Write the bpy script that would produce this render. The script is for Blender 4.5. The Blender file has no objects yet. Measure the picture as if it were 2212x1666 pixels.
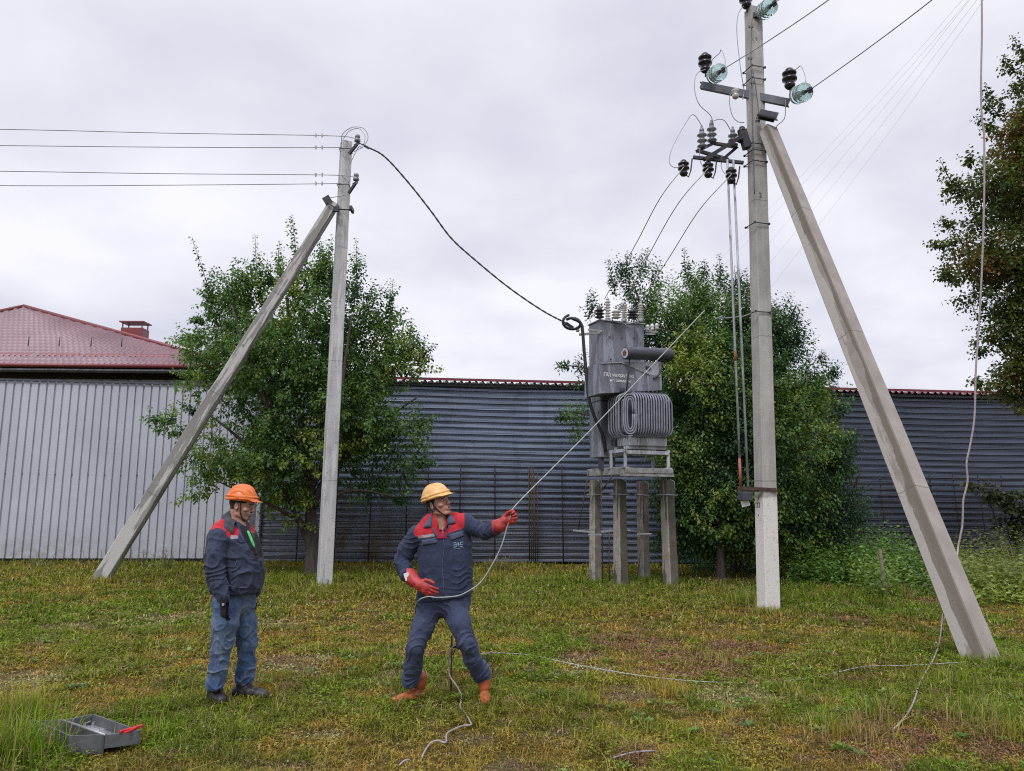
import bpy, bmesh, math, random
import numpy as np
from mathutils import Vector, Matrix, Quaternion

# ------------------------------------------------------------------ camera, world, sun, exposure
scene = bpy.context.scene
COL = scene.collection
R = math.radians
W, H, F = 2212.0, 1666.0, 1663.0          # working grid of the photograph and focal length on it
PITCH, ROLL, CAMZ = R(8.45), R(0.5), 1.7
camd = bpy.data.cameras.new("camera")
cam = bpy.data.objects.new("camera", camd)
COL.objects.link(cam)
camd.sensor_width = 36.0
camd.lens = F / W * 36.0
camd.clip_start = 0.05
camd.clip_end = 3000
CR = Matrix.Rotation(R(90) + PITCH, 3, 'X') @ Matrix.Rotation(ROLL, 3, 'Z')
cam.matrix_world = Matrix.Translation((0, 0, CAMZ)) @ CR.to_4x4()
scene.camera = cam

SUN_EL, SUN_AZ = R(52), R(200)             # behind and a little left of the camera
world = bpy.data.worlds.new("World")
scene.world = world
world.use_nodes = True
def build_world():
    nt = world.node_tree
    nt.nodes.clear()
    N, L = nt.nodes.new, nt.links.new
    out = N('ShaderNodeOutputWorld'); bg = N('ShaderNodeBackground')
    sky = N('ShaderNodeTexSky'); sky.sky_type = 'NISHITA'; sky.sun_disc = False
    sky.sun_elevation = SUN_EL; sky.sun_rotation = SUN_AZ
    tc = N('ShaderNodeTexCoord'); sep = N('ShaderNodeSeparateXYZ')
    L(tc.outputs['Generated'], sep.inputs[0])
    def math_(op, a, b=None):
        m = N('ShaderNodeMath'); m.operation = op
        for i, v in enumerate((a, b)):
            if v is None: continue
            if isinstance(v, (int, float)): m.inputs[i].default_value = v
            else: L(v, m.inputs[i])
        return m.outputs[0]
    zc = math_('MAXIMUM', sep.outputs[2], 0.0)
    den = math_('ADD', zc, 0.28)
    comb = N('ShaderNodeCombineXYZ')
    L(math_('DIVIDE', sep.outputs[0], den), comb.inputs[0])
    L(math_('DIVIDE', sep.outputs[1], den), comb.inputs[1])
    n1 = N('ShaderNodeTexNoise'); n1.inputs['Scale'].default_value = 1.15
    n1.inputs['Detail'].default_value = 6; n1.inputs['Roughness'].default_value = 0.50
    mp = N('ShaderNodeMapping'); mp.inputs['Location'].default_value = (3.1, 7.4, 0)
    L(comb.outputs[0], mp.inputs[0]); L(mp.outputs[0], n1.inputs['Vector'])
    ramp = N('ShaderNodeValToRGB')
    e = ramp.color_ramp.elements
    e[0].position = 0.36; e[0].color = (0.45, 0.47, 0.58, 1)
    e[1].position = 0.60; e[1].color = (0.80, 0.79, 0.85, 1)
    L(n1.outputs['Fac'], ramp.inputs[0])
    # a broad thin patch of cloud to the upper left
    dv = CR @ Vector(((560 - W/2)/F, -(60 - H/2)/F, -1)); dv.normalize()
    dot = N('ShaderNodeVectorMath'); dot.operation = 'DOT_PRODUCT'
    nrm = N('ShaderNodeVectorMath'); nrm.operation = 'NORMALIZE'
    L(tc.outputs['Generated'], nrm.inputs[0]); L(nrm.outputs[0], dot.inputs[0]); dot.inputs[1].default_value = dv
    mr = N('ShaderNodeMapRange'); mr.interpolation_type = 'SMOOTHSTEP'
    mr.inputs[1].default_value = 0.86; mr.inputs[2].default_value = 1.0; mr.inputs[3].default_value = 0; mr.inputs[4].default_value = 0.34
    L(dot.outputs['Value'], mr.inputs[0])
    mxl = N('ShaderNodeMix'); mxl.data_type = 'RGBA'
    L(mr.outputs[0], mxl.inputs['Factor']); L(ramp.outputs[0], mxl.inputs['A']); mxl.inputs['B'].default_value = (0.92, 0.92, 0.96, 1)
    # overcast skies are brighter overhead than near the horizon
    mz = N('ShaderNodeMapRange'); mz.interpolation_type = 'SMOOTHSTEP'
    mz.inputs[1].default_value = 0.55; mz.inputs[2].default_value = 0.98; mz.inputs[3].default_value = 1.0; mz.inputs[4].default_value = 2.5
    L(zc, mz.inputs[0])
    ml = N('ShaderNodeVectorMath'); ml.operation = 'SCALE'
    L(mxl.outputs['Result'], ml.inputs[0]); L(mz.outputs[0], ml.inputs['Scale'])
    sc = N('ShaderNodeVectorMath'); sc.operation = 'SCALE'; sc.inputs['Scale'].default_value = 0.08
    L(sky.outputs[0], sc.inputs[0])
    mx = N('ShaderNodeMix'); mx.data_type = 'RGBA'; mx.inputs['Factor'].default_value = 0.93
    L(sc.outputs[0], mx.inputs['A']); L(ml.outputs[0], mx.inputs['B'])
    L(mx.outputs['Result'], bg.inputs[0]); bg.inputs[1].default_value = 1.0
    L(bg.outputs[0], out.inputs[0])
build_world()
sund = bpy.data.lights.new("sun", 'SUN')
sund.energy = 1.5; sund.angle = R(16); sund.color = (1.0, 0.985, 0.96)
sun = bpy.data.objects.new("sun", sund); COL.objects.link(sun)
# sun_rotation is measured clockwise from +Y
sd = Vector((math.sin(SUN_AZ)*math.cos(SUN_EL), math.cos(SUN_AZ)*math.cos(SUN_EL), math.sin(SUN_EL)))
sun.rotation_euler = sd.to_track_quat('Z', 'Y').to_euler()
sun.location = sd * 40
scene.view_settings.view_transform = 'Standard'
scene.view_settings.look = 'None'
scene.view_settings.exposure = 0.3
scene.view_settings.gamma = 1.0
scene.view_settings.use_curve_mapping = False
scene.cycles.max_bounces = 6
scene.cycles.transparent_max_bounces = 8
scene.cycles.use_denoising = False
scene.cycles.filter_width = 1.1

# ------------------------------------------------------------------ helpers
def ray(px, py):
    return CR @ Vector(((px - W/2)/F, -(py - H/2)/F, -1.0))
def at(px, py, Y):
    d = ray(px, py); return Vector((0, 0, CAMZ)) + d * (Y / d.y)
def gr(px, py, z=0.0):
    d = ray(px, py); return Vector((0, 0, CAMZ)) + d * ((z - CAMZ) / d.z)
CRT = CR.transposed()
CRTn = np.array(CRT)
def proj(P):
    q = (P - np.array([0, 0, CAMZ])) @ CRTn.T
    return np.stack([W/2 + F*q[:, 0]/-q[:, 2], H/2 - F*q[:, 1]/-q[:, 2]], 1)

def tag(o, label=None, cat=None, group=None, kind=None):
    if label: o['label'] = label
    if cat: o['category'] = cat
    if group: o['group'] = group
    if kind: o['kind'] = kind
    return o
def empty(name, loc, label=None, cat=None, group=None, kind=None):
    o = bpy.data.objects.new(name, None); COL.objects.link(o); o.location = loc
    o.empty_display_size = 0.2
    return tag(o, label, cat, group, kind)
def wloc(o):
    v = Vector((0, 0, 0))
    while o is not None: v += o.location; o = o.parent
    return v
def link_mesh(name, me, parent=None, loc=None):
    """mesh given in world coordinates; moved to the parent's frame (or to loc for a top-level thing)"""
    o = bpy.data.objects.new(name, me); COL.objects.link(o)
    if parent is not None:
        o.parent = parent; off = wloc(parent)
    else:
        off = Vector(loc) if loc is not None else Vector((0, 0, 0))
        o.location = off
    if off.length > 0: me.transform(Matrix.Translation(-off))
    return o

class MB:
    def __init__(s): s.v = []; s.f = []; s.m = []; s.uv = []; s.sm = []
    def face(s, idx, mat=0, uv=None, smooth=False):
        s.f.append(tuple(idx)); s.m.append(mat); s.sm.append(smooth)
        s.uv.append(uv if uv else [(0, 0)]*len(idx))
    def box(s, c, size, rot=None, mat=0, bev=0.0):
        c = Vector(c); hx, hy, hz = [q/2 for q in size]
        M = rot if rot is not None else Matrix.Identity(3)
        if bev > 0:
            bev = min(bev, hx*.9, hy*.9, hz*.9)
            b = len(s.v); ring = []
            lv = [(-hz, bev), (-hz+bev, 0), (hz-bev, 0), (hz, bev)]
            for z, i in lv:
                x, y = hx-i, hy-i
                k = bev if i == 0 else bev*.6
                for p in ((x-k, -y), (x, -y+k), (x, y-k), (x-k, y), (-x+k, y), (-x, y-k), (-x, -y+k), (-x+k, -y)):
                    s.v.append(c + M @ Vector((p[0], p[1], z)))
            for l in range(3):
                for k in range(8):
                    a0 = b+l*8+k; a1 = b+l*8+(k+1) % 8
                    s.face((a0, a1, a1+8, a0+8), mat)
            s.face([b+7-k for k in range(8)], mat); s.face([b+24+k for k in range(8)], mat)
            return
        b = len(s.v)
        for x in (-hx, hx):
            for y in (-hy, hy):
                for z in (-hz, hz): s.v.append(c + M @ Vector((x, y, z)))
        for q in ((0, 1, 3, 2), (4, 6, 7, 5), (0, 4, 5, 1), (2, 3, 7, 6), (0, 2, 6, 4), (1, 5, 7, 3)):
            s.face([b+k for k in q], mat)
    def bar(s, p0, p1, w, h=None, up=(0, 0, 1), mat=0, bev=0.0):
        p0, p1 = Vector(p0), Vector(p1); h = h or w
        z = (p1-p0); ln = z.length; z.normalize()
        upv = Vector(up)
        if abs(z.dot(upv)) > .99: upv = Vector((0, 1, 0))
        x = upv.cross(z).normalized(); y = z.cross(x)
        M = Matrix((x, y, z)).transposed()
        s.box((p0+p1)/2, (w, h, ln), M, mat, bev)
    def tube(s, pts, r, n=8, mat=0, caps=True, rs=None):
        pts = [Vector(p) for p in pts]; m = len(pts); b = len(s.v)
        t0 = (pts[1]-pts[0]).normalized()
        ref = Vector((0, 0, 1)) if abs(t0.z) < .9 else Vector((1, 0, 0))
        x = t0.cross(ref).normalized()
        for i in range(m):
            t = (pts[min(i+1, m-1)]-pts[max(i-1, 0)])
            if t.length < 1e-9: t = t0
            t.normalize()
            x = (x - t*x.dot(t)).normalized(); y = t.cross(x)
            rr = rs[i] if rs else r
            for k in range(n):
                a = 2*math.pi*k/n
                s.v.append(pts[i] + (x*math.cos(a)+y*math.sin(a))*rr)
        for i in range(m-1):
            for k in range(n):
                a0 = b+i*n+k; a1 = b+i*n+(k+1) % n
                s.face((a0, a1, a1+n, a0+n), mat, smooth=True)
        if caps:
            s.face([b+n-1-k for k in range(n)], mat); s.face([b+(m-1)*n+k for k in range(n)], mat)
    def lathe(s, prof, p0, axis, n=16, mat=0, smooth=True):
        """prof: list of (distance along axis, radius)"""
        p0 = Vector(p0); t = Vector(axis).normalized()
        ref = Vector((0, 0, 1)) if abs(t.z) < .9 else Vector((1, 0, 0))
        x = t.cross(ref).normalized(); y = t.cross(x); b = len(s.v)
        for d, r in prof:
            for k in range(n):
                a = 2*math.pi*k/n
                s.v.append(p0 + t*d + (x*math.cos(a)+y*math.sin(a))*max(r, 1e-4))
        for i in range(len(prof)-1):
            for k in range(n):
                a0 = b+i*n+k; a1 = b+i*n+(k+1) % n
                s.face((a0, a1, a1+n, a0+n), mat, smooth=smooth)
        s.face([b+n-1-k for k in range(n)], mat); s.face([b+(len(prof)-1)*n+k for k in range(n)], mat)
    def prism(s, p0, p1, s0, s1, face_dir, mat=0, ch=0.012, seg=14, jit=0.0):
        """tapered square column; UV = (metres across + 1 per side, metres along)"""
        p0, p1 = Vector(p0), Vector(p1); z = (p1-p0); ln = z.length; z.normalize()
        y = Vector(face_dir); y = (y - z*y.dot(z)).normalized(); x = y.cross(z)
        b = len(s.v); rnd = random.Random(int(ln*1000))
        for i in range(seg+1):
            t = i/seg; c = p0.lerp(p1, t)
            w = (s0[0]*(1-t)+s1[0]*t)/2; d = (s0[1]*(1-t)+s1[1]*t)/2
            q = [(-w+ch, -d), (w-ch, -d), (w, -d+ch), (w, d-ch), (w-ch, d), (-w+ch, d), (-w, d-ch), (-w, -d+ch)]
            for a, e in q:
                jx, jy = rnd.uniform(-jit, jit), rnd.uniform(-jit, jit)
                s.v.append(c + x*(a+jx) + y*(e+jy))
        for i in range(seg):
            for k in range(8):
                a0 = b+i*8+k; k1 = (k+1) % 8; a1 = b+i*8+k1
                v0, v1 = ln*i/seg, ln*(i+1)/seg
                u0, u1 = ((k//2)+.02, (k//2)+.94) if k % 2 == 0 else ((k//2)+.94, (k//2)+.98)
                s.face((a0, a1, a1+8, a0+8), mat, [(u0, v0), (u1, v0), (u1, v1), (u0, v1)])
        s.face([b+7-k for k in range(8)], mat); s.face([b+seg*8+k for k in range(8)], mat)
    def build(s, name, mats, parent=None, loc=None, label=None):
        me = bpy.data.meshes.new(name)
        me.from_pydata([tuple(q) for q in s.v], [], s.f)
        for m in (mats if isinstance(mats, (list, tuple)) else [mats]): me.materials.append(m)
        me.polygons.foreach_set('material_index', s.m)
        me.polygons.foreach_set('use_smooth', s.sm)
        uvl = me.uv_layers.new(name='UVMap')
        flat = [c for f in s.uv for q in f for c in q]
        uvl.data.foreach_set('uv', flat)
        me.update()
        o = link_mesh(name, me, parent, loc)
        if label: o['label'] = label
        return o

def np_mesh(name, V, faces, mats, parent=None, loc=None, col=None, midx=None, smooth=False):
    """V (n,3) world coords, faces (m,k) same-size polygons"""
    V = np.asarray(V, dtype=np.float32); faces = np.asarray(faces, dtype=np.int32)
    me = bpy.data.meshes.new(name)
    m, k = faces.shape
    me.vertices.add(len(V)); me.loops.add(m*k); me.polygons.add(m)
    me.vertices.foreach_set('co', V.ravel())
    me.loops.foreach_set('vertex_index', faces.ravel())
    me.polygons.foreach_set('loop_start', np.arange(0, m*k, k, dtype=np.int32))
    if smooth: me.polygons.foreach_set('use_smooth', np.ones(m, dtype=bool))
    for q in (mats if isinstance(mats, (list, tuple)) else [mats]): me.materials.append(q)
    if midx is not None: me.polygons.foreach_set('material_index', np.asarray(midx, dtype=np.int32))
    if col is not None:
        a = me.color_attributes.new('col', 'FLOAT_COLOR', 'POINT')
        c4 = np.ones((len(V), 4), dtype=np.float32); c4[:, :3] = col
        a.data.foreach_set('color', c4.ravel())
    me.update(calc_edges=True)
    return link_mesh(name, me, parent, loc)

# value noise
_rng0 = np.random.default_rng(7)
_T2 = _rng0.random((256, 256)).astype(np.float32)
_T3 = _rng0.random((64, 64, 64)).astype(np.float32)
def n2(x, y):
    x = np.asarray(x, dtype=np.float32); y = np.asarray(y, dtype=np.float32)
    xi = np.floor(x).astype(int); yi = np.floor(y).astype(int); fx = x-xi; fy = y-yi
    fx = fx*fx*(3-2*fx); fy = fy*fy*(3-2*fy)
    a = _T2[xi & 255, yi & 255]; b = _T2[(xi+1) & 255, yi & 255]; c = _T2[xi & 255, (yi+1) & 255]; d = _T2[(xi+1) & 255, (yi+1) & 255]
    return (a*(1-fx)+b*fx)*(1-fy)+(c*(1-fx)+d*fx)*fy
def fbm2(x, y, o=4):
    s = 0; a = .5; t = 0
    for i in range(o): s = s+a*n2(x*2**i+i*17.3, y*2**i+i*9.1); t += a; a *= .5
    return s/t
def n3(p):
    i = np.floor(p).astype(int); f = p-i; f = f*f*(3-2*f); i &= 63; j = (i+1) & 63
    x0, y0, z0 = i.T; x1, y1, z1 = j.T; fx, fy, fz = f.T
    l = lambda a, b, t: a+(b-a)*t
    return l(l(l(_T3[x0, y0, z0], _T3[x1, y0, z0], fx), l(_T3[x0, y1, z0], _T3[x1, y1, z0], fx), fy),
             l(l(_T3[x0, y0, z1], _T3[x1, y0, z1], fx), l(_T3[x0, y1, z1], _T3[x1, y1, z1], fx), fy), fz)

# ------------------------------------------------------------------ materials
class NT:
    def __init__(s, name):
        s.m = bpy.data.materials.new(name); s.m.use_nodes = True
        s.t = s.m.node_tree; s.b = s.t.nodes['Principled BSDF']; s.out = s.t.nodes['Material Output']
        s.tc = s.t.nodes.new('ShaderNodeTexCoord')
    def n(s, k): return s.t.nodes.new(k)
    def l(s, a, b): s.t.links.new(a, b)
    def noise(s, scale, detail=4, rough=.55, vec='Object', mscale=None, loc=(0, 0, 0)):
        t = s.n('ShaderNodeTexNoise'); t.inputs['Scale'].default_value = scale
        t.inputs['Detail'].default_value = detail; t.inputs['Roughness'].default_value = rough
        src = s.tc.outputs[vec] if isinstance(vec, str) else vec
        mp = s.n('ShaderNodeMapping'); mp.inputs['Location'].default_value = loc
        if mscale: mp.inputs['Scale'].default_value = mscale
        s.l(src, mp.inputs[0]); s.l(mp.outputs[0], t.inputs['Vector'])
        return t.outputs['Fac']
    def ramp(s, fac, stops):
        r = s.n('ShaderNodeValToRGB'); e = r.color_ramp.elements
        while len(e) < len(stops): e.new(0.5)
        for q, (p, c) in zip(e, stops):
            q.position = p; q.color = (c, c, c, 1) if isinstance(c, (int, float)) else (*c, 1)
        s.l(fac, r.inputs[0]); return r.outputs[0]
    def mix(s, fac, a, b, mode='MIX'):
        x = s.n('ShaderNodeMix'); x.data_type = 'RGBA'; x.blend_type = mode
        for sock, v in ((x.inputs['Factor'], fac), (x.inputs['A'], a), (x.inputs['B'], b)):
            if isinstance(v, tuple): sock.default_value = (*v[:3], 1)
            elif isinstance(v, (int, float)): sock.default_value = v
            else: s.l(v, sock)
        return x.outputs['Result']
    def mth(s, op, a, b=None):
        m = s.n('ShaderNodeMath'); m.operation = op
        for i, v in enumerate((a, b)):
            if v is None: continue
            if isinstance(v, (int, float)): m.inputs[i].default_value = v
            else: s.l(v, m.inputs[i])
        return m.outputs[0]
    def mr(s, v, a, b, c=0., d=1.):
        m = s.n('ShaderNodeMapRange'); s.l(v, m.inputs[0])
        for i, q in enumerate((a, b, c, d)): m.inputs[i+1].default_value = q
        return m.outputs[0]
    def base(s, c):
        if isinstance(c, tuple): s.b.inputs['Base Color'].default_value = (*c, 1)
        else: s.l(c, s.b.inputs['Base Color'])
    def rough(s, v, metal=0., spec=.5):
        if isinstance(v, (int, float)): s.b.inputs['Roughness'].default_value = v
        else: s.l(v, s.b.inputs['Roughness'])
        s.b.inputs['Metallic'].default_value = metal; s.b.inputs['Specular IOR Level'].default_value = spec
    def bump(s, h, strength=.3, dist=.01):
        b = s.n('ShaderNodeBump'); b.inputs['Strength'].default_value = strength; b.inputs['Distance'].default_value = dist
        s.l(h, b.inputs['Height']); s.l(b.outputs[0], s.b.inputs['Normal'])

def mul(c, k): return tuple(min(q*k, 1) for q in c)
def plain(name, c, rough=.6, metal=0., var=.18, vs=6., bump=.0, bs=60., spec=.5, dirt=None, dirt_amt=.5, ds=5.):
    t = NT(name)
    col = t.mix(t.ramp(t.noise(vs), [(.3, 0.), (.7, 1.)]), mul(c, 1-var), mul(c, 1+var))
    if dirt: col = t.mix(t.ramp(t.noise(ds, 6, .65, loc=(3, 1, 8)), [(.5, 0.), (.68, dirt_amt)]), col, dirt)
    t.base(col)
    t.rough(t.mr(t.noise(vs*3, 3), .3, .7, max(rough-.08, 0), min(rough+.08, 1)), metal, spec)
    if bump: t.bump(t.noise(bs, 3), bump, .004)
    return t.m

def concrete(name, base, light, white_top=None, streak=0.5, rings=0.0, stain=(.13, .11, .09), white=(.62, .6, .57), patch=0.5, moss=0.0, side=None, edge=None):
    t = NT(name)
    uv = t.tc.outputs['UV']; ob = t.tc.outputs['Object']
    c = t.mix(t.ramp(t.noise(2.5, 6, .6), [(.35, 0.), (.65, 1.)]), base, light)
    c = t.mix(t.ramp(t.noise(60, 3, .6), [(.3, .18), (.6, 0.)]), c, mul(base, .45))
    us = t.n('ShaderNodeSeparateXYZ'); t.l(uv, us.inputs[0]); U_ = us.outputs[0]
    if side is not None:
        on_side = t.mth('MULTIPLY', t.mth('GREATER_THAN', U_, side[0]), t.mth('LESS_THAN', U_, side[1]))
    pt = t.noise(1.0, 7, .66, uv, (1.1, .50, 1), (2, 5, 0)); stn = t.noise(1.0, 7, .68, uv, (.9, .38, 1), (7, 1, 0))
    fu = t.mth('FRACT', U_)
    if edge is not None:                       # water marks follow one arris of the column
        pt = t.mth('ADD', pt, t.mth('MULTIPLY', t.mth('SUBTRACT', fu, .5), edge)); stn = t.mth('SUBTRACT', stn, t.mth('MULTIPLY', t.mth('SUBTRACT', fu, .55), edge*1.2))
    pf = t.ramp(pt, [(.5, 0.), (.515, patch)]); sf = t.ramp(stn, [(.5, 0.), (.515, streak)])
    if side is not None: pf = t.mth('MULTIPLY', pf, on_side); sf = t.mth('MULTIPLY', sf, on_side)
    c = t.mix(pf, c, white); c = t.mix(sf, c, stain)
    # casting joints across the column every two and a half metres
    jf = t.mth('FRACT', t.mth('DIVIDE', t.mth('ADD', us.outputs[1], t.mth('MULTIPLY', t.noise(3), .05)), 2.35))
    c = t.mix(t.ramp(jf, [(.0, .55), (.004, .55), (.006, 0.)]), c, mul(base, .3))
    if white_top is not None:
        sp = t.n('ShaderNodeSeparateXYZ'); t.l(ob, sp.inputs[0])
        z = t.mth('ADD', sp.outputs[2], t.mth('MULTIPLY', t.noise(6, 3), .12))
        fac = t.mr(z, white_top+.06, white_top+.1, 1, 0)
        wear = t.ramp(t.noise(16, 6, .7), [(.34, .25), (.44, 1.)])
        c = t.mix(t.mth('MULTIPLY', fac, wear), c, white)
    if rings:
        w = t.noise(1.0, 4, .8, uv, (1.2, 11., 1), (1, 9, 0))
        c = t.mix(t.ramp(w, [(.60, 0.), (.64, rings), (.68, 0.)]), c, (.08, .075, .07))
    if moss: c = t.mix(t.ramp(t.noise(9, 6, .7, loc=(5, 5, 1)), [(.48, 0.), (.6, moss)]), c, (.10, .085, .04))
    # dark specks and pits
    vo = t.n('ShaderNodeTexVoronoi'); vo.inputs['Scale'].default_value = 14; t.l(ob, vo.inputs['Vector'])
    c = t.mix(t.ramp(vo.outputs['Distance'], [(.06, .8), (.09, 0.)]), c, (.05, .045, .04))
    t.base(c); t.rough(.9, 0, .25)
    t.bump(t.mth('ADD', t.noise(26, 6, .7), t.mth('MULTIPLY', t.noise(120, 2), .3)), .5, .006)
    return t.m

M = {}
M['conc_left'] = concrete('limed_concrete', (.39, .39, .405), (.53, .53, .54), rings=.55, streak=.25, patch=.7, white=(.6, .59, .58), stain=(.22, .21, .2))
M['conc_left_strut'] = concrete('limed_grey_concrete', (.26, .25, .24), (.32, .31, .3), rings=.35, streak=.0, patch=.85, white=(.56, .55, .54))
M['conc_right'] = concrete('whitewashed_concrete', (.33, .315, .30), (.44, .42, .40), white_top=1.75, streak=.18, patch=.15, white=(.66, .63, .60), stain=(.25, .22, .19))
M['conc_strut'] = concrete('stained_concrete', (.28, .25, .225), (.37, .335, .305), streak=.8, patch=.8, white=(.46, .43, .40), stain=(.165, .138, .115), side=(2.0, 3.0), edge=-.45)
M['conc_post'] = concrete('mossy_concrete_lit_side', (.15, .13, .115), (.25, .22, .20), streak=.25, patch=.9, white=(.42, .39, .35), moss=.5, side=(2.0, 3.0))  # pale patches on the left-facing side paint in the light it catches
M['conc_dark'] = concrete('aged_dark_concrete_lit_side', (.085, .078, .066), (.14, .125, .105), streak=.3, patch=.95, white=(.40, .37, .33), moss=.3, side=(2.0, 3.0))  # dark body and pale left side paint in a shaded and a lit face
M['black_metal'] = plain('black_steel', (.035, .036, .045), .5, .3, .3, 12, dirt=(.12, .06, .035), dirt_amt=.4)
M['rust'] = plain('rusty_steel', (.07, .045, .035), .8, .2, .4, 14)
M['arm_grey'] = plain('painted_blue_grey_steel', (.11, .115, .14), .5, .1, .2, 5, dirt=(.07, .05, .04), dirt_amt=.3)
M['galv'] = plain('galvanised_steel', (.30, .31, .33), .5, .5, .2, 9)
M['wire'] = plain('aluminium_wire', (.33, .33, .35), .5, .3, .2, 9)
M['far_wire'] = plain('pale_distant_wire', (.42, .42, .45), .7)
M['cable_black'] = plain('black_cable_sheath', (.022, .022, .026), .45, 0, .2, 9)
M['rope'] = plain('pale_grey_rope', (.34, .35, .34), .8, 0, .25, 40, bump=.5, bs=220)
M['cable_pink'] = plain('clear_sheathed_copper_cable', (.31, .26, .275), .5, 0, .25, 30)
M['porc_dark'] = plain('dark_glazed_porcelain', (.022, .018, .024), .18, 0, .2, 6)
M['porc_grey'] = plain('grey_glazed_porcelain', (.20, .21, .23), .3, 0, .2, 10, dirt=(.08, .075, .07))
M['porc_white'] = plain('white_glazed_porcelain', (.55, .54, .50), .3, 0, .15, 10, dirt=(.3, .24, .15))
M['white_paint'] = plain('white_paint', (.72, .73, .74), .6, 0, .05, 10)
def glass():
    t = NT('green_tinted_glass')
    t.base((.84, .97, .97)); t.rough(.15); t.b.inputs['Transmission Weight'].default_value = .82; t.b.inputs['IOR'].default_value = 1.18
    return t.m
M['glass'] = glass()
def substation_paint(name, c, drip=.5):
    t = NT(name)
    k = t.mix(t.ramp(t.noise(4, 4), [(.3, 0.), (.7, 1.)]), mul(c, .88), mul(c, 1.12))
    d = t.noise(1.0, 5, .6, 'Object', (5.0, 5.0, .8), (2, 0, 1))
    k = t.mix(t.ramp(d, [(.52, 0.), (.53, drip)]), k, mul(c, 2.1))
    k = t.mix(t.ramp(t.noise(1.0, 6, .7, 'Object', (16, 16, 5), (4, 4, 2)), [(.56, 0.), (.63, .75)]), k, (.10, .058, .035))
    k = t.mix(t.ramp(t.noise(1.0, 5, .6, 'Object', (4, 4, .7), (8, 1, 5)), [(.52, 0.), (.6, .55)]), k, mul(c, .45))
    t.base(k); t.rough(t.mr(t.noise(8), .3, .7, .4, .6)); t.bump(t.noise(7, 3), .25, .01)
    return t.m
M['sub'] = substation_paint('peeling_grey_paint', (.165, .178, .21))
M['sub_light'] = substation_paint('pale_grey_paint', (.31, .325, .36), .35)
M['sub_dark'] = plain('dark_grey_paint', (.055, .058, .075), .5, 0, .2, 6)
M['sub_rad'] = plain('radiator_grey_paint', (.21, .225, .275), .45, 0, .15, 7, dirt=(.07, .055, .045), dirt_amt=.4)
M['platform'] = plain('worn_platform_steel', (.27, .27, .27), .6, .1, .3, 6, dirt=(.09, .07, .05), dirt_amt=.75, ds=7)
# ------------------------------------------------------------------ ground
def ground_height(x, y):
    x = np.asarray(x, dtype=np.float32); y = np.asarray(y, dtype=np.float32)
    return (fbm2(x*.5+3, y*.5+8, 3)-.5)*.05*np.clip((y-2)/3, 0, 1)*np.clip((60-y)/30, 0, 1)
RED_SPOTS = []     # patches of reddish dry weed, as ground points with radii
for px, py, r in ((1420, 1398, .75), (1500, 1405, .6), (1545, 1452, .55), (1480, 1455, .5), (1600, 1400, .4), (2010, 1300, .5), (1960, 1290, .4),
                  (1940, 1600, .45), (2010, 1590, .4), (1900, 1640, .3), (2120, 1620, .45), (1350, 1385, .5), (1830, 1345, .45), (1250, 1420, .3),
                  (1560, 1255, .9), (1860, 1480, .3), (1980, 1560, .35), (1380, 1640, .2)):
    p = gr(px, py); RED_SPOTS.append((p.x, p.y, r))
STRAW_SPOTS = []
for px, py, r in ((1590, 1500, .35), (1620, 1515, .3), (870, 1465, .35), (700, 1590, .2), (1060, 1655, .16), (30, 1475, .5), (1050, 1595, .2),
                  (150, 1360, .5), (350, 1335, .7), (640, 1440, .5), (1240, 1435, .4), (1330, 1500, .25), (560, 1355, .5)):
    p = gr(px, py); STRAW_SPOTS.append((p.x, p.y, r))
GREEN_SPOTS = []
for px, py, r in ((1000, 1530, .3), (930, 1525, .3), (1070, 1520, .3), (1250, 1280, 2.0), (1180, 1300, 1.6), (1950, 1400, .8), (2150, 1560, .6), (760, 1260, 1.2),
                  (2080, 1480, .7), (600, 1240, 1.5), (330, 1240, 1.2), (1800, 1330, .9), (60, 1640, .35), (1750, 1300, 1.2), (1330, 1620, .25), (950, 1275, 1.4), (2180, 1430, .8)):
    p = gr(px, py); GREEN_SPOTS.append((p.x, p.y, r))
def spots(x, y, S):
    m = np.zeros_like(x)
    for a, b, r in S:
        d = np.sqrt((x-a)**2+((y-b)*.8)**2)/r
        m = np.maximum(m, np.clip(1.35-d, 0, 1))
    return m
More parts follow.
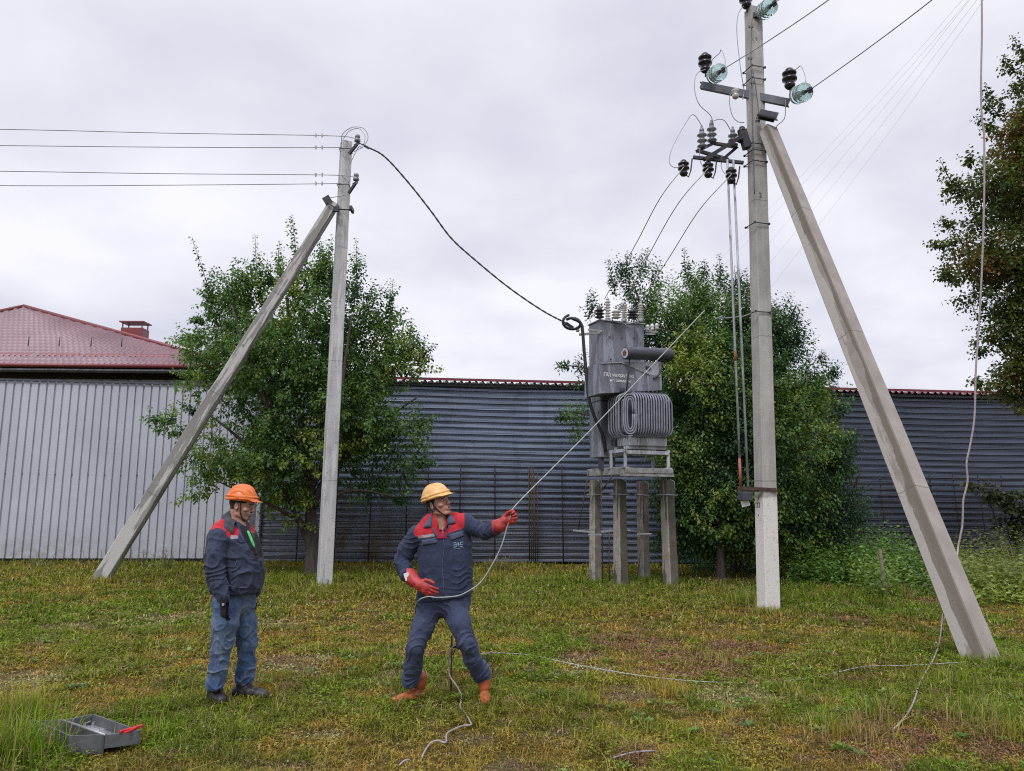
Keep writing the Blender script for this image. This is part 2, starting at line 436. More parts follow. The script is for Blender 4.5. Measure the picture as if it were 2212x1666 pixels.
def turf(x, y):
    """colour and height of the sward at ground points"""
    x = np.asarray(x, dtype=np.float32); y = np.asarray(y, dtype=np.float32)
    a = fbm2(x*.75+11, y*.75+4, 4); b = fbm2(x*2.3+1, y*2.3+31, 3); c = fbm2(x*.35+40, y*.35+2, 3)
    dry = np.clip((a-.43)*5+(b-.5)*4, 0, 1)
    gs = spots(x, y, GREEN_SPOTS)
    dry = np.clip(dry*(1-.9*gs)-np.clip((y-12)/8, 0, .45), 0, 1)
    # the left back field is yellower
    green = np.array([.125, .185, .018]); olive = np.array([.265, .225, .028]); brown = np.array([.31, .19, .050])
    straw = np.array([.40, .31, .18]); red = np.array([.24, .14, .075])
    k = np.clip(c*2-.45, 0, 1)[:, None]
    colr = green*(1-k)+np.array([.19, .185, .03])*k
    colr = colr*(1-dry[:, None])+(olive*(1-b[:, None])+brown*b[:, None])*dry[:, None]
    edge = fbm2(x*5, y*5+50, 3)
    rs = np.clip((spots(x, y, RED_SPOTS)*.85+(edge-.5)*2.2)*2.0-.7, 0, 1)*.8; ss = np.clip((spots(x, y, STRAW_SPOTS)*.9+(edge-.5)*2.4)*2-.7, 0, 1)*.85
    colr = colr*(1-rs[:, None])+red*rs[:, None]
    colr = colr*(1-ss[:, None]*.8)+straw*ss[:, None]*.8
    h = (.034+.036*(1-dry)+.030*gs+.015*b)*(1-.45*ss)*(1-.2*rs)
    h = h*(1+np.clip((y-11)/8, 0, 1)*.9)
    return colr, h, dry, rs, ss

def make_ground():
    xs = np.concatenate([-np.geomspace(1, 900, 26)[::-1]-22, np.linspace(-22, 24, 185), np.geomspace(1, 900, 26)+24])
    ys = np.concatenate([-np.geomspace(1, 900, 24)[::-1]-2, np.linspace(-2, 26, 150), np.geomspace(1, 1500, 26)+26])
    X, Y = np.meshgrid(xs, ys); x = X.ravel(); y = Y.ravel()
    z = ground_height(x, y)
    col = turf(x, y)[0]*.55
    nx, ny = len(xs), len(ys)
    i = np.arange(nx*ny).reshape(ny, nx)
    f = np.stack([i[:-1, :-1].ravel(), i[:-1, 1:].ravel(), i[1:, 1:].ravel(), i[1:, :-1].ravel()], 1)
    t = NT('soil_and_thatch')
    at_ = t.n('ShaderNodeAttribute'); at_.attribute_name = 'col'
    c = t.mix(t.ramp(t.noise(40, 4, .7), [(.35, .1), (.6, .9)]), at_.outputs['Color'], (.030, .024, .013))
    c = t.mix(t.ramp(t.noise(9, 5, .7), [(.55, .0), (.7, .5)]), c, (.16, .12, .065))
    t.base(c); t.rough(.95, 0, .2); t.bump(t.noise(45, 5, .7), .9, .03)
    o = np_mesh('ground', np.stack([x, y, z], 1), f, t.m, col=col, smooth=True)
    tag(o, kind='structure')
make_ground()

# ------------------------------------------------------------------ walls and buildings behind
def fence_white():
    a = at(-420, 1075, 19.2); b = at(556, 1075, 20.45); a.z = b.z = 0
    d = (b-a); ln = d.length; d.normalize(); n = Vector((d.y, -d.x, 0))          # n points to the camera
    root = empty('corrugated_fence', a, 'tall fence of pale grey vertically ribbed metal sheets left of the round tree', 'fence')
    z0, z1 = .14, (at(0, 822, 19.6).z+at(380, 829, 20.1).z)/2
    per = .2; prof = [(0, 0), (.118, 0), (.126, .042), (.162, .042), (.170, 0)]
    pts = []
    k = 0
    while k*per < ln:
        for u, h in prof:
            if k*per+u < ln: pts.append((k*per+u, h))
        k += 1
    mb = MB()
    for (u, h) in pts:
        p = a+d*u - n*h
        mb.v.append(Vector((p.x, p.y, z0))); mb.v.append(Vector((p.x, p.y, z1)))
    for i in range(len(pts)-1): mb.face((2*i, 2*i+2, 2*i+3, 2*i+1), 0, [(pts[i][0], 0), (pts[i+1][0], 0), (pts[i+1][0], 4.6), (pts[i][0], 4.6)])
    t = NT('pale_grey_coated_sheet')
    c = t.mix(t.ramp(t.noise(.8, 4), [(.35, 0.), (.65, 1.)]), (.42, .44, .50), (.49, .505, .565))
    sp = t.n('ShaderNodeSeparateXYZ'); t.l(t.tc.outputs['Object'], sp.inputs[0])
    dirt = t.mth('MULTIPLY', t.mr(sp.outputs[2], .15, 1.0, 1, 0), t.ramp(t.noise(5, 6, .7), [(.4, 0.), (.65, .8)]))
    c = t.mix(dirt, c, (.28, .26, .23))
    # each sheet of eleven ribs differs slightly
    uv = t.n('ShaderNodeSeparateXYZ'); t.l(t.tc.outputs['UV'], uv.inputs[0])
    wn = t.n('ShaderNodeTexWhiteNoise'); wn.noise_dimensions = '1D'
    t.l(t.mth('FLOOR', t.mth('DIVIDE', uv.outputs[0], 1.18)), wn.inputs['W'])
    c = t.mix(t.mth('MULTIPLY', wn.outputs['Value'], .35), c, (.38, .395, .45))
    t.base(c); t.rough(.42, .1); t.bump(t.noise(1.3, 3), .25, .03)
    mb.build('ribbed_sheet', t.m, root)
    m = MB(); m.bar(a+n*.03+Vector((0, 0, z1+.02)), b+n*.03+Vector((0, 0, z1+.02)), .05, .05)
    m.build('top_rail', M['sub_dark'], root)
    # screws along two purlins
    m = MB()
    for zz in (2.25,):
        u = .14
        while u < ln:
            m.lathe([(0, .012), (.01, .012), (.014, .004)], a+d*u-n*.028+Vector((0, 0, zz)), n, 6); u += .4
    m.build('screw', M['sub_dark'], root)['kind'] = 'stuff'
    m = MB(); m.box((a+b)/2+Vector((0, .25, .12)), (ln, .2, .34), Matrix.Rotation(math.atan2(d.y, d.x), 3, 'Z'))
    m.build('plinth', M['sub_dark'], root)
    m = MB(); e = b+n*.02
    m.bar(e+Vector((.06, 0, 0)), e+Vector((.06, 0, 4.76)), .1, .1)
    m.build('end_post', M['sub_light'], root)
fence_white()

def dark_wall():
    a = at(568, 1080, 20.5); b = at(2420, 1080, 22.95); a.z = b.z = 0
    d = (b-a); ln = d.length; d.normalize(); n = Vector((d.y, -d.x, 0))
    root = empty('corrugated_shed', a, 'long dark blue grey shed wall of horizontally ribbed metal sheets with red roof edge', 'shed')
    z = .05; prof = []; per = .172
    while z < 4.78:
        for h, q in ((0, 0), (.036, .0), (.072, .05), (.094, .05), (.100, .058), (.142, .058), (.152, 0)):
            if z+h < 4.8: prof.append((z+h, q))
        z += per
    mb = MB(); seg = 36; rnd = random.Random(3)
    for i in range(seg+1):
        for (zz, q) in prof:
            wv = .012*math.sin(i*.9+zz*1.3)+rnd.uniform(-.004, .004)
            p = a+d*(ln*i/seg)-n*(q+wv)
            mb.v.append(Vector((p.x, p.y, zz+.012*math.sin(i*.7+zz))))
    m_ = len(prof)
    for i in range(seg):
        for j in range(m_-1):
            s0 = i*m_+j
            mb.face((s0, s0+m_, s0+m_+1, s0+1), 0)
    t = NT('weathered_blue_grey_sheet')
    c = t.mix(t.ramp(t.noise(1.0, 5, .6, 'Object', (.6, .6, 6)), [(.25, 0.), (.75, 1.)]), (.165, .205, .305), (.25, .295, .40))
    c = t.mix(t.ramp(t.noise(1.0, 5, .7, 'Object', (1.4, 1.4, .5), (4, 2, 3)), [(.56, 0.), (.68, .4)]), c, (.05, .055, .075))
    sp = t.n('ShaderNodeSeparateXYZ'); t.l(t.tc.outputs['Object'], sp.inputs[0])
    cell = t.n('ShaderNodeCombineXYZ'); t.l(t.mth('FLOOR', t.mth('DIVIDE', t.mth('ADD', sp.outputs[0], t.mth('MULTIPLY', t.mth('FLOOR', t.mth('DIVIDE', sp.outputs[2], .95)), 1.3)), 3.05)), cell.inputs[0]); t.l(t.mth('FLOOR', t.mth('DIVIDE', sp.outputs[2], .95)), cell.inputs[1])
    wn = t.n('ShaderNodeTexWhiteNoise'); wn.noise_dimensions = '2D'; t.l(cell.outputs[0], wn.inputs['Vector'])
    c = t.mix(t.mth('MULTIPLY', wn.outputs['Value'], .38), c, (.06, .07, .095))
    low = t.mr(sp.outputs[2], .5, 2.0, 1, 0)
    rx = t.mth('MULTIPLY', t.mr(sp.outputs[0], 1.2, 2.2, 0, 1), t.mr(sp.outputs[0], 3.4, 4.8, 1, 0))
    rust = t.mth('MULTIPLY', t.mth('MULTIPLY', low, rx), t.ramp(t.noise(1.0, 6, .7, 'Object', (3., 3., 1.), (1, 5, 2)), [(.47, 0.), (.6, 1.)]))
    c = t.mix(rust, c, (.12, .062, .035))
    c = t.mix(t.mth('MULTIPLY', low, t.ramp(t.noise(3, 5, .7), [(.4, 0.), (.6, .55)])), c, (.17, .16, .135))
    # the sheets of the right hand run are a darker colour
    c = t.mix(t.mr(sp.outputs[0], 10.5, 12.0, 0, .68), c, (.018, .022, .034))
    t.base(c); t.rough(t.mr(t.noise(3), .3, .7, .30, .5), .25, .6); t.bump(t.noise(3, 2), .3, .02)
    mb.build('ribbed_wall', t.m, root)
    # gable body behind the sheets, so the shed has depth
    mid = (a+b)/2; ang = math.atan2(d.y, d.x); Rz = Matrix.Rotation(ang, 3, 'Z')
    m = MB(); m.box(mid-n*2.6+Vector((0, 0, 2.37)), (ln-.2, 5.0, 4.7), Rz); m.build('shed_body', M['sub_dark'], root)
    # roof: low pitched ribbed sheet, its wavy edge seen from below
    red = plain('maroon_roof_sheet', (.17, .03, .045), .45, .1, .2, 3)
    m = MB(); u = 0.0; us = []
    while u < ln: us.append(u); u += .045
    for u in us:
        ph = (u/.2) % 1.0; hh = .0 if ph < .55 else .055
        for (o, zz) in ((-.16, 4.86), (5.2, 5.25)):
            p = a+d*u-n*o; m.v.append(Vector((p.x, p.y, zz+hh)))
    for i in range(len(us)-1): m.face((2*i, 2*i+2, 2*i+3, 2*i+1))
    m.build('roof_sheet', red, root)
    m = MB(); m.bar(a+n*.185+Vector((0, 0, 4.945)), b+n*.185+Vector((0, 0, 4.945)), .02, .07, up=(0, 0, 1)); m.build('roof_trim', red, root)
    m = MB(); m.bar(a+n*.03+Vector((0, 0, 4.81)), b+n*.03+Vector((0, 0, 4.81)), .05, .07); m.build('wall_plate', M['sub_dark'], root)
    # pale soffit blocks between the ribs
    m = MB(); u = .05
    while u < ln-.2:
        p = a+d*(u+.05)+n*.05; m.box(p+Vector((0, 0, 4.875)), (.1, .2, .035), Rz); u += .2
        if u > 14: break
    so = m.build('soffit_block', M['porc_white'], root); so['kind'] = 'stuff'
    m = MB(); m.bar(a-d*.15+Vector((0, -.02, 0)), a-d*.15+Vector((0, -.02, 4.8)), .3, .12); m.build('corner_flashing', M['arm_grey'], root)
    return a, d, n
SA, SD_, SN = dark_wall()

M['rebar'] = plain('dark_rusty_bar', (.022, .018, .018), .8)
def rebar_mesh(u0, u1, top, label, seed, step=.92):
    rnd = random.Random(seed)
    p0 = SA+SD_*u0+SN*.35
    root = empty('reinforcing_mesh', p0, label, 'wire mesh', 'rusty reinforcing mesh panels leaning on the shed wall')
    mv, mh = MB(), MB(); u = u0
    while u <= u1+.01:
        q = SA+SD_*(u+rnd.uniform(-.03, .03))
        mv.tube([q+SN*.38+Vector((0, 0, .02)), q+SN*.16+Vector((rnd.uniform(-.03, .03), 0, top+rnd.uniform(-.05, .05)))], .019, 5)
        u += step
    z = .18
    while z < top-.1:
        k = z/top; o = .38*(1-k)+.16*k+.02
        mh.tube([SA+SD_*(u0-.1)+SN*o+Vector((0, 0, z)), SA+SD_*((u0+u1)/2)+SN*(o+.02)+Vector((0, 0, z-.015)), SA+SD_*(u1+.1)+SN*o+Vector((0, 0, z))], .014, 5)
        z += .158
    mv.build('upright_bars', M['rebar'], root)
    mh.build('cross_bars', M['rebar'], root)
def wall_u(px, Y=21):
    # distance along the wall where the picture column px meets it
    d = ray(px, 1080); k = Vector((0, 0, 0)); a, dd = SA, SD_
    det = d.x*(-dd.y)+dd.x*d.y
    s = (a.x*(-dd.y)+dd.x*a.y)/det
    return ((d*s-a).dot(dd))
rebar_mesh(wall_u(575), wall_u(905), 2.55, 'reinforcing mesh panel on the wall behind the round tree and its pale pole', 1)
rebar_mesh(wall_u(920), wall_u(1262), 2.62, 'reinforcing mesh panel on the wall between the worker in yellow helmet and the transformer posts', 2)
rebar_mesh(wall_u(1790), wall_u(2195), 2.5, 'reinforcing mesh panel on the wall behind the big leaning strut', 3, .74)
def rebar_bundle():
    p = SA+SD_*wall_u(1148)+SN*.5
    m = MB(); rnd = random.Random(5)
    for i in range(5):
        o = SD_*(i*.055-.11)
        m.tube([p+o+Vector((0, 0, .02)), p+o-SN*.26+Vector((rnd.uniform(-.02, .02), 0, 2.5+rnd.uniform(-.12, .1)))], .014, 6)
    o = m.build('rebar_bundle', M['rust'], loc=p)
    tag(o, 'tight bundle of upright rusty bars leaning on the shed wall left of the transformer', 'steel bars')
rebar_bundle()

def red_roof_house():
    Y0 = 27.0
    e0 = at(-520, 785, Y0); e1 = at(517, 790, Y0); ze = e1.z = e0.z = (e0.z+e1.z)/2
    apx = at(52, 664, 33.0)
    root = empty('red_roofed_house', (e0.x, Y0, 0), 'house with a dark red tiled hip roof behind the pale fence', 'house')
    t = NT('dark_red_metal_tile')
    c = t.mix(t.ramp(t.noise(.7, 4), [(.35, 0.), (.65, 1.)]), (.18, .095, .105), (.24, .135, .145))
    t.base(c); t.rough(.22, .2, .9)
    # front slope as a real stepped and waved sheet
    a = np.array(e0); b = np.array(e1); ap = np.array(apx)
    nu, nv = 560, 96
    U, V = np.meshgrid(np.linspace(0, 1, nu), np.linspace(0, 1, nv))
    u = U.ravel(); v = V.ravel()
    base = a+(b-a)*u[:, None]
    # triangle: x range shrinks to the apex
    L_ = np.linalg.norm(b-a)
    xl = a[0]+(ap[0]-a[0])*v; xr = b[0]+(ap[0]-b[0])*v
    x = xl+(xr-xl)*u
    slope = np.hypot(ap[1]-a[1], ap[2]-a[2])
    y = a[1]+(ap[1]-a[1])*v; z = a[2]+(ap[2]-a[2])*v
    wave = .032*np.cos(2*np.pi*x/.21)
    step = .05*(1-((v*slope/.36) % 1.0))
    nrm = np.array([0, -(ap[2]-a[2]), (ap[1]-a[1])]); nrm = nrm/np.linalg.norm(nrm)
    P = np.stack([x, y, z], 1)+nrm*(wave+step)[:, None]
    i = np.arange(nu*nv).reshape(nv, nu)
    f = np.stack([i[:-1, :-1].ravel(), i[:-1, 1:].ravel(), i[1:, 1:].ravel(), i[1:, :-1].ravel()], 1)
    roof = np_mesh('roof', P, f, t.m, root)
    # other three slopes
    m = MB(); e2 = Vector((e1.x, 39, ze)); e3 = Vector((e0.x, 39, ze))
    for p, q in ((e1, e2), (e2, e3), (e3, e0)):
        k = len(m.v); m.v += [p, q, apx]; m.face((k, k+1, k+2))
    m.build('rear_roof', t.m, root)
    dr = plain('dark_red_trim', (.19, .035, .04), .4, 0, .15, 4)
    m = MB(); m.tube([e1+Vector((0, 0, .03)), apx+Vector((0, 0, .05))], .09, 6); m.tube([e0+Vector((0, 0, .03)), apx+Vector((0, 0, .05))], .09, 6)
    m.build('ridge_cap', dr, root)
    # snow guards: raised runs of tile near the eave with gaps
    for p0, p1 in ((-60, 70), (84, 172), (182, 270), (283, 372), (384, 470)):
        q0 = at(p0, 776, Y0+.9); q1 = at(p1, 777, Y0+.9); q0.z = q1.z = ze+.52
        mm = MB(); mm.bar(q0, q1, .38, .10, up=(0, -.55, 1))
        mm.build('snow_guard', dr, roof)
    m = MB(); m.tube([e0+Vector((0, -.05, -.02)), e1+Vector((0, -.05, -.02))], .075, 8); m.build('gutter', dr, root)
    # thin lightning wires on the slope
    m = MB()
    for px in (60, 127, 196, 262):
        q = at(px, 752, Y0+1.4); q.z = ze+.95; m.tube([q, q+Vector((0, 0, .35))], .02, 5)
    o = m.build('lightning_pin', M['sub_dark'], root); o['kind'] = 'stuff'
    # white corrugated soffit under the eave, canopy beam, posts and dark porch
    m = MB(); m.box(((e0.x+e1.x)/2, Y0+.25, ze-.16), (e1.x-e0.x-.1, .5, .05)); m.build('soffit', M['sub_light'], root)
    m = MB(); m.box(((e0.x+e1.x)/2, Y0+1.1, ze-.42), (e1.x-e0.x-.6, .12, .14)); m.build('canopy_beam', M['sub_light'], root)
    for px in (50, 278, 470, -180):
        q = at(px, 800, Y0+1.0); mm = MB(); mm.box((q.x, Y0+1.0, (ze-.4)/2), (.16, .1, ze-.45)); mm.build('porch_post', M['sub_light'], root)
    m = MB(); m.box(((e0.x+e1.x)/2, Y0+6.5, (ze-.3)/2), (e1.x-e0.x-1.2, 8.5, ze-.35)); m.build('wall', plain('canopy_shade_wall', (.05, .06, .085), .7, 0, .2, 1), root)  # wall coloured dark to stand for the shade under the canopy
    # chimney on the right slope
    c0 = at(266, 711, 31.5); c1 = at(313, 711, 31.5)
    m = MB(); m.box(((c0.x+c1.x)/2, 31.6, c0.z-.45), (c1.x-c0.x, .6, .95), None, 0, .01)
    ch = m.build('chimney', dr, roof)
    m = MB(); m.box(((c0.x+c1.x)/2, 31.6, c0.z+.27), (c1.x-c0.x+.12, .72, .05))
    for sx in (-1, 1):
        for sy in (-1, 1): m.box(((c0.x+c1.x)/2+sx*((c1.x-c0.x)/2-.05), 31.6+sy*.25, c0.z+.13), (.04, .04, .24))
    m.build('chimney_cap', dr, roof)
red_roof_house()

def antenna():
    p = at(1808, 842, 27.5)
    root = empty('antenna', (p.x, p.y, 0), 'thin rooftop aerial rising behind the shed right of the concrete pole', 'antenna')
    top = at(1808, 786, 27.5)
    m = MB(); m.tube([(p.x, p.y, 0), top], .018, 6); m.build('mast', M['galv'], root)
    m = MB()
    for k in range(6): m.tube([top+Vector((-.28, 0, -.15-.1*k)), top+Vector((.02, 0, -.15-.1*k))], .008, 4)
    m.build('aerial_rod', M['galv'], root)['kind'] = 'stuff'
antenna()
# ------------------------------------------------------------------ right pole with strut and switchgear
def disc_prof(specs):
    return specs
def ribbed(mb, p, ax, ln, r0, r1, n, nseg=14, mat=0):
    """porcelain body with n skirts"""
    prof = [(0, r0*.8)]
    for i in range(n):
        a = ln*(i+.08)/n
        prof += [(a, r0), (a+ln/n*.25, r1), (a+ln/n*.42, r1*.96), (a+ln/n*.5, r0)]
    prof += [(ln, r0), (ln+r0*.4, r0*.6)]
    mb.lathe(prof, p, ax, nseg, mat)
def glass_string(root, p, ax, r=.15, cap=.05, nd=3, parent_name='suspension_insulator'):
    """string of glass discs from p along ax, metal caps as the part, discs as sub-parts"""
    ax = Vector(ax).normalized()
    m = MB(); m.tube([p, p+ax*(.13*nd+.12)], .016, 8)
    for i in range(nd): m.lathe([(0, .02), (.01, .038), (.055, .042), (.075, .02)], p+ax*(.03+.13*i), ax, 10)
    m.lathe([(0, .025), (.06, .03), (.11, .012)], p+ax*(.13*nd+.02), ax, 8)
    o = m.build(parent_name, M['black_metal'], root)
    for i in range(nd):
        g = MB(); g.lathe([(.0, .045), (.012, .09), (.028, r), (.036, r*.99), (.030, r*.8), (.045, r*.78), (.034, r*.6), (.048, r*.57), (.036, .05)], p+ax*(.085+.13*i), ax, 22)
        g.build('glass_disc', M['glass'], o)
    return p+ax*(.13*nd+.12)
def dark_pin(root, p, up, s=1.0, parent_name='pin_insulator', mat='porc_dark', pin=.10):
    up = Vector(up).normalized()
    m = MB(); m.tube([p, p+up*pin], .012, 6); o = m.build(parent_name, M['black_metal'], root)
    g = MB(); q = p+up*(pin-.01)
    g.lathe([(0, .05*s), (.03*s, .075*s), (.055*s, .08*s), (.075*s, .06*s), (.11*s, .06*s), (.125*s, .105*s), (.155*s, .11*s), (.17*s, .07*s), (.205*s, .07*s), (.215*s, .10*s), (.245*s, .105*s), (.262*s, .06*s), (.30*s, .055*s), (.32*s, .03*s)], q, up, 18)
    g.build('porcelain_body', M[mat], o)
    return q+up*.3*s

def catm(pts, n=8):
    pts = [Vector(p) for p in pts]; P = [pts[0]*2-pts[1]]+pts+[pts[-1]*2-pts[-2]]; out = []
    for i in range(1, len(P)-2):
        for k in range(n):
            t = k/n; a, b, c, d = P[i-1], P[i], P[i+1], P[i+2]
            out.append(.5*((2*b)+(c-a)*t+(2*a-5*b+4*c-d)*t*t+(3*b-a-3*c+d)*t**3))
    out.append(pts[-1]); return out

YR = gr(1660, 1322).y
def right_pole():
    b = gr(1660, 1322); top = at(1627, 22, YR+.05)
    root = empty('utility_pole', b, 'tall whitewashed concrete high voltage pole with glass insulators and a long leaning strut', 'utility pole', None)
    fd = (-.966, -.26, 0)
    m = MB(); m.prism(b-Vector((0, 0, .3)), top, (.262, .262), (.225, .225), (fd[0], fd[1], 0), seg=22, jit=.002)
    m.build('pole_shaft', M['conc_right'], root)
    # strut
    sb = gr(2121, 1428); st = at(1659, 282, YR-.22)
    m = MB(); ext = (st-sb).normalized()
    m.prism(sb-ext*.3, st, (.29, .28), (.215, .225), Vector((-.88, -.42, .1)), seg=22, jit=.002)
    m.build('strut', M['conc_strut'], root)
    # steel channel cap over the strut
    m = MB(); c0 = at(1638, 250, YR-.26); c1 = at(1677, 258, YR-.38)
    m.bar(c0, c1, .22, .02, up=(0, -.3, 1)); m.bar(c0+Vector((0, -.07, .03)), c1+Vector((0, -.07, .03)), .012, .1, up=(0, 0, 1)); m.bar(c0+Vector((0, .07, .03)), c1+Vector((0, .07, .03)), .012, .1)
    m.build('strut_bracket', M['black_metal'], root)
    # band clamps
    def band(px, py, nm='band_clamp', w=.25, mat='black_metal'):
        c = at(px, py, YR); mm = MB(); h = w/2+.012
        f = Vector(fd).normalized(); s = Vector((f.y, -f.x, 0))
        q = [c+f*h+s*h, c-f*h+s*h, c-f*h-s*h, c+f*h-s*h, c+f*h+s*h]
        mm.tube([q[0], q[1]], .009, 6); mm.tube([q[1], q[2]], .009, 6); mm.tube([q[2], q[3]], .009, 6); mm.tube([q[3], q[4]], .009, 6)
        for e in q[:4]: mm.box(e, (.03, .03, .03))
        mm.build(nm, M[mat], root)
    band(1629, 152, w=.235); band(1629, 178, w=.235); band(1631, 318, w=.24); band(1632, 332, w=.24); band(1632, 355, w=.24); band(1638, 678, w=.25); band(1649, 1060, w=.26, mat='rust')
    band(1636, 488, w=.25)
    # crossarm: channel steel, tilted in the picture because it points partly away
    a0 = at(1519, 172, YR+.25); a1 = at(1713, 210, YR-.45)
    d = (a1-a0).normalized()
    off = Vector((0, .17, 0))
    m = MB(); m.bar(a0+off, a1+off, .012, .125, up=(0, 0, 1)); m.bar(a0+off+Vector((0, .035, .058)), a1+off+Vector((0, .035, .058)), .07, .01); m.bar(a0+off+Vector((0, .035, -.058)), a1+off+Vector((0, .035, -.058)), .07, .01)
    arm = m.build('crossarm', M['arm_grey'], root)
    # pin insulators on arm ends and pole top
    t1 = dark_pin(root, at(1524, 166, YR+.1), (0, 0, 1), 1.12)
    t2 = dark_pin(root, at(1707, 202, YR-.55), (0, 0, 1), 1.12)
    dark_pin(root, at(1614, 27, YR-.0), (-.05, 0, 1), 1.1)
    # glass strings point towards the incoming line (right, up, towards viewer)
    L = (at(1765, 180, YR-1.6)-a1).normalized()
    LN = (-ray(1560, 150).normalized()+Vector((.26, 0, .20))).normalized()
    g1 = glass_string(root, at(1540, 166, YR+.15), LN)
    g2 = glass_string(root, at(1718, 208, YR-.5), LN)
    g3 = glass_string(root, at(1646, 28, YR-.1), LN)
    m = MB(); m.bar(at(1628, 35, YR-.05), at(1646, 32, YR-.12), .1, .09); m.build('top_bracket', M['black_metal'], root)
    # a pale old insulator under the crossarm
    m = MB(); m.lathe([(0, .02), (.02, .05), (.07, .06), (.1, .03), (.13, .06), (.16, .065), (.18, .02)], at(1589, 214, YR-.05), (0, 0, 1), 12); m.build('small_insulator', M['porc_white'], root)
    # clamp hardware at ends of strings
    for g in (g1, g2, g3):
        m = MB()
        for k in range(3):
            q = g+LN*(.03+.05*k); m.bar(q+Vector((0, 0, .04)), q+Vector((.02, 0, -.05)), .022, .03)
        m.tube([g-LN*.05, g+LN*.2], .014, 6)
        m.build('tension_clamp', M['black_metal'], root)
    # disconnector frame (black), reaching left from the shaft
    Yd = YR-.1
    def P(px, py, dy=0): return at(px, py, Yd+dy)
    m = MB()
    m.bar(P(1521, 345, -.25), P(1610, 290, .0), .07, .06)          # long slanted channel
    m.bar(P(1505, 325, .1), P(1573, 345, .2), .05, .05); m.bar(P(1543, 310, .25), P(1592, 318, .25), .05, .05)
    m.bar(P(1505, 327, .1), P(1545, 308, .25), .05, .05); m.bar(P(1563, 343, .2), P(1592, 318, .25), .05, .05)
    m.bar(P(1497, 340, -.1), P(1606, 352, -.1), .05, .05)
    m.bar(P(1603, 283, 0), P(1614, 320, 0), .14, .12)
    m.build('switch_frame', M['black_metal'], root)
    for px, py, dy, hgt in ((1517, 321, .1, .30), (1538, 308, .2, .30), (1584, 318, .2, .26)):
        mm = MB(); q = P(px, py, dy); ribbed(mm, q, (0, 0, 1), hgt, .042, .085, 3); mm.lathe([(0, .04), (.05, .04), (.07, .02), (.11, .02)], q+Vector((0, 0, hgt)), (0, 0, 1), 10)
        o = mm.build('post_insulator', M['porc_grey'], root)
    for px, py in ((1603, 270), (1601, 290)):
        mm = MB(); q = P(px, py+18, 0); ribbed(mm, q, (0, 0, 1), .1, .05, .08, 1); mm.build('support_insulator', M['porc_dark'], root)
    # hanging dark insulators carrying the down wires
    pend = []
    for px, py, dy in ((1477, 361, -.15), (1530, 364, -.15), (1580, 377, -.15)):
        q = P(px, py+14, dy); o_ = dark_pin(root, q-Vector((0, 0, .05)), (.0, 0, 1), .88, 'hanging_insulator', pin=.02)
        mm = MB(); mm.tube([P(px+18, py-18, dy), q+Vector((.12, 0, .06)), q+Vector((.08, 0, -.06)), q], .013, 6); mm.build('insulator_hook', M['black_metal'], root)
        pend.append(P(px, py, dy-.11))
    # down rods of the drive, with red lower end, and the drive box
    for k, (xa, ya, xb, yb) in enumerate(((1571, 345, 1600, 1050), (1584, 345, 1616, 1052))):
        m = MB(); p0, p1 = P(xa, ya, -.12), at(xb, yb, YR-.15); m.tube([p0, p1], .02, 8)
        o = m.build('drive_rod', M['sub_light'], root)
        if k == 0:
            m = MB(); q = p0.lerp(p1, .92); m.tube([q, p1], .023, 8); m.build('red_sleeve', plain('red_enamel', (.34, .10, .08), .6), o)
            m = MB(); m.tube([p0.lerp(p1, .60), p0.lerp(p1, .63)], .024, 8); m.build('rusty_joint', plain('orange_rust', (.20, .09, .045), .8), o)
    m = MB(); m.bar(at(1594, 1054, YR-.15), at(1676, 1058, YR-.12), .03, .05); m.bar(at(1594, 1058, YR+.1), at(1640, 1060, YR-.1), .03, .04); m.build('drive_bracket', M['rust'], root)
    m = MB(); m.box(at(1609, 1072, YR-.12), (.16, .16, .14), Matrix.Rotation(.3, 3, 'Z'), 0, .012); m.build('drive_box', M['sub_dark'], root)
    m = MB(); m.bar(at(1607, 1076, YR-.1), at(1612, 1094, YR-.1), .13, .012, up=(0, 1, 0)); m.build('drive_plate', M['white_paint'], root)
    # earth conductor with clips down the shaft
    f = Vector(fd).normalized()
    m = MB(); pts = catm([at(1624, 40, YR-.19), at(1622, 120, YR-.19), at(1624, 190, YR-.19), at(1626, 300, YR-.2), at(1630, 420, YR-.2)]); m.tube(pts, .008, 6)
    pts = catm([at(1626, 150, YR-.2), at(1634, 200, YR-.2), at(1638, 240, YR-.21), at(1636, 262, YR-.22)]); m.tube(pts, .008, 6)
    for px, py in ((1622, 58), (1620, 126), (1626, 178), (1636, 262)):
        for s in (-1, 1): m.box(at(px+s*3, py, YR-.21), (.03, .03, .035))
    m.build('earth_wire', M['arm_grey'], root)
    # jumpers
    m = MB()
    def J(*pp, r=.007): m.tube(catm([at(*q) for q in pp]), r, 6)
    J((1612, 8, YR), (1595, 30, YR-.1), (1592, 75, YR-.1), (1600, 150, YR-.1), (1607, 195, YR), (1604, 215, YR))
    J((1530, 144, YR+.05), (1540, 128, YR), (1554, 115, YR-.1), (1558, 108, YR-.15), (1566, 128, YR-.25), (1566, 150, YR-.3))
    J((1524, 150, YR), (1505, 160, YR-.05), (1500, 190, YR-.1), (1510, 225, YR-.1), (1535, 250, YR), (1541, 275, YR+.1))
    J((1707, 160, YR-.55), (1722, 148, YR-.65), (1730, 143, YR-.75), (1738, 160, YR-.85), (1741, 178, YR-.9))
    J((1697, 216, YR-.5), (1696, 250, YR-.45), (1690, 262, YR-.4), (1680, 270, YR-.35), (1676, 278, YR-.3))
    J((1589, 195, YR), (1576, 210, YR), (1580, 245, YR), (1592, 262, YR), (1608, 265, YR))
    J((1541, 262, Yd+.2), (1552, 258, Yd+.1), (1566, 262, Yd+.1), (1580, 285, Yd+.2))
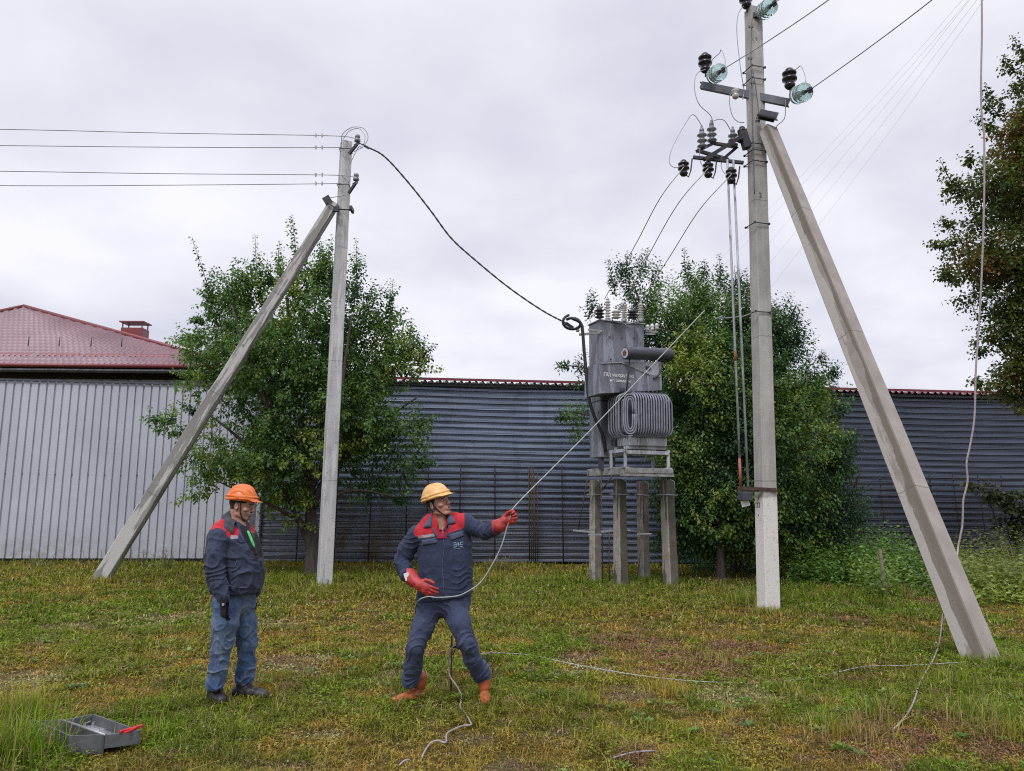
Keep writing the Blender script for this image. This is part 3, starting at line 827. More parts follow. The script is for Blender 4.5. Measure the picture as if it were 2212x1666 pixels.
    J((1518, 275, Yd+.1), (1498, 248, Yd), (1480, 268, Yd), (1452, 320, Yd-.2), (1446, 350, Yd-.25), (1458, 362, Yd-.26), (1477, 356, Yd-.26))
    J((1512, 320, Yd), (1512, 345, Yd), (1520, 362, Yd-.2), (1530, 358, Yd-.26))
    J((1560, 335, Yd), (1558, 360, Yd-.1), (1566, 375, Yd-.2), (1578, 372, Yd-.26))
    m.build('jumper_wire', M['wire'], root)
    # bent bracket half way up, left of the shaft
    m = MB(); m.tube([at(1622, 677, YR-.05), at(1606, 684, YR-.1), at(1560, 688, YR-.2), at(1546, 690, YR-.3), at(1560, 683, YR-.4)], .011, 6); m.build('rod_guide', M['galv'], root)
    # stencilled marks
    def text(s, px, py, size, yoff=-.0, rot=0.0, name='painted_mark', mat=None, nrm=None):
        pass
    return root, g1, g2, g3, LN, pend
RP, G1, G2, G3, LN, PEND = right_pole()

def text_mesh(name, body, centre, size, xdir, ydir, mat, parent, extr=.0015, spacing=1.0):
    cu = bpy.data.curves.new(name, 'FONT'); cu.body = body; cu.size = size; cu.align_x = 'CENTER'; cu.align_y = 'CENTER'; cu.extrude = extr; cu.space_line = spacing
    tmp = bpy.data.objects.new(name, cu); COL.objects.link(tmp)
    bpy.context.view_layer.update()
    me = bpy.data.meshes.new_from_object(tmp.evaluated_get(bpy.context.evaluated_depsgraph_get()))
    bpy.data.objects.remove(tmp)
    x = Vector(xdir).normalized(); y = Vector(ydir).normalized(); z = x.cross(y).normalized()
    me.transform(Matrix.Translation(centre) @ Matrix((x, y, z)).transposed().to_4x4())
    me.materials.clear(); me.materials.append(mat)
    return link_mesh(name, me, parent)
PAINT_BLACK = plain('black_stencil_paint', (.05, .05, .05), .8)
PAINT_WHITE = plain('white_stencil_paint', (.82, .84, .86), .7)
def pole_marks():
    # left face normal of the shaft (towards viewer and left)
    f = Vector((-.966, -.26, 0)).normalized(); s = Vector((.26, -.966, 0)).normalized()
    # the shaft shows two faces: one with normal f, one with normal s (right, towards viewer)
    def onface(px, py, nrm, base=.262/2):
        b = gr(1660, 1322); top = at(1627, 22, YR+.05)
        z = at(px, py, YR).z; t = (z+.3)/(top.z+.3); c = (b-Vector((0, 0, .3))).lerp(top, t)
        h = (.131*(1-t)+.1125*t)
        d = ray(px, py); o = Vector((0, 0, CAMZ)); k = ((c+nrm*(h+.002))-o).dot(nrm)/d.dot(nrm)
        return o+d*k
    for body, py, sz in (('1', 1076, .10), ('_', 1078, .12), ('23', 1092, .11), ('=', 1113, .06)):
        text_mesh('pole_number', body, onface(1638, py, f), sz, s, (0, 0, 1), PAINT_BLACK, RP)
    text_mesh('painted_mark', '2', onface(1643, 422, s), .12, -f, (0, 0, 1), PAINT_BLACK, RP)
    text_mesh('painted_mark', '9', onface(1634, 85, s), .09, -f, (0, 0, 1), PAINT_BLACK, RP)
pole_marks()

def power_wires():
    def wire(pts, r, mat, lab, name='power_line', grp='conductors running to the tall right pole', cat='power line'):
        m = MB(); m.tube(catm(pts, 10), r, 6); o = m.build(name, M[mat], loc=pts[0]); tag(o, lab, cat, grp)
    g = 'high voltage conductors reaching the glass insulators'
    def far(px, py, Y): return at(px, py, Y)
    def straight(G, px, py, Y, lab):
        p0 = G+LN*.15; p1 = at(px, py, Y); d = p1-p0
        wire([p0+d*t+Vector((0, 0, -.10*math.sin(math.pi*min(t/2.2, 1)))) for t in (0, .3, .6, 1, 1.5, 2.2)], .008, 'wire', lab, grp=g)
    straight(G1, 1768, 0, YR-3.2, 'bare conductor rising from the left glass string across the top of the pole')
    straight(G2, 1992, 0, YR-3.6, 'bare conductor rising to the upper right from the right end of the crossarm')
    straight(G3, 1800, -80, YR-3.2, 'bare conductor leaving the glass string at the very top of the pole')
    # three down leads from the switch to the transformer bushings
    g = 'down leads from the switch to the transformer'
    ends = [(1306, 646), (1338, 676), (1368, 672)]; Yt = TR_Y
    mids = [((1425, 430, 12.3), (1372, 530, 13.6)), ((1465, 440, 12.3), (1402, 550, 13.6)), ((1510, 455, 12.3), (1440, 565, 13.6))]
    labs = ['left one of the three down leads from the switch to the transformer', 'middle one of the three down leads from the switch to the transformer', 'right one of the three down leads from the switch to the transformer']
    for e, md, lb, p in zip(ends, mids, labs, PEND):
        wire([p, at(*md[0]), at(*md[1]), at(e[0], e[1], Yt)], .0075, 'wire', lb, grp=g)
    # distant line behind
    g = 'thin distant overhead lines in the right sky'
    L = [((1900, 200), (2105, -30)), ((1880, 240), (2110, -20)), ((1862, 290), (2095, 0)), ((1845, 345), (2110, 0)), ((1858, 370), (2125, 0))]
    lb = ['topmost of the thin distant lines', 'second from the top of the thin distant lines', 'middle one of the thin distant lines', 'second from the bottom of the thin distant lines', 'lowest of the thin distant lines']
    for k, ((xa, ya), (xb, yb)) in enumerate(L):
        s = (yb-ya)/(xb-xa)
        x2, x3 = 1560-12*k, 2300
        p = [at(xa+(880-ya)/s*1.12, 880, 130), at(x2, ya+s*(x2-xa)*.93, 88), at(xa, ya, 62), at(xb, yb, 40), at(x3, yb+s*(x3-xb), 30)]
        wire(p, .007, 'far_wire', lb[k]+' behind the strut', 'distant_line', g)
TR_Y = 15.2

# ------------------------------------------------------------------ left pole
YL = gr(700, 1272).y
def left_pole():
    b = gr(700, 1272); top = at(748, 308, YL+.1)
    root = empty('low_voltage_pole', b, 'limed concrete low voltage pole with a strut standing before the round tree', 'utility pole')
    m = MB(); m.prism(b-Vector((0, 0, .3)), top, (.255, .27), (.21, .20), Vector((.44, -.9, 0)), seg=22, jit=.003)
    m.build('pole_shaft', M['conc_left'], root)
    sb = gr(214, 1258); st = at(723, 438, YL-.1)
    m = MB(); ext = (st-sb).normalized(); m.prism(sb-ext*.25, st, (.28, .25), (.19, .2), Vector((.2, -.95, .25)), seg=22, jit=.003)
    m.build('strut', M['conc_left_strut'], root)
    def P(px, py, dy=0): return at(px, py, YL+dy)
    m = MB(); m.bar(P(701, 438, -.15), P(715, 430, -.15), .12, .16); m.tube([P(705, 436, -.24), P(728, 452, -.24), P(760, 454, -.2)], .014, 6); m.tube([P(710, 440, .1), P(760, 456, .12)], .014, 6)
    m.box(P(726, 452, -.22), (.12, .06, .1)); m.box(P(760, 453, -.1), (.05, .25, .08)); m.build('strut_clamp', M['black_metal'], root)
    m = MB()
    for py, w in ((327, .23), (404, .235)):
        c = P(748-(py-308)*.05, py); h = w/2
        for s in (-1, 1):
            m.tube([c+Vector((-h, s*h, 0)), c+Vector((h, s*h, .01))], .008, 6); m.tube([c+Vector((s*h, -h, 0)), c+Vector((s*h, h, 0))], .008, 6)
    m.build('band_clamp', M['black_metal'], root)
    ins = []
    for (xa, ya, xb, yb, it) in ((758, 331, 771, 312, (771, 312)), (757, 416, 768, 396, (768, 396))):
        m = MB(); m.bar(P(xa-4, ya+2, -.16), P(xb, yb, -.2), .05, .05); m.bar(P(xb-4, yb+2, -.2), P(xb+3, yb-2, .1), .05, .04); br = m.build('insulator_bracket', M['black_metal'], root)
        for dy, dx in ((-.2, 0), (.12, 2)):
            q = P(it[0]+dx, it[1]-2, dy); mm = MB(); mm.tube([q, q+Vector((0, 0, .05))], .01, 6)
            mm.lathe([(0, .03), (.01, .055), (.06, .052), (.075, .035), (.09, .034), (.1, .046), (.14, .042), (.165, .02)], q+Vector((0, 0, .03)), (0, 0, 1), 12)
            mm.build('pin_insulator', M['porc_grey'], root); ins.append(q+Vector((0, 0, .11)))
    m = MB()
    def J(*pp, r=.008): m.tube(catm([P(*q) for q in pp]), r, 6)
    J((738, 312, -.1), (740, 290, -.15), (762, 275, -.2), (786, 278, -.2), (795, 295, -.2), (790, 310, -.2), (784, 316, -.2))
    J((742, 300, 0), (755, 283, 0), (775, 278, 0), (788, 292, -.1), (786, 312, -.15))
    J((784, 318, -.2), (775, 318, -.15), (768, 330, -.2), (757, 352, -.2)); J((784, 318, -.2), (772, 324, -.2), (765, 328, -.2))
    J((752, 350, -.15), (756, 365, -.16), (756, 385, -.17), (752, 395, -.16)); J((744, 384, -.15), (752, 390, -.16), (756, 400, -.16))
    J((700, 436, -.2), (712, 428, -.2), (734, 424, -.2), (752, 420, -.2))
    m.build('jumper_wire', M['wire'], root)
    # twist and scribble marks
    text_mesh('painted_mark', '2', P(708, 1258, -.175), .13, (.95, -.3, 0), (.0, 0, 1), PAINT_BLACK, root)
    return ins
INS = left_pole()
def low_wires():
    g = 'four low voltage wires leaving the left pole to the left'
    rows = [((0, 279.5), (700, 293), INS[0], 'topmost of the four wires running left from the pale left pole', (770, 297)),
            ((0, 314.5), (700, 319), None, 'second from the top of the four wires running left from the left pole', (738, 317)),
            ((0, 370), (700, 378), INS[2], 'third from the top of the four wires running left from the left pole', (766, 381)),
            ((0, 401), (700, 397), None, 'lowest of the four wires running left from the pale left pole', (734, 395))]
    for (xa, ya), (xb, yb), e, lb, (xe, ye) in rows:
        pts = [at(-700, ya-8, YL+.3), at(xa, ya, YL), at(350, (ya+yb)/2+1.2, YL), at(xb, yb, YL), (e if e is not None else at(xe, ye, YL-.12))]
        m = MB(); m.tube(catm(pts, 8), .0085, 6)
        for k in (0, 1, 2):
            if k < 2:
                q = at(xb-(k*14)-4, yb-.3, YL); m.box(q, (.03, .03, .07))
        o = m.build('power_line', M['wire'], loc=pts[1]); tag(o, lb, 'power line', g)
    # sagging twisted service cable
    keys = [(790, 316), (830, 338), (880, 392), (930, 455), (975, 515), (1030, 565), (1100, 622), (1170, 670), (1222, 698)]
    n = len(keys); K = [at(px, py, YL-.15+(TR_Y+.3-YL+.15)*i/(n-1)) for i, (px, py) in enumerate(keys)]
    P0 = catm(K, 26); m = MB()
    for ph in (0, math.pi):
        q = []
        for i, p in enumerate(P0):
            a = i*.55+ph; q.append(p+Vector((math.cos(a)*.007, math.sin(a)*.6*.007, math.sin(a)*.007)))
        m.tube(q, .0135, 6)
    m.tube([at(768, 306, YL-.2), at(784, 313, YL-.16), K[0]], .012, 6); m.bar(at(784, 313, YL-.17), at(797, 321, YL-.15), .035, .035)
    o = m.build('service_cable', M['cable_black'], loc=K[0]); tag(o, 'black twisted cable sagging from the left pole to the transformer', 'cable')
low_wires()

# ------------------------------------------------------------------ transformer substation on four posts
def substation():
    th = R(20)
    u = Vector((math.cos(th), math.sin(th), 0)); v = Vector((-math.sin(th), math.cos(th), 0))     # right, back
    c0 = at(1353, 1014, 14.55); c0z = c0.z
    O = Vector((c0.x, c0.y, 0))                                                                    # nearest platform corner, on the ground
    root = empty('transformer_substation', O+u*.5+v*.7, 'grey pole mounted transformer substation with cabinet on four concrete posts', 'transformer')
    Rz = Matrix.Rotation(th, 3, 'Z'); S = .9455
    def Q(a, b, z): return O+u*a+v*b+Vector((0, 0, z))
    zp = c0z
    # posts
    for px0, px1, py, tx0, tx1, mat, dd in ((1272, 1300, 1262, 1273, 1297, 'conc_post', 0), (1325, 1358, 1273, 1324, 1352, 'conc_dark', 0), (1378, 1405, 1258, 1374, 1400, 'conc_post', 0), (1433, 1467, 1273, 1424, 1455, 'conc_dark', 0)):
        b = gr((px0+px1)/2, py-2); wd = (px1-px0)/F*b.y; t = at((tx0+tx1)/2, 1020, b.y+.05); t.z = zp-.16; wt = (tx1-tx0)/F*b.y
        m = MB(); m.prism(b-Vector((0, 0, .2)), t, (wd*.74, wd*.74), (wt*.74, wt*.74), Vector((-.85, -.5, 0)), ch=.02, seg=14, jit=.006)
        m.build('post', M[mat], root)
        mm = MB(); q = b.lerp(t, .86)
        mm.tube([q+Vector((-wd*.55, -wd*.5, 0)), q+Vector((wd*.55, -wd*.5, -.01))], .014, 6); mm.tube([q+Vector((-wd*.6, -wd*.45, .0)), q+Vector((-wd*.6, wd*.4, 0))], .012, 6)
        mm.build('post_clamp', M['galv'], root)
        mm = MB(); mm.tube([q+Vector((wd*.38, -wd*.5, -.0)), q+Vector((wd*.36, -wd*.5, .26)), q+Vector((wd*.1, -wd*.5, .30))], .012, 6); mm.build('u_bolt', M['galv'], root)
    # platform channels
    m = MB(); LB = 1.62
    m.bar(Q(-.03, 0, zp-.02), Q(1.0, 0, zp-.02), .08, .1, bev=.008); m.bar(Q(0, 0.04, zp-.02), Q(0, LB, zp-.02), .08, .15, bev=.008)
    m.bar(Q(.97, .04, zp-.02), Q(.97, LB, zp-.02), .08, .15); m.bar(Q(0, LB, zp-.02), Q(1.0, LB, zp-.02), .08, .12)
    m.bar(Q(0, .55, zp-.03), Q(1.0, .55, zp-.03), .07, .1); m.bar(Q(-.1, .02, zp-.1), Q(1.02, .02, zp-.1), .1, .05)
    m.build('platform_frame', M['platform'], root)
    # z-shaped transformer stands
    m = MB()
    for a in (.0, .93):
        for b in (.04, .62):
            m.bar(Q(a, b, zp+.03), Q(a, b, zp+.38), .055, .055); m.box(Q(a, b, zp+.04), (.12, .1, .02), Rz)
        m.bar(Q(a, .0, zp+.36), Q(a, .66, zp+.36), .05, .06)
    m.bar(Q(.0, .02, zp+.33), Q(.93, .02, zp+.33), .05, .07); m.bar(Q(.0, .64, zp+.33), Q(.93, .64, zp+.33), .05, .07)
    m.bar(Q(.03, .1, zp+.42), Q(.9, .1, zp+.42), .1, .05); m.bar(Q(.03, .5, zp+.42), Q(.9, .5, zp+.42), .1, .05)
    m.bar(Q(-.55+.25, .04, zp+.03), Q(-.3, .04, zp+.35), .03, .03)
    m.build('transformer_stand', M['sub_light'], root)
    # tank
    z0 = at(1380, 951, 14.8).z; z1 = at(1380, 852, 14.8).z
    tk0, tk1 = .10, .86; w0, w1 = -.02, .50
    m = MB(); m.box(Q((tk0+tk1)/2, .24, (z0+z1)/2-.02), (tk1-tk0, .42, z1-z0-.02), Rz, 0, .02)
    mm = MB(); mm.box(Q((tk0+tk1)/2, .24, z0-.02), (tk1-tk0+.06, .5, .2), Rz, 0, .015)
    tank = m.build('tank', M['sub_dark'], root); mm.build('tank_base', M['sub_light'], tank)  # dark tank colour paints in the shade in the gaps between cooling tubes
    m = MB(); m.box(Q((tk0+tk1)/2, .24, z1+.0), (tk1-tk0+.1, .56, .04), Rz, 0, .01)
    for k in range(9): m.lathe([(0, .014), (.03, .014)], Q(tk0+.02+k*.093, -.02, z1+.02), (0, 0, 1), 6)
    m.build('tank_lid', M['sub_dark'], tank)
    # radiator tubes: C-shaped loops round front side and left end
    zb, zt = z0+.10, z1-.06
    def loop(base, outdir, depth, zlo, zhi, r=.018, rc=.17):
        pts = []
        o = Vector(outdir)
        for k in range(7):
            a = k/6*math.pi/2; pts.append(base+o*(depth-rc+rc*math.sin(a))+Vector((0, 0, zhi-rc+rc*math.cos(a))))
        for k in range(7):
            a = k/6*math.pi/2; pts.append(base+o*(depth-rc+rc*math.cos(a))+Vector((0, 0, zlo+rc-rc*math.sin(a))))
        pts = [base+Vector((0, 0, zhi))]+pts+[base+Vector((0, 0, zlo))]
        return pts
    m = MB()
    for k in range(14):
        a = tk0+.02+k*(tk1-tk0-.04)/13
        m.tube(loop(Q(a, .03, 0), -v, .22, zb-.05, zt+.05), .0165, 8)
    m.build('radiator', M['sub_rad'], tank, label='row of vertical cooling tubes along the front of the tank')
    m = MB()
    for k in range(5):
        b = .04+k*.10
        m.tube(loop(Q(.12, b, 0), -u, .25, zb-.05, zt+.05), .0165, 8)
        if k in (0, 1, 2, 3): m.tube(loop(Q(.14, b, 0), -u, .14, zb+.05, zt-.05, rc=.07), .0165, 8)
    m.build('radiator', M['sub_rad'], tank, label='cooling tubes on the narrow left end of the tank')
    m = MB(); cc = Q(.03, -.12, (zb+zt)/2); hx_ = ray(1341, 897).normalized(); sx_ = Vector((hx_.y, -hx_.x, 0)).normalized()
    for k, (hw, hh) in enumerate(((.125, .375), (.088, .33), (.050, .285))):
        pts = [cc+sx_*(hw*math.copysign(abs(math.cos(a))**.75, math.cos(a)))+Vector((0, 0, hh*math.copysign(abs(math.sin(a))**.62, math.sin(a)))) for a in np.linspace(0, 2*math.pi, 33)]
        m.tube(pts, .0165, 8)
    m.build('radiator', M['sub_rad'], tank, label='nested oval cooling tubes at the front corner of the tank')
    m = MB()
    for k in range(5):
        b = .04+k*.10; m.tube(loop(Q(.84, b, 0), u, .20, zb-.03, zt+.03), .0165, 8)
    m.build('radiator', M['sub_rad'], tank, label='cooling tubes on the far right end of the tank')
    m = MB()
    for k in range(9):
        a = tk0+.02+k*(tk1-tk0-.04)/8; m.tube(loop(Q(a, .44, 0), v, .16, zb-.03, zt+.03), .0165, 6)
    m.build('radiator', M['sub_rad'], tank, label='cooling tubes on the back of the tank')
    # cabinet behind-left (stands on the platform)
    cb = .80; ca = at(1296, 800, 15.3)
    zc0 = at(1283, 988, 15.3).z; zc1 = at(1340, 694, 15.3).z
    # corner of cabinet nearest: its left-front edge at column 1296
    d = ray(1296, 800); k = (Q(0, cb, 0).dot(v))/d.dot(v); pc = d*k
    a0 = (pc-O).dot(u)
    d = ray(1393, 800); k = (Q(0, cb, 0).dot(v))/d.dot(v); a1 = (d*k-O).dot(u)
    m = MB(); dep = .5
    m.box(Q((a0+a1)/2, cb+dep/2, (zc0+zc1)/2+.55), (a1-a0, dep, zc1-zc0-1.1), Rz, 0, .012)
    m.box(Q(a0+.20, cb+dep/2, zc0+.58), (.40, dep, 1.16), Rz, 0, .012)
    cab = m.build('cabinet', M['sub'], root)
    m = MB(); m.box(Q((a0+a1)/2, cb+dep/2, zc1+.012), (a1-a0+.05, dep+.05, .025), Rz, 0, .006); m.build('cabinet_roof', M['sub_light'], cab)
    m = MB()
    for zz in (.9, 1.35):
        for bb in (.08, .3): m.box(Q(a0-.004, cb+bb, zc0+zz), (.012, .05, .03), Rz)
    m.bar(Q(a0+.32, cb-.02, zc0+.1), Q(a0+.4, cb-.02, zc0+1.3), .03, .03)
    m.build('cabinet_hinge', M['sub_dark'], cab)
    # bolts in front
    m = MB()
    for px, py in ((1317, 728), (1343, 730), (1370, 731), (1319, 776), (1376, 776)):
        d = ray(px, py); k = (Q(0, cb-.004, 0).dot(v))/d.dot(v); q = Vector((0, 0, CAMZ))+d*k
        m.lathe([(0, .018), (.012, .016), (.02, .005)], q, -v, 8)
    m.build('bolt', M['sub_dark'], cab)['kind'] = 'stuff'
    # legs below cabinet
    m = MB(); m.box(Q(a0+.06, cb+.1, (zp+zc0)/2+.02), (.08, .1, zc0-zp), Rz); m.box(Q(a0+.3, cb+.1, (zp+zc0)/2+.02), (.08, .1, zc0-zp), Rz); m.build('cabinet_foot', M['sub_dark'], cab)
    # hood over the bushings: sloping shroud in front of the cabinet, above the tank
    hz0 = at(1380, 846, 14.7).z; hz1 = at(1300, 775, 15.2).z
    def onv(px, py, b):
        d = ray(px, py); k = (Q(0, b, 0)-Vector((0, 0, CAMZ))).dot(v)/d.dot(v); return Vector((0, 0, CAMZ))+d*k
    fb = .12
    p = [onv(1296, 784, fb), onv(1296, 850, fb), onv(1430, 843, fb), onv(1429, 815, fb), onv(1404, 808, fb), onv(1342, 783, fb)]
    m = MB(); n_ = len(p); off = v*(cb-fb-.003)
    m.v = p+[q+off for q in p]
    m.face(range(n_-1, -1, -1)); m.face(range(n_, 2*n_))
    for i in range(n_): j = (i+1) % n_; m.face((i, j, j+n_, i+n_))
    m.build('bushing_hood', M['sub'], root)
    hood = bpy.data.objects['bushing_hood'] if 'bushing_hood' in bpy.data.objects else None
    m = MB(); q = [onv(1345, 782, fb+.05), onv(1404, 809, fb+.05), onv(1428, 815, fb+.05), onv(1428, 782, fb+.05)]
    q2 = [x+v*.4 for x in q]; m.v = q+q2; m.face((3, 2, 1, 0)); m.face((4, 5, 6, 7))
    for i in range(4): j = (i+1) % 4; m.face((i, j, j+4, i+4))
    m.build('hood_gusset', plain('pale_unpainted_sheet', (.40, .41, .45), .5, .1, .12, 5), root)
    m = MB(); m.bar(onv(1298, 785, fb-.01), onv(1342, 783, fb-.01), .02, .02, up=v); m.bar(onv(1342, 783, fb-.01), onv(1404, 809, fb-.01), .02, .02, up=v); m.build('hood_seam', M['sub_light'], root)
    for q_, sz_ in ((onv(1401, 795, fb+.03), (.1, .02, .06)), (onv(1344, 842, fb-.01), (.09, .03, .07))):
        m = MB(); m.box(q_, sz_, Rz); m.build('name_plate', M['sub_dark'], root)
    # lettering on the hood
    c = onv(1337, 811, fb-.004); c2 = onv(1340, 823, fb-.004)
    text_mesh('warning_text', '\u041f\u0456\u0434 \u043d\u0430\u043f\u0440\u0443\u0433\u043e\u044e', c, .10, u, (0, 0, 1), PAINT_WHITE, root)
    text_mesh('warning_text', '\u043d\u0435 \u0437\u043d\u0456\u043c\u0430\u0442\u0438', c2, .088, u, (0, 0, 1), PAINT_WHITE, root)
    # conservator drum above the hood, round end with a badge
    e0 = onv(1350, 763, .0); e1 = onv(1446, 766, .30)
    ax = (e1-e0).normalized(); ln = (e1-e0).length; r = .125
    m = MB(); m.lathe([(0, r*.9), (.008, r), (.05, r), (.055, r*.99), (ln-.04, r*.99), (ln-.035, r), (ln, r), (ln+.02, r*.7)], e0, ax, 28)
    cons = m.build('conservator', M['sub_dark'], root)
    m = MB(); m.lathe([(0, r*.78), (.006, r*.78)], e0-ax*.006, -ax, 24); bd = m.build('badge', M['sub_light'], cons)
    m = MB()
    for k in range(5):
        a = k*2*math.pi/5+.3; x = Vector((0, 0, 1)); y = ax.cross(x).normalized(); x = y.cross(ax)
        m.lathe([(0, r*.2), (.004, r*.18)], e0-ax*.013+(x*math.cos(a)+y*math.sin(a))*r*.25, -ax, 6)
    m.build('badge_emblem', plain('dark_red_enamel', (.2, .04, .03), .5), bd)
    m = MB(); m.tube([e0+ax*.12-Vector((0, 0, r*.9)), onv(1358, 800, .06), onv(1353, 845, .06)], .014, 8); m.build('oil_pipe', M['sub_dark'], root); m = MB()
    m.tube(catm([e0+ax*(ln*.78)-Vector((0, 0, r*.9)), onv(1427, 795, .1), onv(1424, 808, .1), onv(1412, 818, .1)]), .022, 8)
    m.build('oil_pipe', M['sub_dark'], root)
    # bushings and arresters on the cabinet roof
    zr = zc1+.02
    white = [(1313, 643, 686), (1348, 652, 690), (1384, 650, 688)]
    for px, ty, by in white:
        b = at(px, by, 15.45); b.z = zr; t = at(px, ty, 15.45)
        mm = MB(); ribbed(mm, b+Vector((0, 0, .04)), (0, 0, 1), t.z-b.z-.1, .034, .062, 7); o = mm.build('surge_arrester', M['porc_white'], root)
        mm = MB(); mm.lathe([(0, .055), (.05, .055), (.055, .03)], b, (0, 0, 1), 10); mm.lathe([(0, .035), (.03, .035), (.05, .012), (.08, .012)], Vector((b.x, b.y, t.z-.06)), (0, 0, 1), 10); mm.build('arrester_cap', M['sub_light'], o)
    dark = [(1295, 664, 686, 'porc_dark'), (1331, 668, 690, 'porc_white'), (1366, 668, 690, 'porc_dark')]
    for px, ty, by, mt in dark:
        b = at(px, by, 15.25); b.z = zr; t = at(px, ty, 15.25)
        mm = MB(); ribbed(mm, b+Vector((0, 0, .02)), (0, 0, 1), t.z-b.z-.05, .06, .10, 3); o = mm.build('bushing', M[mt], root)
        mm = MB(); mm.lathe([(0, .02), (.07, .015), (.1, .02), (.11, .005)], Vector((b.x, b.y, t.z-.03)), (0, 0, 1), 8); mm.build('bushing_terminal', M['galv'], o)
    m = MB(); m.tube(catm([onv(1322, 686, cb-.05), onv(1325, 694, cb-.05), onv(1345, 699, cb-.05), onv(1356, 700, cb-.05), onv(1372, 697, cb-.05), onv(1384, 694, cb-.05)]), .012, 6)
    m.tube([onv(1350, 700, cb-.05), onv(1357, 708, cb-.05)], .012, 6); m.build('earth_lead', M['galv'], root)
    # side insulators at upper right and upper left brackets
    m = MB(); m.bar(onv(1394, 715, cb+.1), onv(1420, 718, cb+.1), .05, .05); m.bar(onv(1393, 721, cb+.1), onv(1415, 722, cb+.1), .03, .04); br = m.build('side_bracket', M['platform'], root)
    for px, py in ((1399, 712), (1409, 711), (1419, 709)):
        mm = MB(); q = onv(px, py, cb+.1); mm.lathe([(0, .035), (.03, .045), (.05, .03), (.07, .045), (.11, .04), (.13, .02)], q-Vector((0, 0, .03)), (0, 0, 1), 12); mm.build('spool_insulator', M['porc_white'], br)
    m = MB(); q0 = onv(1252, 723, cb); m.bar(q0, onv(1296, 719, cb+.0), .05, .045); m.bar(onv(1270, 712, cb+.1), onv(1300, 716, cb-.03), .035, .035); bl = m.build('side_bracket', M['platform'], root)
    for px, py in ((1248, 714), (1258, 711)):
        mm = MB(); q = onv(px, py, cb+.05); mm.lathe([(0, .03), (.03, .04), (.05, .028), (.07, .04), (.11, .03)], q-Vector((0, 0, .03)), (0, 0, 1), 12); mm.build('spool_insulator', M['porc_white'], bl)
    # cable loop and drop into the cabinet
    m = MB(); pts = []
    for k in range(21):
        a = -2.2+k/20*2*math.pi*1.05; pts.append(onv(1235+19*math.cos(a), 702+14*math.sin(a)-0.4*k, cb-.02-.004*k))
    m.tube(pts, .028, 8)
    m.bar(onv(1222, 698, cb), onv(1238, 709, cb), .05, .05)
    m.tube(catm([onv(1236, 688, cb-.1), onv(1252, 696, cb-.12), onv(1258, 712, cb-.12), onv(1262, 760, cb-.12), onv(1268, 820, cb-.13), onv(1272, 860, cb-.14), onv(1284, 900, cb-.14), onv(1302, 940, cb-.12), onv(1308, 975, cb-.05)]), .032, 10)
    m.build('entry_cable', M['cable_black'], root)
    # lower tie rods, ladder bracket between posts
    m = MB()
    m.bar(at(1238, 1146, 15.0), at(1285, 1150, 14.9), .06, .03); m.bar(at(1300, 1149, 14.9), at(1327, 1146, 14.7), .06, .04); m.bar(at(1358, 1146, 14.6), at(1374, 1148, 14.9), .04, .03)
    m.bar(at(1270, 1155, 14.7), at(1300, 1155, 14.7), .03, .025); m.bar(at(1376, 1154, 15.0), at(1407, 1153, 15.0), .03, .025)
    m.build('tie_clamp', M['galv'], root)
    m = MB(); m.tube([at(1272, 1018, 14.9), at(1249, 1145, 15.0)], .012, 6); m.tube([at(1299, 1020, 15.0), at(1302, 1260, 15.0)], .011, 6)
    m.tube([at(1316, 1150, 15.0), at(1317, 1255, 15.0)], .012, 6)
    for yy in (1185, 1225): m.tube([at(1300, yy, 15.0), at(1317, yy, 15.0)], .01, 6)
    m.tube([at(1390, 1150, 15.0), at(1376, 1250, 14.9)], .011, 6); m.tube([at(1388, 1036, 15.0), at(1391, 1130, 15.1)], .01, 6); m.tube([at(1325, 1025, 15.0), at(1300, 1060, 15.2)], .012, 6)
    m.build('earthing_rod', M['rust'], root)
substation()
power_wires()
# ------------------------------------------------------------------ foliage tools
def leaf_mat(name, rough=.5, trans=.35, spec=.4):
    t = NT(name)
    a = t.n('ShaderNodeAttribute'); a.attribute_name = 'col'
    t.base(a.outputs['Color']); t.rough(rough, 0, spec)
    tr = t.n('ShaderNodeBsdfTranslucent'); t.l(t.mix(1.0, a.outputs['Color'], (1.2, 1.25, .6), 'MULTIPLY'), tr.inputs['Color'])
    ms = t.n('ShaderNodeMixShader'); ms.inputs[0].default_value = trans
    t.l(t.b.outputs[0], ms.inputs[1]); t.l(tr.outputs[0], ms.inputs[2]); t.l(ms.outputs[0], t.out.inputs['Surface'])
    return t.m
M['leaf'] = leaf_mat('leaf_blade', .40, .36, .3)
M['grass'] = leaf_mat('grass_blade', .8, .32, .06)
def bark(name, c):
    t = NT(name)
    k = t.mix(t.ramp(t.noise(1, 5, .7, 'Object', (14, 14, 3)), [(.35, 0.), (.65, 1.)]), mul(c, .6), mul(c, 1.4))
    t.base(k); t.rough(.9, 0, .2); t.bump(t.noise(1, 5, .7, 'Object', (30, 30, 6)), .7, .02)
    return t.m
M['bark'] = bark('grey_brown_bark', (.075, .062, .055))
def nrmz(v): return v/np.maximum(np.linalg.norm(v, axis=1, keepdims=True), 1e-9)

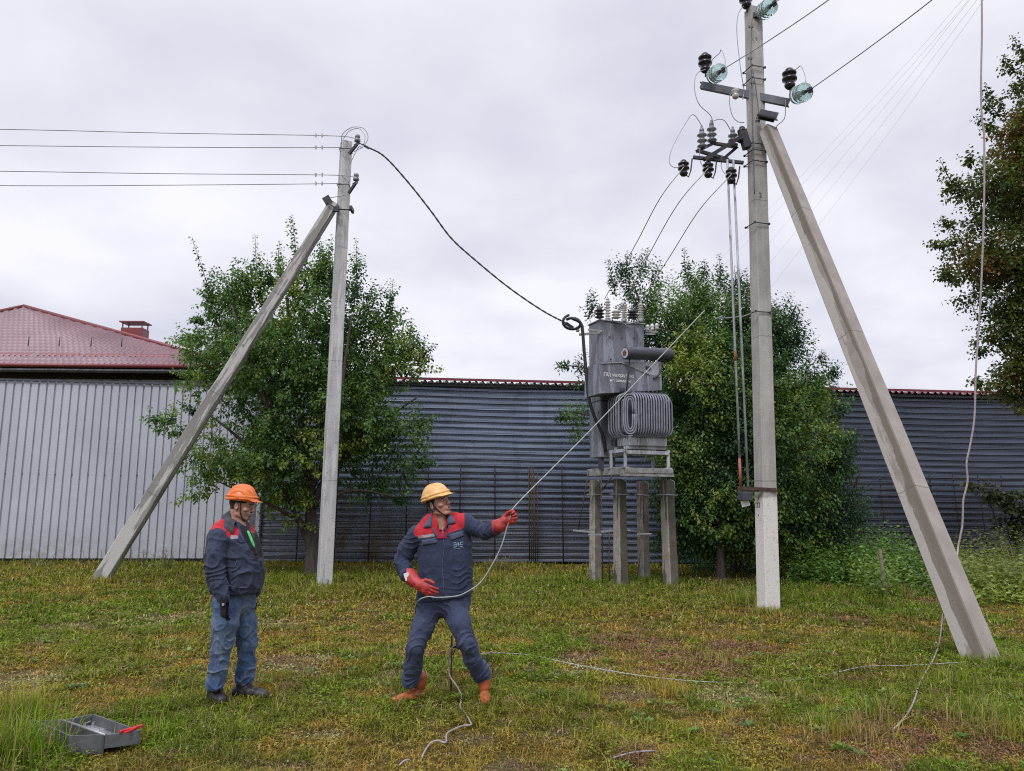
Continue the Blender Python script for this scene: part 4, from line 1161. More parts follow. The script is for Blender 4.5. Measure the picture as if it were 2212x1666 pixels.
def leaf_quads(P, D, N, L, Wd, fold=.25):
    """P base, D midrib dir, N upper side, L length, Wd width -> verts(4n,3), faces(2n,3)"""
    S = nrmz(np.cross(D, N)); N2 = np.cross(S, D)
    n = len(P); V = np.empty((n, 4, 3), np.float32)
    V[:, 0] = P
    mid = P+D*(L*.42)[:, None]
    V[:, 1] = mid-S*(Wd*.5)[:, None]+N2*(Wd*fold*.5)[:, None]
    V[:, 2] = P+D*L[:, None]-N2*(L*.12)[:, None]
    V[:, 3] = mid+S*(Wd*.5)[:, None]+N2*(Wd*fold*.5)[:, None]
    b = np.arange(n)*4
    Fc = np.concatenate([np.stack([b, b+1, b+2], 1), np.stack([b, b+2, b+3], 1)])
    return V.reshape(-1, 3), Fc

def twigs_to_leaves(rng, P0, D, L, nl, size, cols, droop=.55, spread=.9, jitter=.12, slim=.62, azi=None):
    """every twig carries nl leaves"""
    m = len(P0); nl = int(nl)
    t = (np.arange(nl)+.5)/nl
    T = np.tile(t, m)+rng.normal(0, .02, m*nl); I = np.repeat(np.arange(m), nl)
    ref = nrmz(np.cross(D, rng.normal(size=(m, 3)))); ref2 = np.cross(D, ref)
    ph = np.tile(np.arange(nl)*2.4, m)+np.repeat(rng.uniform(0, 6.28, m), nl)
    out = ref[I]*np.cos(ph)[:, None]+ref2[I]*np.sin(ph)[:, None]
    # twigs arch a little
    P = P0[I]+D[I]*(L[I]*T)[:, None]
    P[:, 2] -= (T**2)*L[I]*.12*(1-np.abs(D[I][:, 2]))
    P += out*.02
    ld = nrmz(out*spread+D[I]*.35+np.array([0, 0, -droop])+rng.normal(0, .22, (m*nl, 3)))
    nn = nrmz(np.array([0, 0, 1.])+out*.25+rng.normal(0, .30, (m*nl, 3)))
    nn = nrmz(nn-ld*np.sum(nn*ld, 1, keepdims=True))
    sz = size*rng.uniform(.65, 1.2, m*nl)*(1-.35*T)
    c = cols[I]*rng.uniform(1-jitter*2, 1+jitter*2, (m*nl, 1))*rng.uniform(1-jitter*.5, 1+jitter*.5, (m*nl, 3))
    V, Fc = leaf_quads(P.astype(np.float32), ld, nn, sz, sz*slim)
    return V, Fc, np.repeat(c, 4, axis=0)

def blob_twigs(rng, blobs, dens, Lr=(.3, .55), hull=.55, up=.5, gap=None):
    """blobs: px,py,rx,ry,Y,ry_depth  -> twig origins and directions"""
    Ps, Ds, Ls, Bs = [], [], [], []
    for bi, (px, py, rx, ry, Y, rd) in enumerate(blobs):
        c = np.array(at(px, py, Y)); sx = rx/F*Y; sz = ry/F*Y
        n = int(dens*4.19*(sx*sz*rd))
        n = max(n, 6)
        u = nrmz(rng.normal(size=(n, 3))); r = rng.uniform(0, 1, n)**(1/3)
        r = hull+(1-hull)*r*1.0 if False else np.where(rng.random(n) < .72, rng.uniform(hull, 1, n), r*hull)
        q = u*r[:, None]*np.array([sx, rd, sz])
        Ps.append(c+q); d = nrmz(u*np.array([1, 1, .8])+np.array([0, 0, up])+rng.normal(0, .35, (n, 3))); Ds.append(d)
        Ls.append(rng.uniform(*Lr, n)); Bs.append(np.full(n, bi))
    P = np.concatenate(Ps); D = np.concatenate(Ds); L = np.concatenate(Ls); B = np.concatenate(Bs)
    if gap:
        k = n3(P*gap[0]+3.3) + .25*n3(P*gap[0]*2.7) > gap[1]
        P, D, L, B = P[k], D[k], L[k], B[k]
    P = P-D*(L*.5)[:, None]
    return P, D, L, B

def limb_tubes(mb, limbs, n=7):
    for pts, r0, r1 in limbs:
        c = catm(pts, 6); m = len(c)
        mb.tube(c, r0, n, rs=[r0+(r1-r0)*(i/(m-1))**.8 for i in range(m)])

def tree(name, seed, root_p, blobs, shoots, limbs, pal, label, cat='tree', dens=9, nl=14, size=.075, droop=.55, slim=.62, hull=.55, gap=None, group=None, up=.5, Lr=(.3, .55), shoot_n=34, patch=.8):
    rng = np.random.default_rng(seed)
    root = empty(name, root_p, label, cat, group)
    mb = MB(); limb_tubes(mb, limbs)
    P, D, L, B = blob_twigs(rng, blobs, dens, Lr, hull, up, gap)
    pal = np.array(pal)
    k = np.clip(n3(P*patch+seed)*1.6-.3+rng.normal(0, .16, len(P)), 0, .999)*(len(pal)-1)
    i = k.astype(int); f = (k-i)[:, None]; cols = pal[i]*(1-f)+pal[np.minimum(i+1, len(pal)-1)]*f
    V, Fc, C = twigs_to_leaves(rng, P, D, L, nl, size, cols, droop, slim=slim)
    # fine twigs under some leaves
    sel = rng.choice(len(P), min(len(P), 500), replace=False)
    for s in sel: mb.tube([P[s], P[s]+D[s]*L[s]*.9], .006, 3, caps=False)
    vs, fs, cs = [V], [Fc], [C]; off = len(V)
    for (bx, by, tx, ty, Y) in shoots:
        p0 = at(bx, by, Y); p1 = at(tx, ty, Y+rng.uniform(-.25, .25)); mid = p0.lerp(p1, .5)+Vector((rng.normal(0, .05), 0, -.02))
        c = catm([p0, mid, p1], 6); m_ = len(c); mb.tube(c, .014, 5, rs=[.014*(1-.75*j/(m_-1)) for j in range(m_)])
        ln = (p1-p0).length; segs = 3
        for sgi in range(segs):
            a = np.array(c[int(sgi*(m_-1)/segs)]); b = np.array(c[int((sgi+1)*(m_-1)/segs)])
            d = (b-a)/np.linalg.norm(b-a); l = np.linalg.norm(b-a)
            cc = pal[rng.integers(0, 2)]*rng.uniform(.8, 1.15)
            w = (1.25, 1.0, .7)[sgi]
            v, ff, c2 = twigs_to_leaves(rng, a[None], d[None], np.array([l]), max(int(shoot_n*l*1.5), 10), size*1.15*w, cc[None], droop*.8, spread=.85, slim=slim)
            vs.append(v); fs.append(ff+off); cs.append(c2); off += len(v)
            # short side twigs at the lower part of the shoot
            if sgi < 2:
                for _ in range(4-sgi*2):
                    q = a+d*l*rng.uniform(.1, 1); dd = nrmz((d+rng.normal(0, .7, 3))[None])
                    v, ff, c2 = twigs_to_leaves(rng, q[None], dd, np.array([.28]), 10, size, cc[None], droop, slim=slim)
                    vs.append(v); fs.append(ff+off); cs.append(c2); off += len(v)
    print('LEAVES', name, sum(len(v) for v in vs)//4)
    mb.build('trunk', M['bark'], root)
    np_mesh('crown', np.concatenate(vs), np.concatenate(fs), M['leaf'], root, col=np.concatenate(cs))
    return root

# palettes run from dark to light
DG = (.044, .102, .046); MG = (.085, .165, .060); LG = (.140, .235, .068); YG = (.225, .285, .060)
BG = (.042, .086, .056)

def left_tree():
    Y = 17.2
    b = gr(674, 1228); b = Vector((at(674, 1228, Y).x, Y, 0))
    def P(px, py, dy=0): return at(px, py, Y+dy)
    fork = P(668, 1150)
    limbs = [([b-Vector((0, 0, .2)), P(676, 1190), P(672, 1130), P(668, 1040), P(650, 900), P(630, 760), P(620, 640)], .20, .03),
             ([P(674, 1180), P(660, 1155), P(645, 1120), P(600, 1040), P(520, 950), P(430, 880)], .11, .02),
             ([P(670, 1110), P(700, 1040), P(760, 960), P(840, 900), P(900, 860)], .10, .02),
             ([P(668, 1060), P(720, 960, -.8), P(740, 820, -1.2), P(760, 680, -1)], .09, .02),
             ([P(664, 1000), P(590, 900, -.9), P(540, 780, -1.2), P(500, 660, -1)], .09, .02),
             ([P(668, 1040), P(640, 940, 1), P(560, 820, 1.3)], .08, .02), ([P(668, 1100), P(760, 1060, -.5), P(860, 1075, -.3)], .06, .015),
             ([P(650, 1125), P(560, 1080, -.5), P(470, 1040, -.3)], .05, .015)]
    blobs = [(640, 840, 190, 200, Y, 1.7), (640, 985, 215, 100, Y, 1.7), (560, 700, 110, 120, Y, 1.2), (700, 690, 110, 120, Y-.1, 1.2), (620, 600, 75, 75, Y, .8),
             (480, 800, 100, 110, Y-.1, 1.2), (430, 740, 55, 50, Y, .7), (800, 780, 95, 120, Y, 1.2), (865, 790, 55, 70, Y, .7), (390, 915, 75, 45, Y-.2, .7), (345, 905, 35, 30, Y-.2, .4),
             (460, 1010, 90, 55, Y-.3, .9), (420, 1060, 45, 25, Y-.3, .5), (850, 930, 85, 75, Y, 1.1), (905, 920, 35, 28, Y, .4), (880, 1000, 60, 40, Y, .6), (800, 1050, 100, 40, Y-.2, .8), (600, 1075, 100, 40, Y, 1.0),
             (690, 1080, 60, 35, Y-.4, .7), (540, 940, 120, 90, Y-.9, .9), (760, 900, 110, 110, Y-.9, .9), (600, 780, 120, 110, Y-1.1, .8), (880, 740, 40, 45, Y, .5), (500, 650, 60, 85, Y, .8), (825, 690, 55, 85, Y, .7), (905, 780, 35, 50, Y, .5), (560, 600, 50, 60, Y, .7), (690, 600, 60, 70, Y, .7), (380, 890, 55, 40, Y-.2, .6), (560, 565, 38, 55, Y, .5), (632, 535, 42, 60, Y, .5), (700, 570, 42, 60, Y, .5), (768, 610, 35, 60, Y, .5), (495, 610, 28, 45, Y, .4), (450, 640, 25, 50, Y, .4), (640, 1125, 60, 18, Y-.2, .5)]
    shoots = [(475, 690, 414, 512, Y), (500, 680, 487, 590, Y), (565, 640, 551, 506, Y), (590, 620, 578, 560, Y), (640, 600, 630, 463, Y), (650, 600, 652, 540, Y), (700, 620, 684, 500, Y), (720, 640, 706, 545, Y),
              (765, 660, 769, 513, Y), (800, 690, 802, 615, Y), (835, 720, 849, 603, Y), (880, 770, 888, 688, Y), (905, 780, 907, 728, Y), (910, 790, 942, 742, Y), (430, 720, 385, 738, Y), (380, 905, 308, 900, Y-.2), (430, 900, 380, 865, Y-.2),
              (890, 920, 951, 893, Y), (890, 1000, 945, 990, Y), (540, 620, 520, 600, Y), (610, 600, 604, 520, Y), (440, 690, 410, 690, Y), (460, 690, 442, 610, Y), (850, 1075, 890, 1085, Y)]
    tree('round_tree', 11, b, blobs, shoots, limbs, [DG, MG, LG, MG, LG, YG], 'bushy green tree with upright leafy shoots behind the pale low voltage pole', dens=50, nl=16, size=.11, droop=.6, slim=.68, gap=(1.3, .47))
left_tree()

def middle_trees():
    Y = 18.6
    def P(px, py, dy=0, Y=Y): return at(px, py, Y+dy)
    b = Vector((at(1590, 1225, Y).x, Y, 0))
    limbs = [([b-Vector((0, 0, .2)), P(1588, 1120), P(1575, 960), P(1555, 820), P(1540, 700), P(1500, 600)], .16, .03), ([P(1580, 1000), P(1500, 850), P(1420, 740), P(1370, 620)], .1, .02),
             ([P(1575, 950), P(1640, 800), P(1690, 720), P(1720, 660)], .09, .02), ([P(1560, 820), P(1590, 700), P(1600, 600)], .07, .02), ([P(1500, 850), P(1380, 840), P(1280, 800), P(1230, 790)], .05, .015),
             ([P(1540, 960), P(1400, 930), P(1290, 900), P(1230, 890)], .05, .015)]
    blobs = [(1540, 730, 110, 110, Y, 1.2), (1440, 700, 90, 90, Y, 1.0), (1390, 630, 55, 65, Y, .7), (1350, 590, 35, 30, Y, .4), (1500, 640, 60, 70, Y, .7), (1640, 720, 90, 110, Y, 1.0), (1690, 760, 60, 100, Y, .8), (1585, 640, 50, 60, Y, .6),
             (1650, 860, 130, 120, Y+.2, 1.2), (1420, 820, 110, 110, Y+.3, 1.0), (1285, 660, 22, 25, Y, .3), (1250, 790, 38, 20, Y+.2, .3), (1245, 895, 45, 30, Y+.2, .4), (1260, 830, 24, 14, Y+.2, .3), (1250, 935, 30, 22, Y+.2, .3), (1775, 800, 35, 50, Y+.2, .5), (1750, 870, 60, 80, Y+.2, .7)]
    shoots = [(1330, 640, 1312, 560, Y), (1350, 600, 1355, 545, Y), (1380, 600, 1402, 535, Y), (1410, 620, 1430, 560, Y), (1270, 690, 1268, 635, Y), (1490, 620, 1478, 535, Y), (1510, 610, 1520, 560, Y), (1555, 620, 1552, 548, Y),
              (1580, 640, 1590, 590, Y), (1605, 640, 1611, 580, Y), (1670, 700, 1662, 630, Y), (1690, 700, 1712, 660, Y), (1710, 740, 1730, 690, Y), (1775, 790, 1779, 760, Y+.2), (1790, 820, 1800, 790, Y), (1230, 790, 1206, 787, Y+.2), (1230, 895, 1198, 905, Y+.2)]
    tree('pear_tree', 21, b, blobs, shoots, limbs, [BG, DG, BG, MG, LG], 'tall dark leaved tree behind the transformer with thin shoots above the shed roof', dens=105, nl=13, size=.13, droop=.1, slim=.42, gap=(1.5, .42), up=.8, Lr=(.35, .7))
    Y2 = 17.2
    b2 = Vector((at(1555, 1225, Y2).x, Y2, 0))
    limbs = [([b2-Vector((0, 0, .2)), at(1555, 1130, Y2), at(1540, 1000, Y2), at(1520, 850, Y2)], .12, .03), ([at(1550, 1130, Y2), at(1640, 1040, Y2), at(1740, 960, Y2), at(1820, 900, Y2)], .09, .02), ([at(1550, 1120, Y2), at(1480, 1050, Y2), at(1440, 930, Y2)], .07, .02)]
    blobs = [(1520, 840, 90, 120, Y2, 1.0), (1480, 950, 80, 150, Y2-.1, 1.0), (1590, 980, 120, 140, Y2, 1.1), (1700, 960, 120, 110, Y2-.1, 1.1), (1780, 890, 60, 60, Y2, .6), (1560, 1100, 150, 90, Y2+.1, 1.0), (1690, 1090, 120, 100, Y2+.1, 1.0),
             (1500, 770, 65, 75, Y2+.1, .6), (1455, 1030, 55, 110, Y2+.3, .6), (1450, 880, 45, 70, Y2+.2, .5), (1620, 790, 75, 80, Y2+.2, .7), (1690, 850, 70, 70, Y2+.1, .7), (1440, 1150, 60, 60, Y2+.5, .6), (1640, 1060, 90, 120, Y2-.4, .6), (1800, 1000, 50, 60, Y2, .5), (1600, 870, 80, 90, Y2, .7), (1480, 1090, 60, 90, Y2, .6), (1560, 1165, 130, 45, Y2+.2, .6), (1700, 1165, 100, 45, Y2+.2, .6), (1560, 1192, 130, 30, Y2+.4, .7), (1700, 1192, 120, 30, Y2+.4, .7), (1800, 870, 30, 20, Y2, .3), (1560, 750, 40, 50, Y2+.1, .5)]
    shoots = [(1800, 880, 1838, 858, Y2), (1500, 760, 1480, 715, Y2), (1560, 760, 1570, 705, Y2), (1790, 900, 1835, 880, Y2), (1450, 860, 1418, 820, Y2), (1450, 930, 1420, 905, Y2), (1620, 740, 1640, 690, Y2), (1690, 800, 1705, 745, Y2), (1760, 850, 1775, 810, Y2), (1800, 960, 1850, 930, Y2), (1810, 1020, 1862, 1010, Y2), (1470, 790, 1440, 760, Y2)]
    tree('yellow_green_tree', 22, b2, blobs, shoots, limbs, [DG, MG, LG, YG, YG], 'broad yellow green tree directly behind the tall whitewashed pole', dens=85, nl=15, size=.115, droop=.35, slim=.6, gap=(1.5, .46), up=.5, Lr=(.35, .75))
    Y3 = 17.6
    b3 = Vector((at(1770, 1222, Y3).x, Y3, 0))
    limbs = [([b3-Vector((0, 0, .2)), at(1770, 1130, Y3), at(1790, 1000, Y3)], .06, .02), ([at(1770, 1170, Y3), at(1830, 1080, Y3), at(1860, 1020, Y3)], .05, .015), ([at(1770, 1180, Y3), at(1700, 1100, Y3)], .05, .015)]
    blobs = [(1770, 1060, 80, 100, Y3, .9), (1810, 980, 50, 60, Y3, .6), (1720, 1130, 80, 60, Y3, .8), (1840, 1110, 40, 60, Y3, .5), (1790, 1150, 70, 45, Y3, .7)]
    shoots = [(1820, 990, 1868, 950, Y3), (1840, 1080, 1880, 1040, Y3), (1840, 1130, 1885, 1110, Y3), (1830, 960, 1850, 925, Y3)]
    tree('dark_shrub', 23, b3, blobs, shoots, limbs, [BG, BG, DG, MG], 'dark bluish green shrub by the shed wall right of the whitewashed pole', 'shrub', dens=150, nl=13, size=.095, droop=.2, slim=.5, up=.4, gap=(1.6, .42))
middle_trees()

def right_tree():
    Y = 14.5
    b = Vector((at(2400, 1200, Y).x, Y, 0))
    limbs = [([b-Vector((0, 0, .2)), at(2398, 900, Y), at(2390, 500, Y), at(2380, 150, Y)], .25, .08), ([at(2395, 700, Y), at(2280, 620, Y), at(2150, 560, Y), at(2060, 540, Y)], .08, .015), ([at(2392, 560, Y), at(2280, 470, Y), at(2150, 420, Y)], .07, .015),
             ([at(2392, 400, Y), at(2290, 300, Y), at(2180, 250, Y)], .07, .015), ([at(2395, 850, Y), at(2300, 800, Y), at(2180, 780, Y)], .07, .015), ([at(2390, 250, Y), at(2300, 150, Y), at(2210, 110, Y)], .06, .015)]
    blobs = [(2290, 260, 90, 170, Y, 1.3), (2200, 290, 60, 90, Y, .8), (2270, 480, 110, 150, Y, 1.4), (2150, 400, 75, 65, Y, .8), (2080, 415, 38, 32, Y, .4), (2130, 560, 90, 65, Y, .9), (2060, 520, 30, 26, Y, .35), (2065, 600, 30, 24, Y, .35), (2270, 680, 110, 130, Y, 1.4),
             (2180, 700, 65, 75, Y, .8), (2200, 810, 60, 55, Y, .8), (2160, 830, 45, 25, Y, .5), (2280, 850, 80, 50, Y, 1), (2215, 170, 35, 50, Y, .5), (2120, 480, 60, 40, Y, .6), (2205, 885, 30, 15, Y, .4), (2110, 640, 50, 25, Y, .5), (2230, 380, 90, 130, Y, 1.0), (2200, 560, 80, 100, Y, 1.0), (2230, 800, 70, 90, Y, .9)]
    shoots = [(2215, 130, 2184, 76, Y), (2200, 160, 2172, 118, Y), (2170, 230, 2126, 178, Y), (2160, 250, 2118, 205, Y), (2150, 290, 2106, 250, Y), (2090, 360, 2098, 330, Y), (2070, 420, 2028, 340, Y), (2060, 400, 2035, 412, Y), (2040, 530, 2012, 525, Y), (2060, 490, 2030, 470, Y), (2050, 600, 2022, 590, Y), (2120, 760, 2095, 745, Y), (2120, 830, 2110, 815, Y)]
    AU = (.130, .110, .036); AO = (.20, .11, .035)
    tree('linden_tree', 31, b, blobs, shoots, limbs, [(.050, .085, .030), (.085, .125, .038), (.11, .145, .042), AU, (.10, .14, .04), AO], 'large tree with browning leaves entering from the right edge', dens=105, nl=14, size=.095, droop=.5, slim=.8, gap=(1.4, .38), up=.1, patch=1.1, shoot_n=34)
    # climbing vine on the wall
    Y = 20.6
    b = Vector((at(2170, 1218, Y).x, Y, 0))
    limbs = [([b-Vector((0, 0, .1)), at(2160, 1150, Y), at(2130, 1070, Y), at(2110, 1050, Y)], .03, .01), ([at(2165, 1180, Y), at(2190, 1100, Y), at(2200, 1060, Y)], .025, .01)]
    tree('climbing_vine', 32, b, [(2155, 1070, 60, 28, Y, .35), (2190, 1120, 40, 60, Y, .4), (2110, 1050, 30, 14, Y, .25), (2240, 1100, 50, 60, Y, .4)], [], limbs, [(.03, .05, .02), (.045, .07, .025), (.075, .09, .04)], 'dark climbing vine hanging on the shed wall at the right edge', 'vine', dens=60, nl=8, size=.17, droop=.5, slim=.95, up=0)
right_tree()

# ------------------------------------------------------------------ undergrowth
def weed_bank():
    rng = np.random.default_rng(5)
    vs, fs, cs = [], [], []; off = 0
    spec = [(1700, 1850, 1195, 1255, 260, LG, .85), (1740, 1990, 1200, 1262, 480, (.095, .18, .036), 1.15), (1840, 2010, 1180, 1285, 300, (.13, .20, .045), 1.0), (1950, 2010, 1215, 1270, 70, (.06, .13, .03), .8), (2060, 2230, 1195, 1290, 480, (.16, .19, .05), 1.1), (2110, 2240, 1230, 1300, 160, YG, .6),
            (1480, 1640, 1205, 1232, 120, DG, .5), (1600, 1640, 1215, 1235, 60, (.05, .10, .03), .35)]
    for x0, x1, y0, y1, n, c, hh in spec:
        for _ in range(n):
            px = rng.uniform(x0, x1); py = rng.uniform(min(y0+34, y1-4), y1+10); g = gr(px, py)
            if g.y > 19.8: continue
            h = hh*rng.uniform(.45, 1.1)*(1.05 if py < y0+60 else .75)
            d = np.array([rng.normal(0, .22), rng.normal(0, .22), 1.]); d /= np.linalg.norm(d)
            cc = np.array(c)*rng.uniform(.8, 1.65)
            v, f, k = twigs_to_leaves(rng, np.array(g)[None], d[None], np.array([h]), int(7+h*11), .135, cc[None], .25, slim=.5)
            vs.append(v); fs.append(f+off); cs.append(k); off += len(v)
    o = np_mesh('weed_bank', np.concatenate(vs), np.concatenate(fs), M['leaf'], col=np.concatenate(cs))
    tag(o, 'thick bank of nettles and weeds along the foot of the shed wall', 'weeds', kind='stuff')
weed_bank()
def fence_weeds():
    rng = np.random.default_rng(9)
    labs = {1: 'low weed plant sprouting at the white fence near the left edge of the picture', 2: 'reddish dock stalk by the foot of the left strut', 3: 'leafy weed tuft before the white fence right of the left strut',
            4: 'dark green weed tuft before the white fence close behind the worker in orange helmet', 5: 'yellowish weed tuft at the shed wall right of the worker in yellow helmet', 6: 'bare dry stalks beside the strut foot at the right edge'}
    items = [(1, 90, 1232, .35, 16, LG), (2, 212, 1232, .6, 5, (.12, .045, .03)), (3, 290, 1232, .5, 14, (.10, .12, .04)), (4, 355, 1234, .5, 16, (.05, .10, .03)), (5, 1085, 1236, .42, 22, (.15, .16, .05)), (6, 2195, 1290, 1.0, 8, (.08, .06, .035))]
    for k, px, py, h, n, c in items:
        g = gr(px, py); g.z = 0; root = empty('weed_plant', g, labs[k], 'weed', 'weeds standing out along the walls')
        vs, fs, cs = [], [], []; off = 0; mb = MB()
        for _ in range(n):
            p = np.array(g)+np.array([rng.normal(0, .16), rng.normal(0, .12), 0]); d = np.array([rng.normal(0, .35), rng.normal(0, .3), 1.]); d /= np.linalg.norm(d); l = h*rng.uniform(.5, 1.1)
            mb.tube([p, p+d*l], .006, 4)
            v, f, q = twigs_to_leaves(rng, p[None], d[None], np.array([l]), int(6+l*12), .07, (np.array(c)*rng.uniform(.7, 1.3))[None], .2, slim=.45)
            vs.append(v); fs.append(f+off); cs.append(q); off += len(v)
        mb.build('stalk', plain('dry_stalk', (.14, .11, .06), .8), root)
        np_mesh('foliage', np.concatenate(vs), np.concatenate(fs), M['leaf'], root, col=np.concatenate(cs))
fence_weeds()

# ------------------------------------------------------------------ grass
def make_grass():
    rng = np.random.default_rng(77)
    VS, FS, CS = [], [], []; off = 0
    def add_blades(x, y, h, w, col, lean=.5, curve=.5, zoff=None):
        nonlocal off
        n = len(x)
        z = ground_height(x, y)-.004 if zoff is None else zoff
        a = rng.uniform(0, 6.283, n); ln = np.abs(rng.normal(0, lean, n))
        dx, dy = np.cos(a)*ln, np.sin(a)*ln
        sx, sy = -np.sin(a+rng.normal(0, .6, n)), np.cos(a)
        q = np.sqrt(sx*sx+sy*sy); sx, sy = sx/q*w*.5, sy/q*w*.5
        hm = h*.55
        mx, my, mz = x+dx*hm*.7, y+dy*hm*.7, z+hm
        tx, ty, tz = x+dx*h*(1+curve), y+dy*h*(1+curve), z+h*np.maximum(1-.35*ln, .35)
        V = np.empty((n, 5, 3), np.float32)
        V[:, 0] = np.stack([x-sx, y-sy, z], 1); V[:, 1] = np.stack([x+sx, y+sy, z], 1)
        V[:, 2] = np.stack([mx-sx*.8, my-sy*.8, mz], 1); V[:, 3] = np.stack([mx+sx*.8, my+sy*.8, mz], 1); V[:, 4] = np.stack([tx, ty, tz], 1)
        b = np.arange(n)*5+off
        FS.append(np.stack([b, b+1, b+3], 1)); FS.append(np.stack([b, b+3, b+2], 1)); FS.append(np.stack([b+2, b+3, b+4], 1))
        VS.append(V.reshape(-1, 3))
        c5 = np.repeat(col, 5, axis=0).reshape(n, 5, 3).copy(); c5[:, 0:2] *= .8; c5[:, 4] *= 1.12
        CS.append(c5.reshape(-1, 3)); off += n*5
    def area(n, y0, y1, pw=1.0):
        n = int(n*1.12); y = rng.uniform(y0, y1, n); half = y*.76+2.0
        x = rng.uniform(-1, 1, n)*(y1*.76+2.0)
        k = np.abs(x) < half
        return x[k], y[k]
    bands = [(3.9, 5.5, 105000, .0042), (5.5, 7.5, 110000, .0055), (7.5, 10.5, 120000, .0085), (10.5, 15, 110000, .013), (15, 20.6, 80000, .018)]
    for y0, y1, n, w in bands:
        x, y = area(n, y0, y1)
        col, h, dry, rs, ss = turf(x, y)
        keep = rng.random(len(x)) > (.35*ss+.12*dry)
        x, y, col, h, dry, rs, ss = x[keep], y[keep], col[keep], h[keep], dry[keep], rs[keep], ss[keep]
        m = len(x)
        # tuft structure
        tuft = n2(x*9, y*9+30)
        hh = h*rng.uniform(.45, 1.25, m)*(.45+1.0*tuft)
        jit = rng.uniform(.30, 1.75, (m, 1))*(.7+.6*n2(x*5, y*5+70))[:, None]
        dead = (rng.random(m) < .16)[:, None]
        c = col*jit*rng.uniform(.9, 1.1, (m, 3)); c = np.where(dead, np.array([.30, .24, .12])*jit, c)
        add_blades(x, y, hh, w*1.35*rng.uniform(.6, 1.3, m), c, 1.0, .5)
    # broad little leaves of clover and weeds, red dry weed heads
    for y0, y1, n, s in ((3.9, 6.5, 42000, .015), (6.5, 10, 40000, .021), (10, 17, 24000, .032)):
        x, y = area(n, y0, y1); col, h, dry, rs, ss = turf(x, y)
        k = (rs > .3) | (n2(x*1.4+9, y*1.4) > .52) | (rng.random(len(x)) < .12); x, y, col, h, rs = x[k], y[k], col[k], h[k], rs[k]
        m = len(x); z = ground_height(x, y)+h*rng.uniform(.35, .95, m)+.0*rs
        D = nrmz(np.stack([rng.normal(size=m), rng.normal(size=m), rng.normal(0, .3, m)], 1)); N = nrmz(np.stack([rng.normal(0, .35, m), rng.normal(0, .35, m), np.ones(m)], 1)); N = nrmz(N-D*np.sum(N*D, 1, keepdims=True))
        V, Fc = leaf_quads(np.stack([x, y, z], 1).astype(np.float32), D, N, s*rng.uniform(.7, 1.5, m)*1.2, s*rng.uniform(.7, 1.3, m), .15)
        c = col*rng.uniform(.7, 1.5, (m, 1)); c = np.where((rs > .3)[:, None], np.array([.27, .14, .095])*rng.uniform(.5, 1.4, (m, 1)), c*np.array([.85, 1.12, .9])*1.1)
        VS.append(V); FS.append(Fc+off); CS.append(np.repeat(c, 4, axis=0)); off += len(V)
    # flat rosettes of broad leaved weeds
    x, y = area(760, 4.2, 13); k = fbm2(x*.5+5, y*.5+61, 2) > .40; x, y = x[k], y[k]; n = len(x); nlf = 11
    a = rng.uniform(0, 6.283, (n, 1))+np.arange(nlf)*2.4+rng.normal(0, .25, (n, nlf)); el = rng.uniform(.15, .75, (n, nlf)); ls = rng.uniform(.035, .075, (n, 1))*rng.uniform(.6, 1.1, (n, nlf))
    D = np.stack([np.cos(a)*np.cos(el), np.sin(a)*np.cos(el), np.sin(el)], -1).reshape(-1, 3); N = nrmz(np.cross(np.cross(D, [0, 0, 1.]), D))
    P = np.repeat(np.stack([x, y, ground_height(x, y)+.02], 1), nlf, axis=0)+D*np.repeat(rng.uniform(.004, .03, n), nlf)[:, None]
    cc = np.repeat((np.array([.11, .20, .045])*(1-(q_ := rng.uniform(0, 1, (n, 1))))+np.array([.20, .26, .11])*q_)*rng.uniform(.7, 1.3, (n, 1)), nlf, axis=0)*rng.uniform(.75, 1.25, (n*nlf, 1))
    V, Fc = leaf_quads(P.astype(np.float32), D, N, ls.ravel(), ls.ravel()*.55, .3)
    VS.append(V); FS.append(Fc+off); CS.append(np.repeat(cc, 4, axis=0)); off += len(V)
    # tall tufts
    tall = [(20, 1650, .25, 500, .34), (30, 1570, .22, 380, .28), (100, 1640, .22, 220, .16), (10, 1590, .3, 400, .38), (140, 1608, .12, 60, .12), (330, 1590, .25, 160, .14), (215, 1262, .5, 300, .22), (700, 1278, .45, 320, .22), (620, 1262, .7, 300, .25), (800, 1262, .8, 320, .22), (1340, 1278, .3, 160, .2), (1450, 1280, .3, 200, .2), (1285, 1268, .3, 120, .2),
            (1390, 1262, .4, 180, .22), (1620, 1310, .35, 240, .32), (1690, 1330, .25, 110, .14), (1655, 1326, .25, 260, .16), (2120, 1434, .3, 320, .09), (2110, 1560, .35, 300, .22), (2040, 1480, .3, 160, .2), (1840, 1600, .25, 180, .2), (1900, 1560, .25, 140, .18), (2180, 1600, .25, 200, .2), (2190, 1440, .4, 300, .2), (1050, 1250, 1.0, 380, .22), (1150, 1262, .8, 300, .2),
            (1540, 1430, .3, 120, .14), (1440, 1500, .25, 110, .16), (1260, 1520, .2, 90, .15), (560, 1480, .3, 110, .16), (880, 1500, .2, 60, .12), (480, 1505, .2, 120, .10), (560, 1495, .2, 120, .09), (1045, 1505, .15, 80, .08), (890, 1505, .15, 90, .08), (290, 1612, .25, 100, .06), (90, 1600, .15, 70, .12), (1480, 1600, .3, 110, .13), (1700, 1500, .3, 120, .15), (1310, 1600, .25, 100, .13), (1130, 1350, .5, 140, .16), (400, 1250, .9, 300, .25), (60, 1240, .9, 260, .22),
            (1850, 1290, .5, 220, .22), (1930, 1290, .4, 300, .28), (1760, 1275, .5, 200, .2), (520, 1250, .6, 200, .25)]
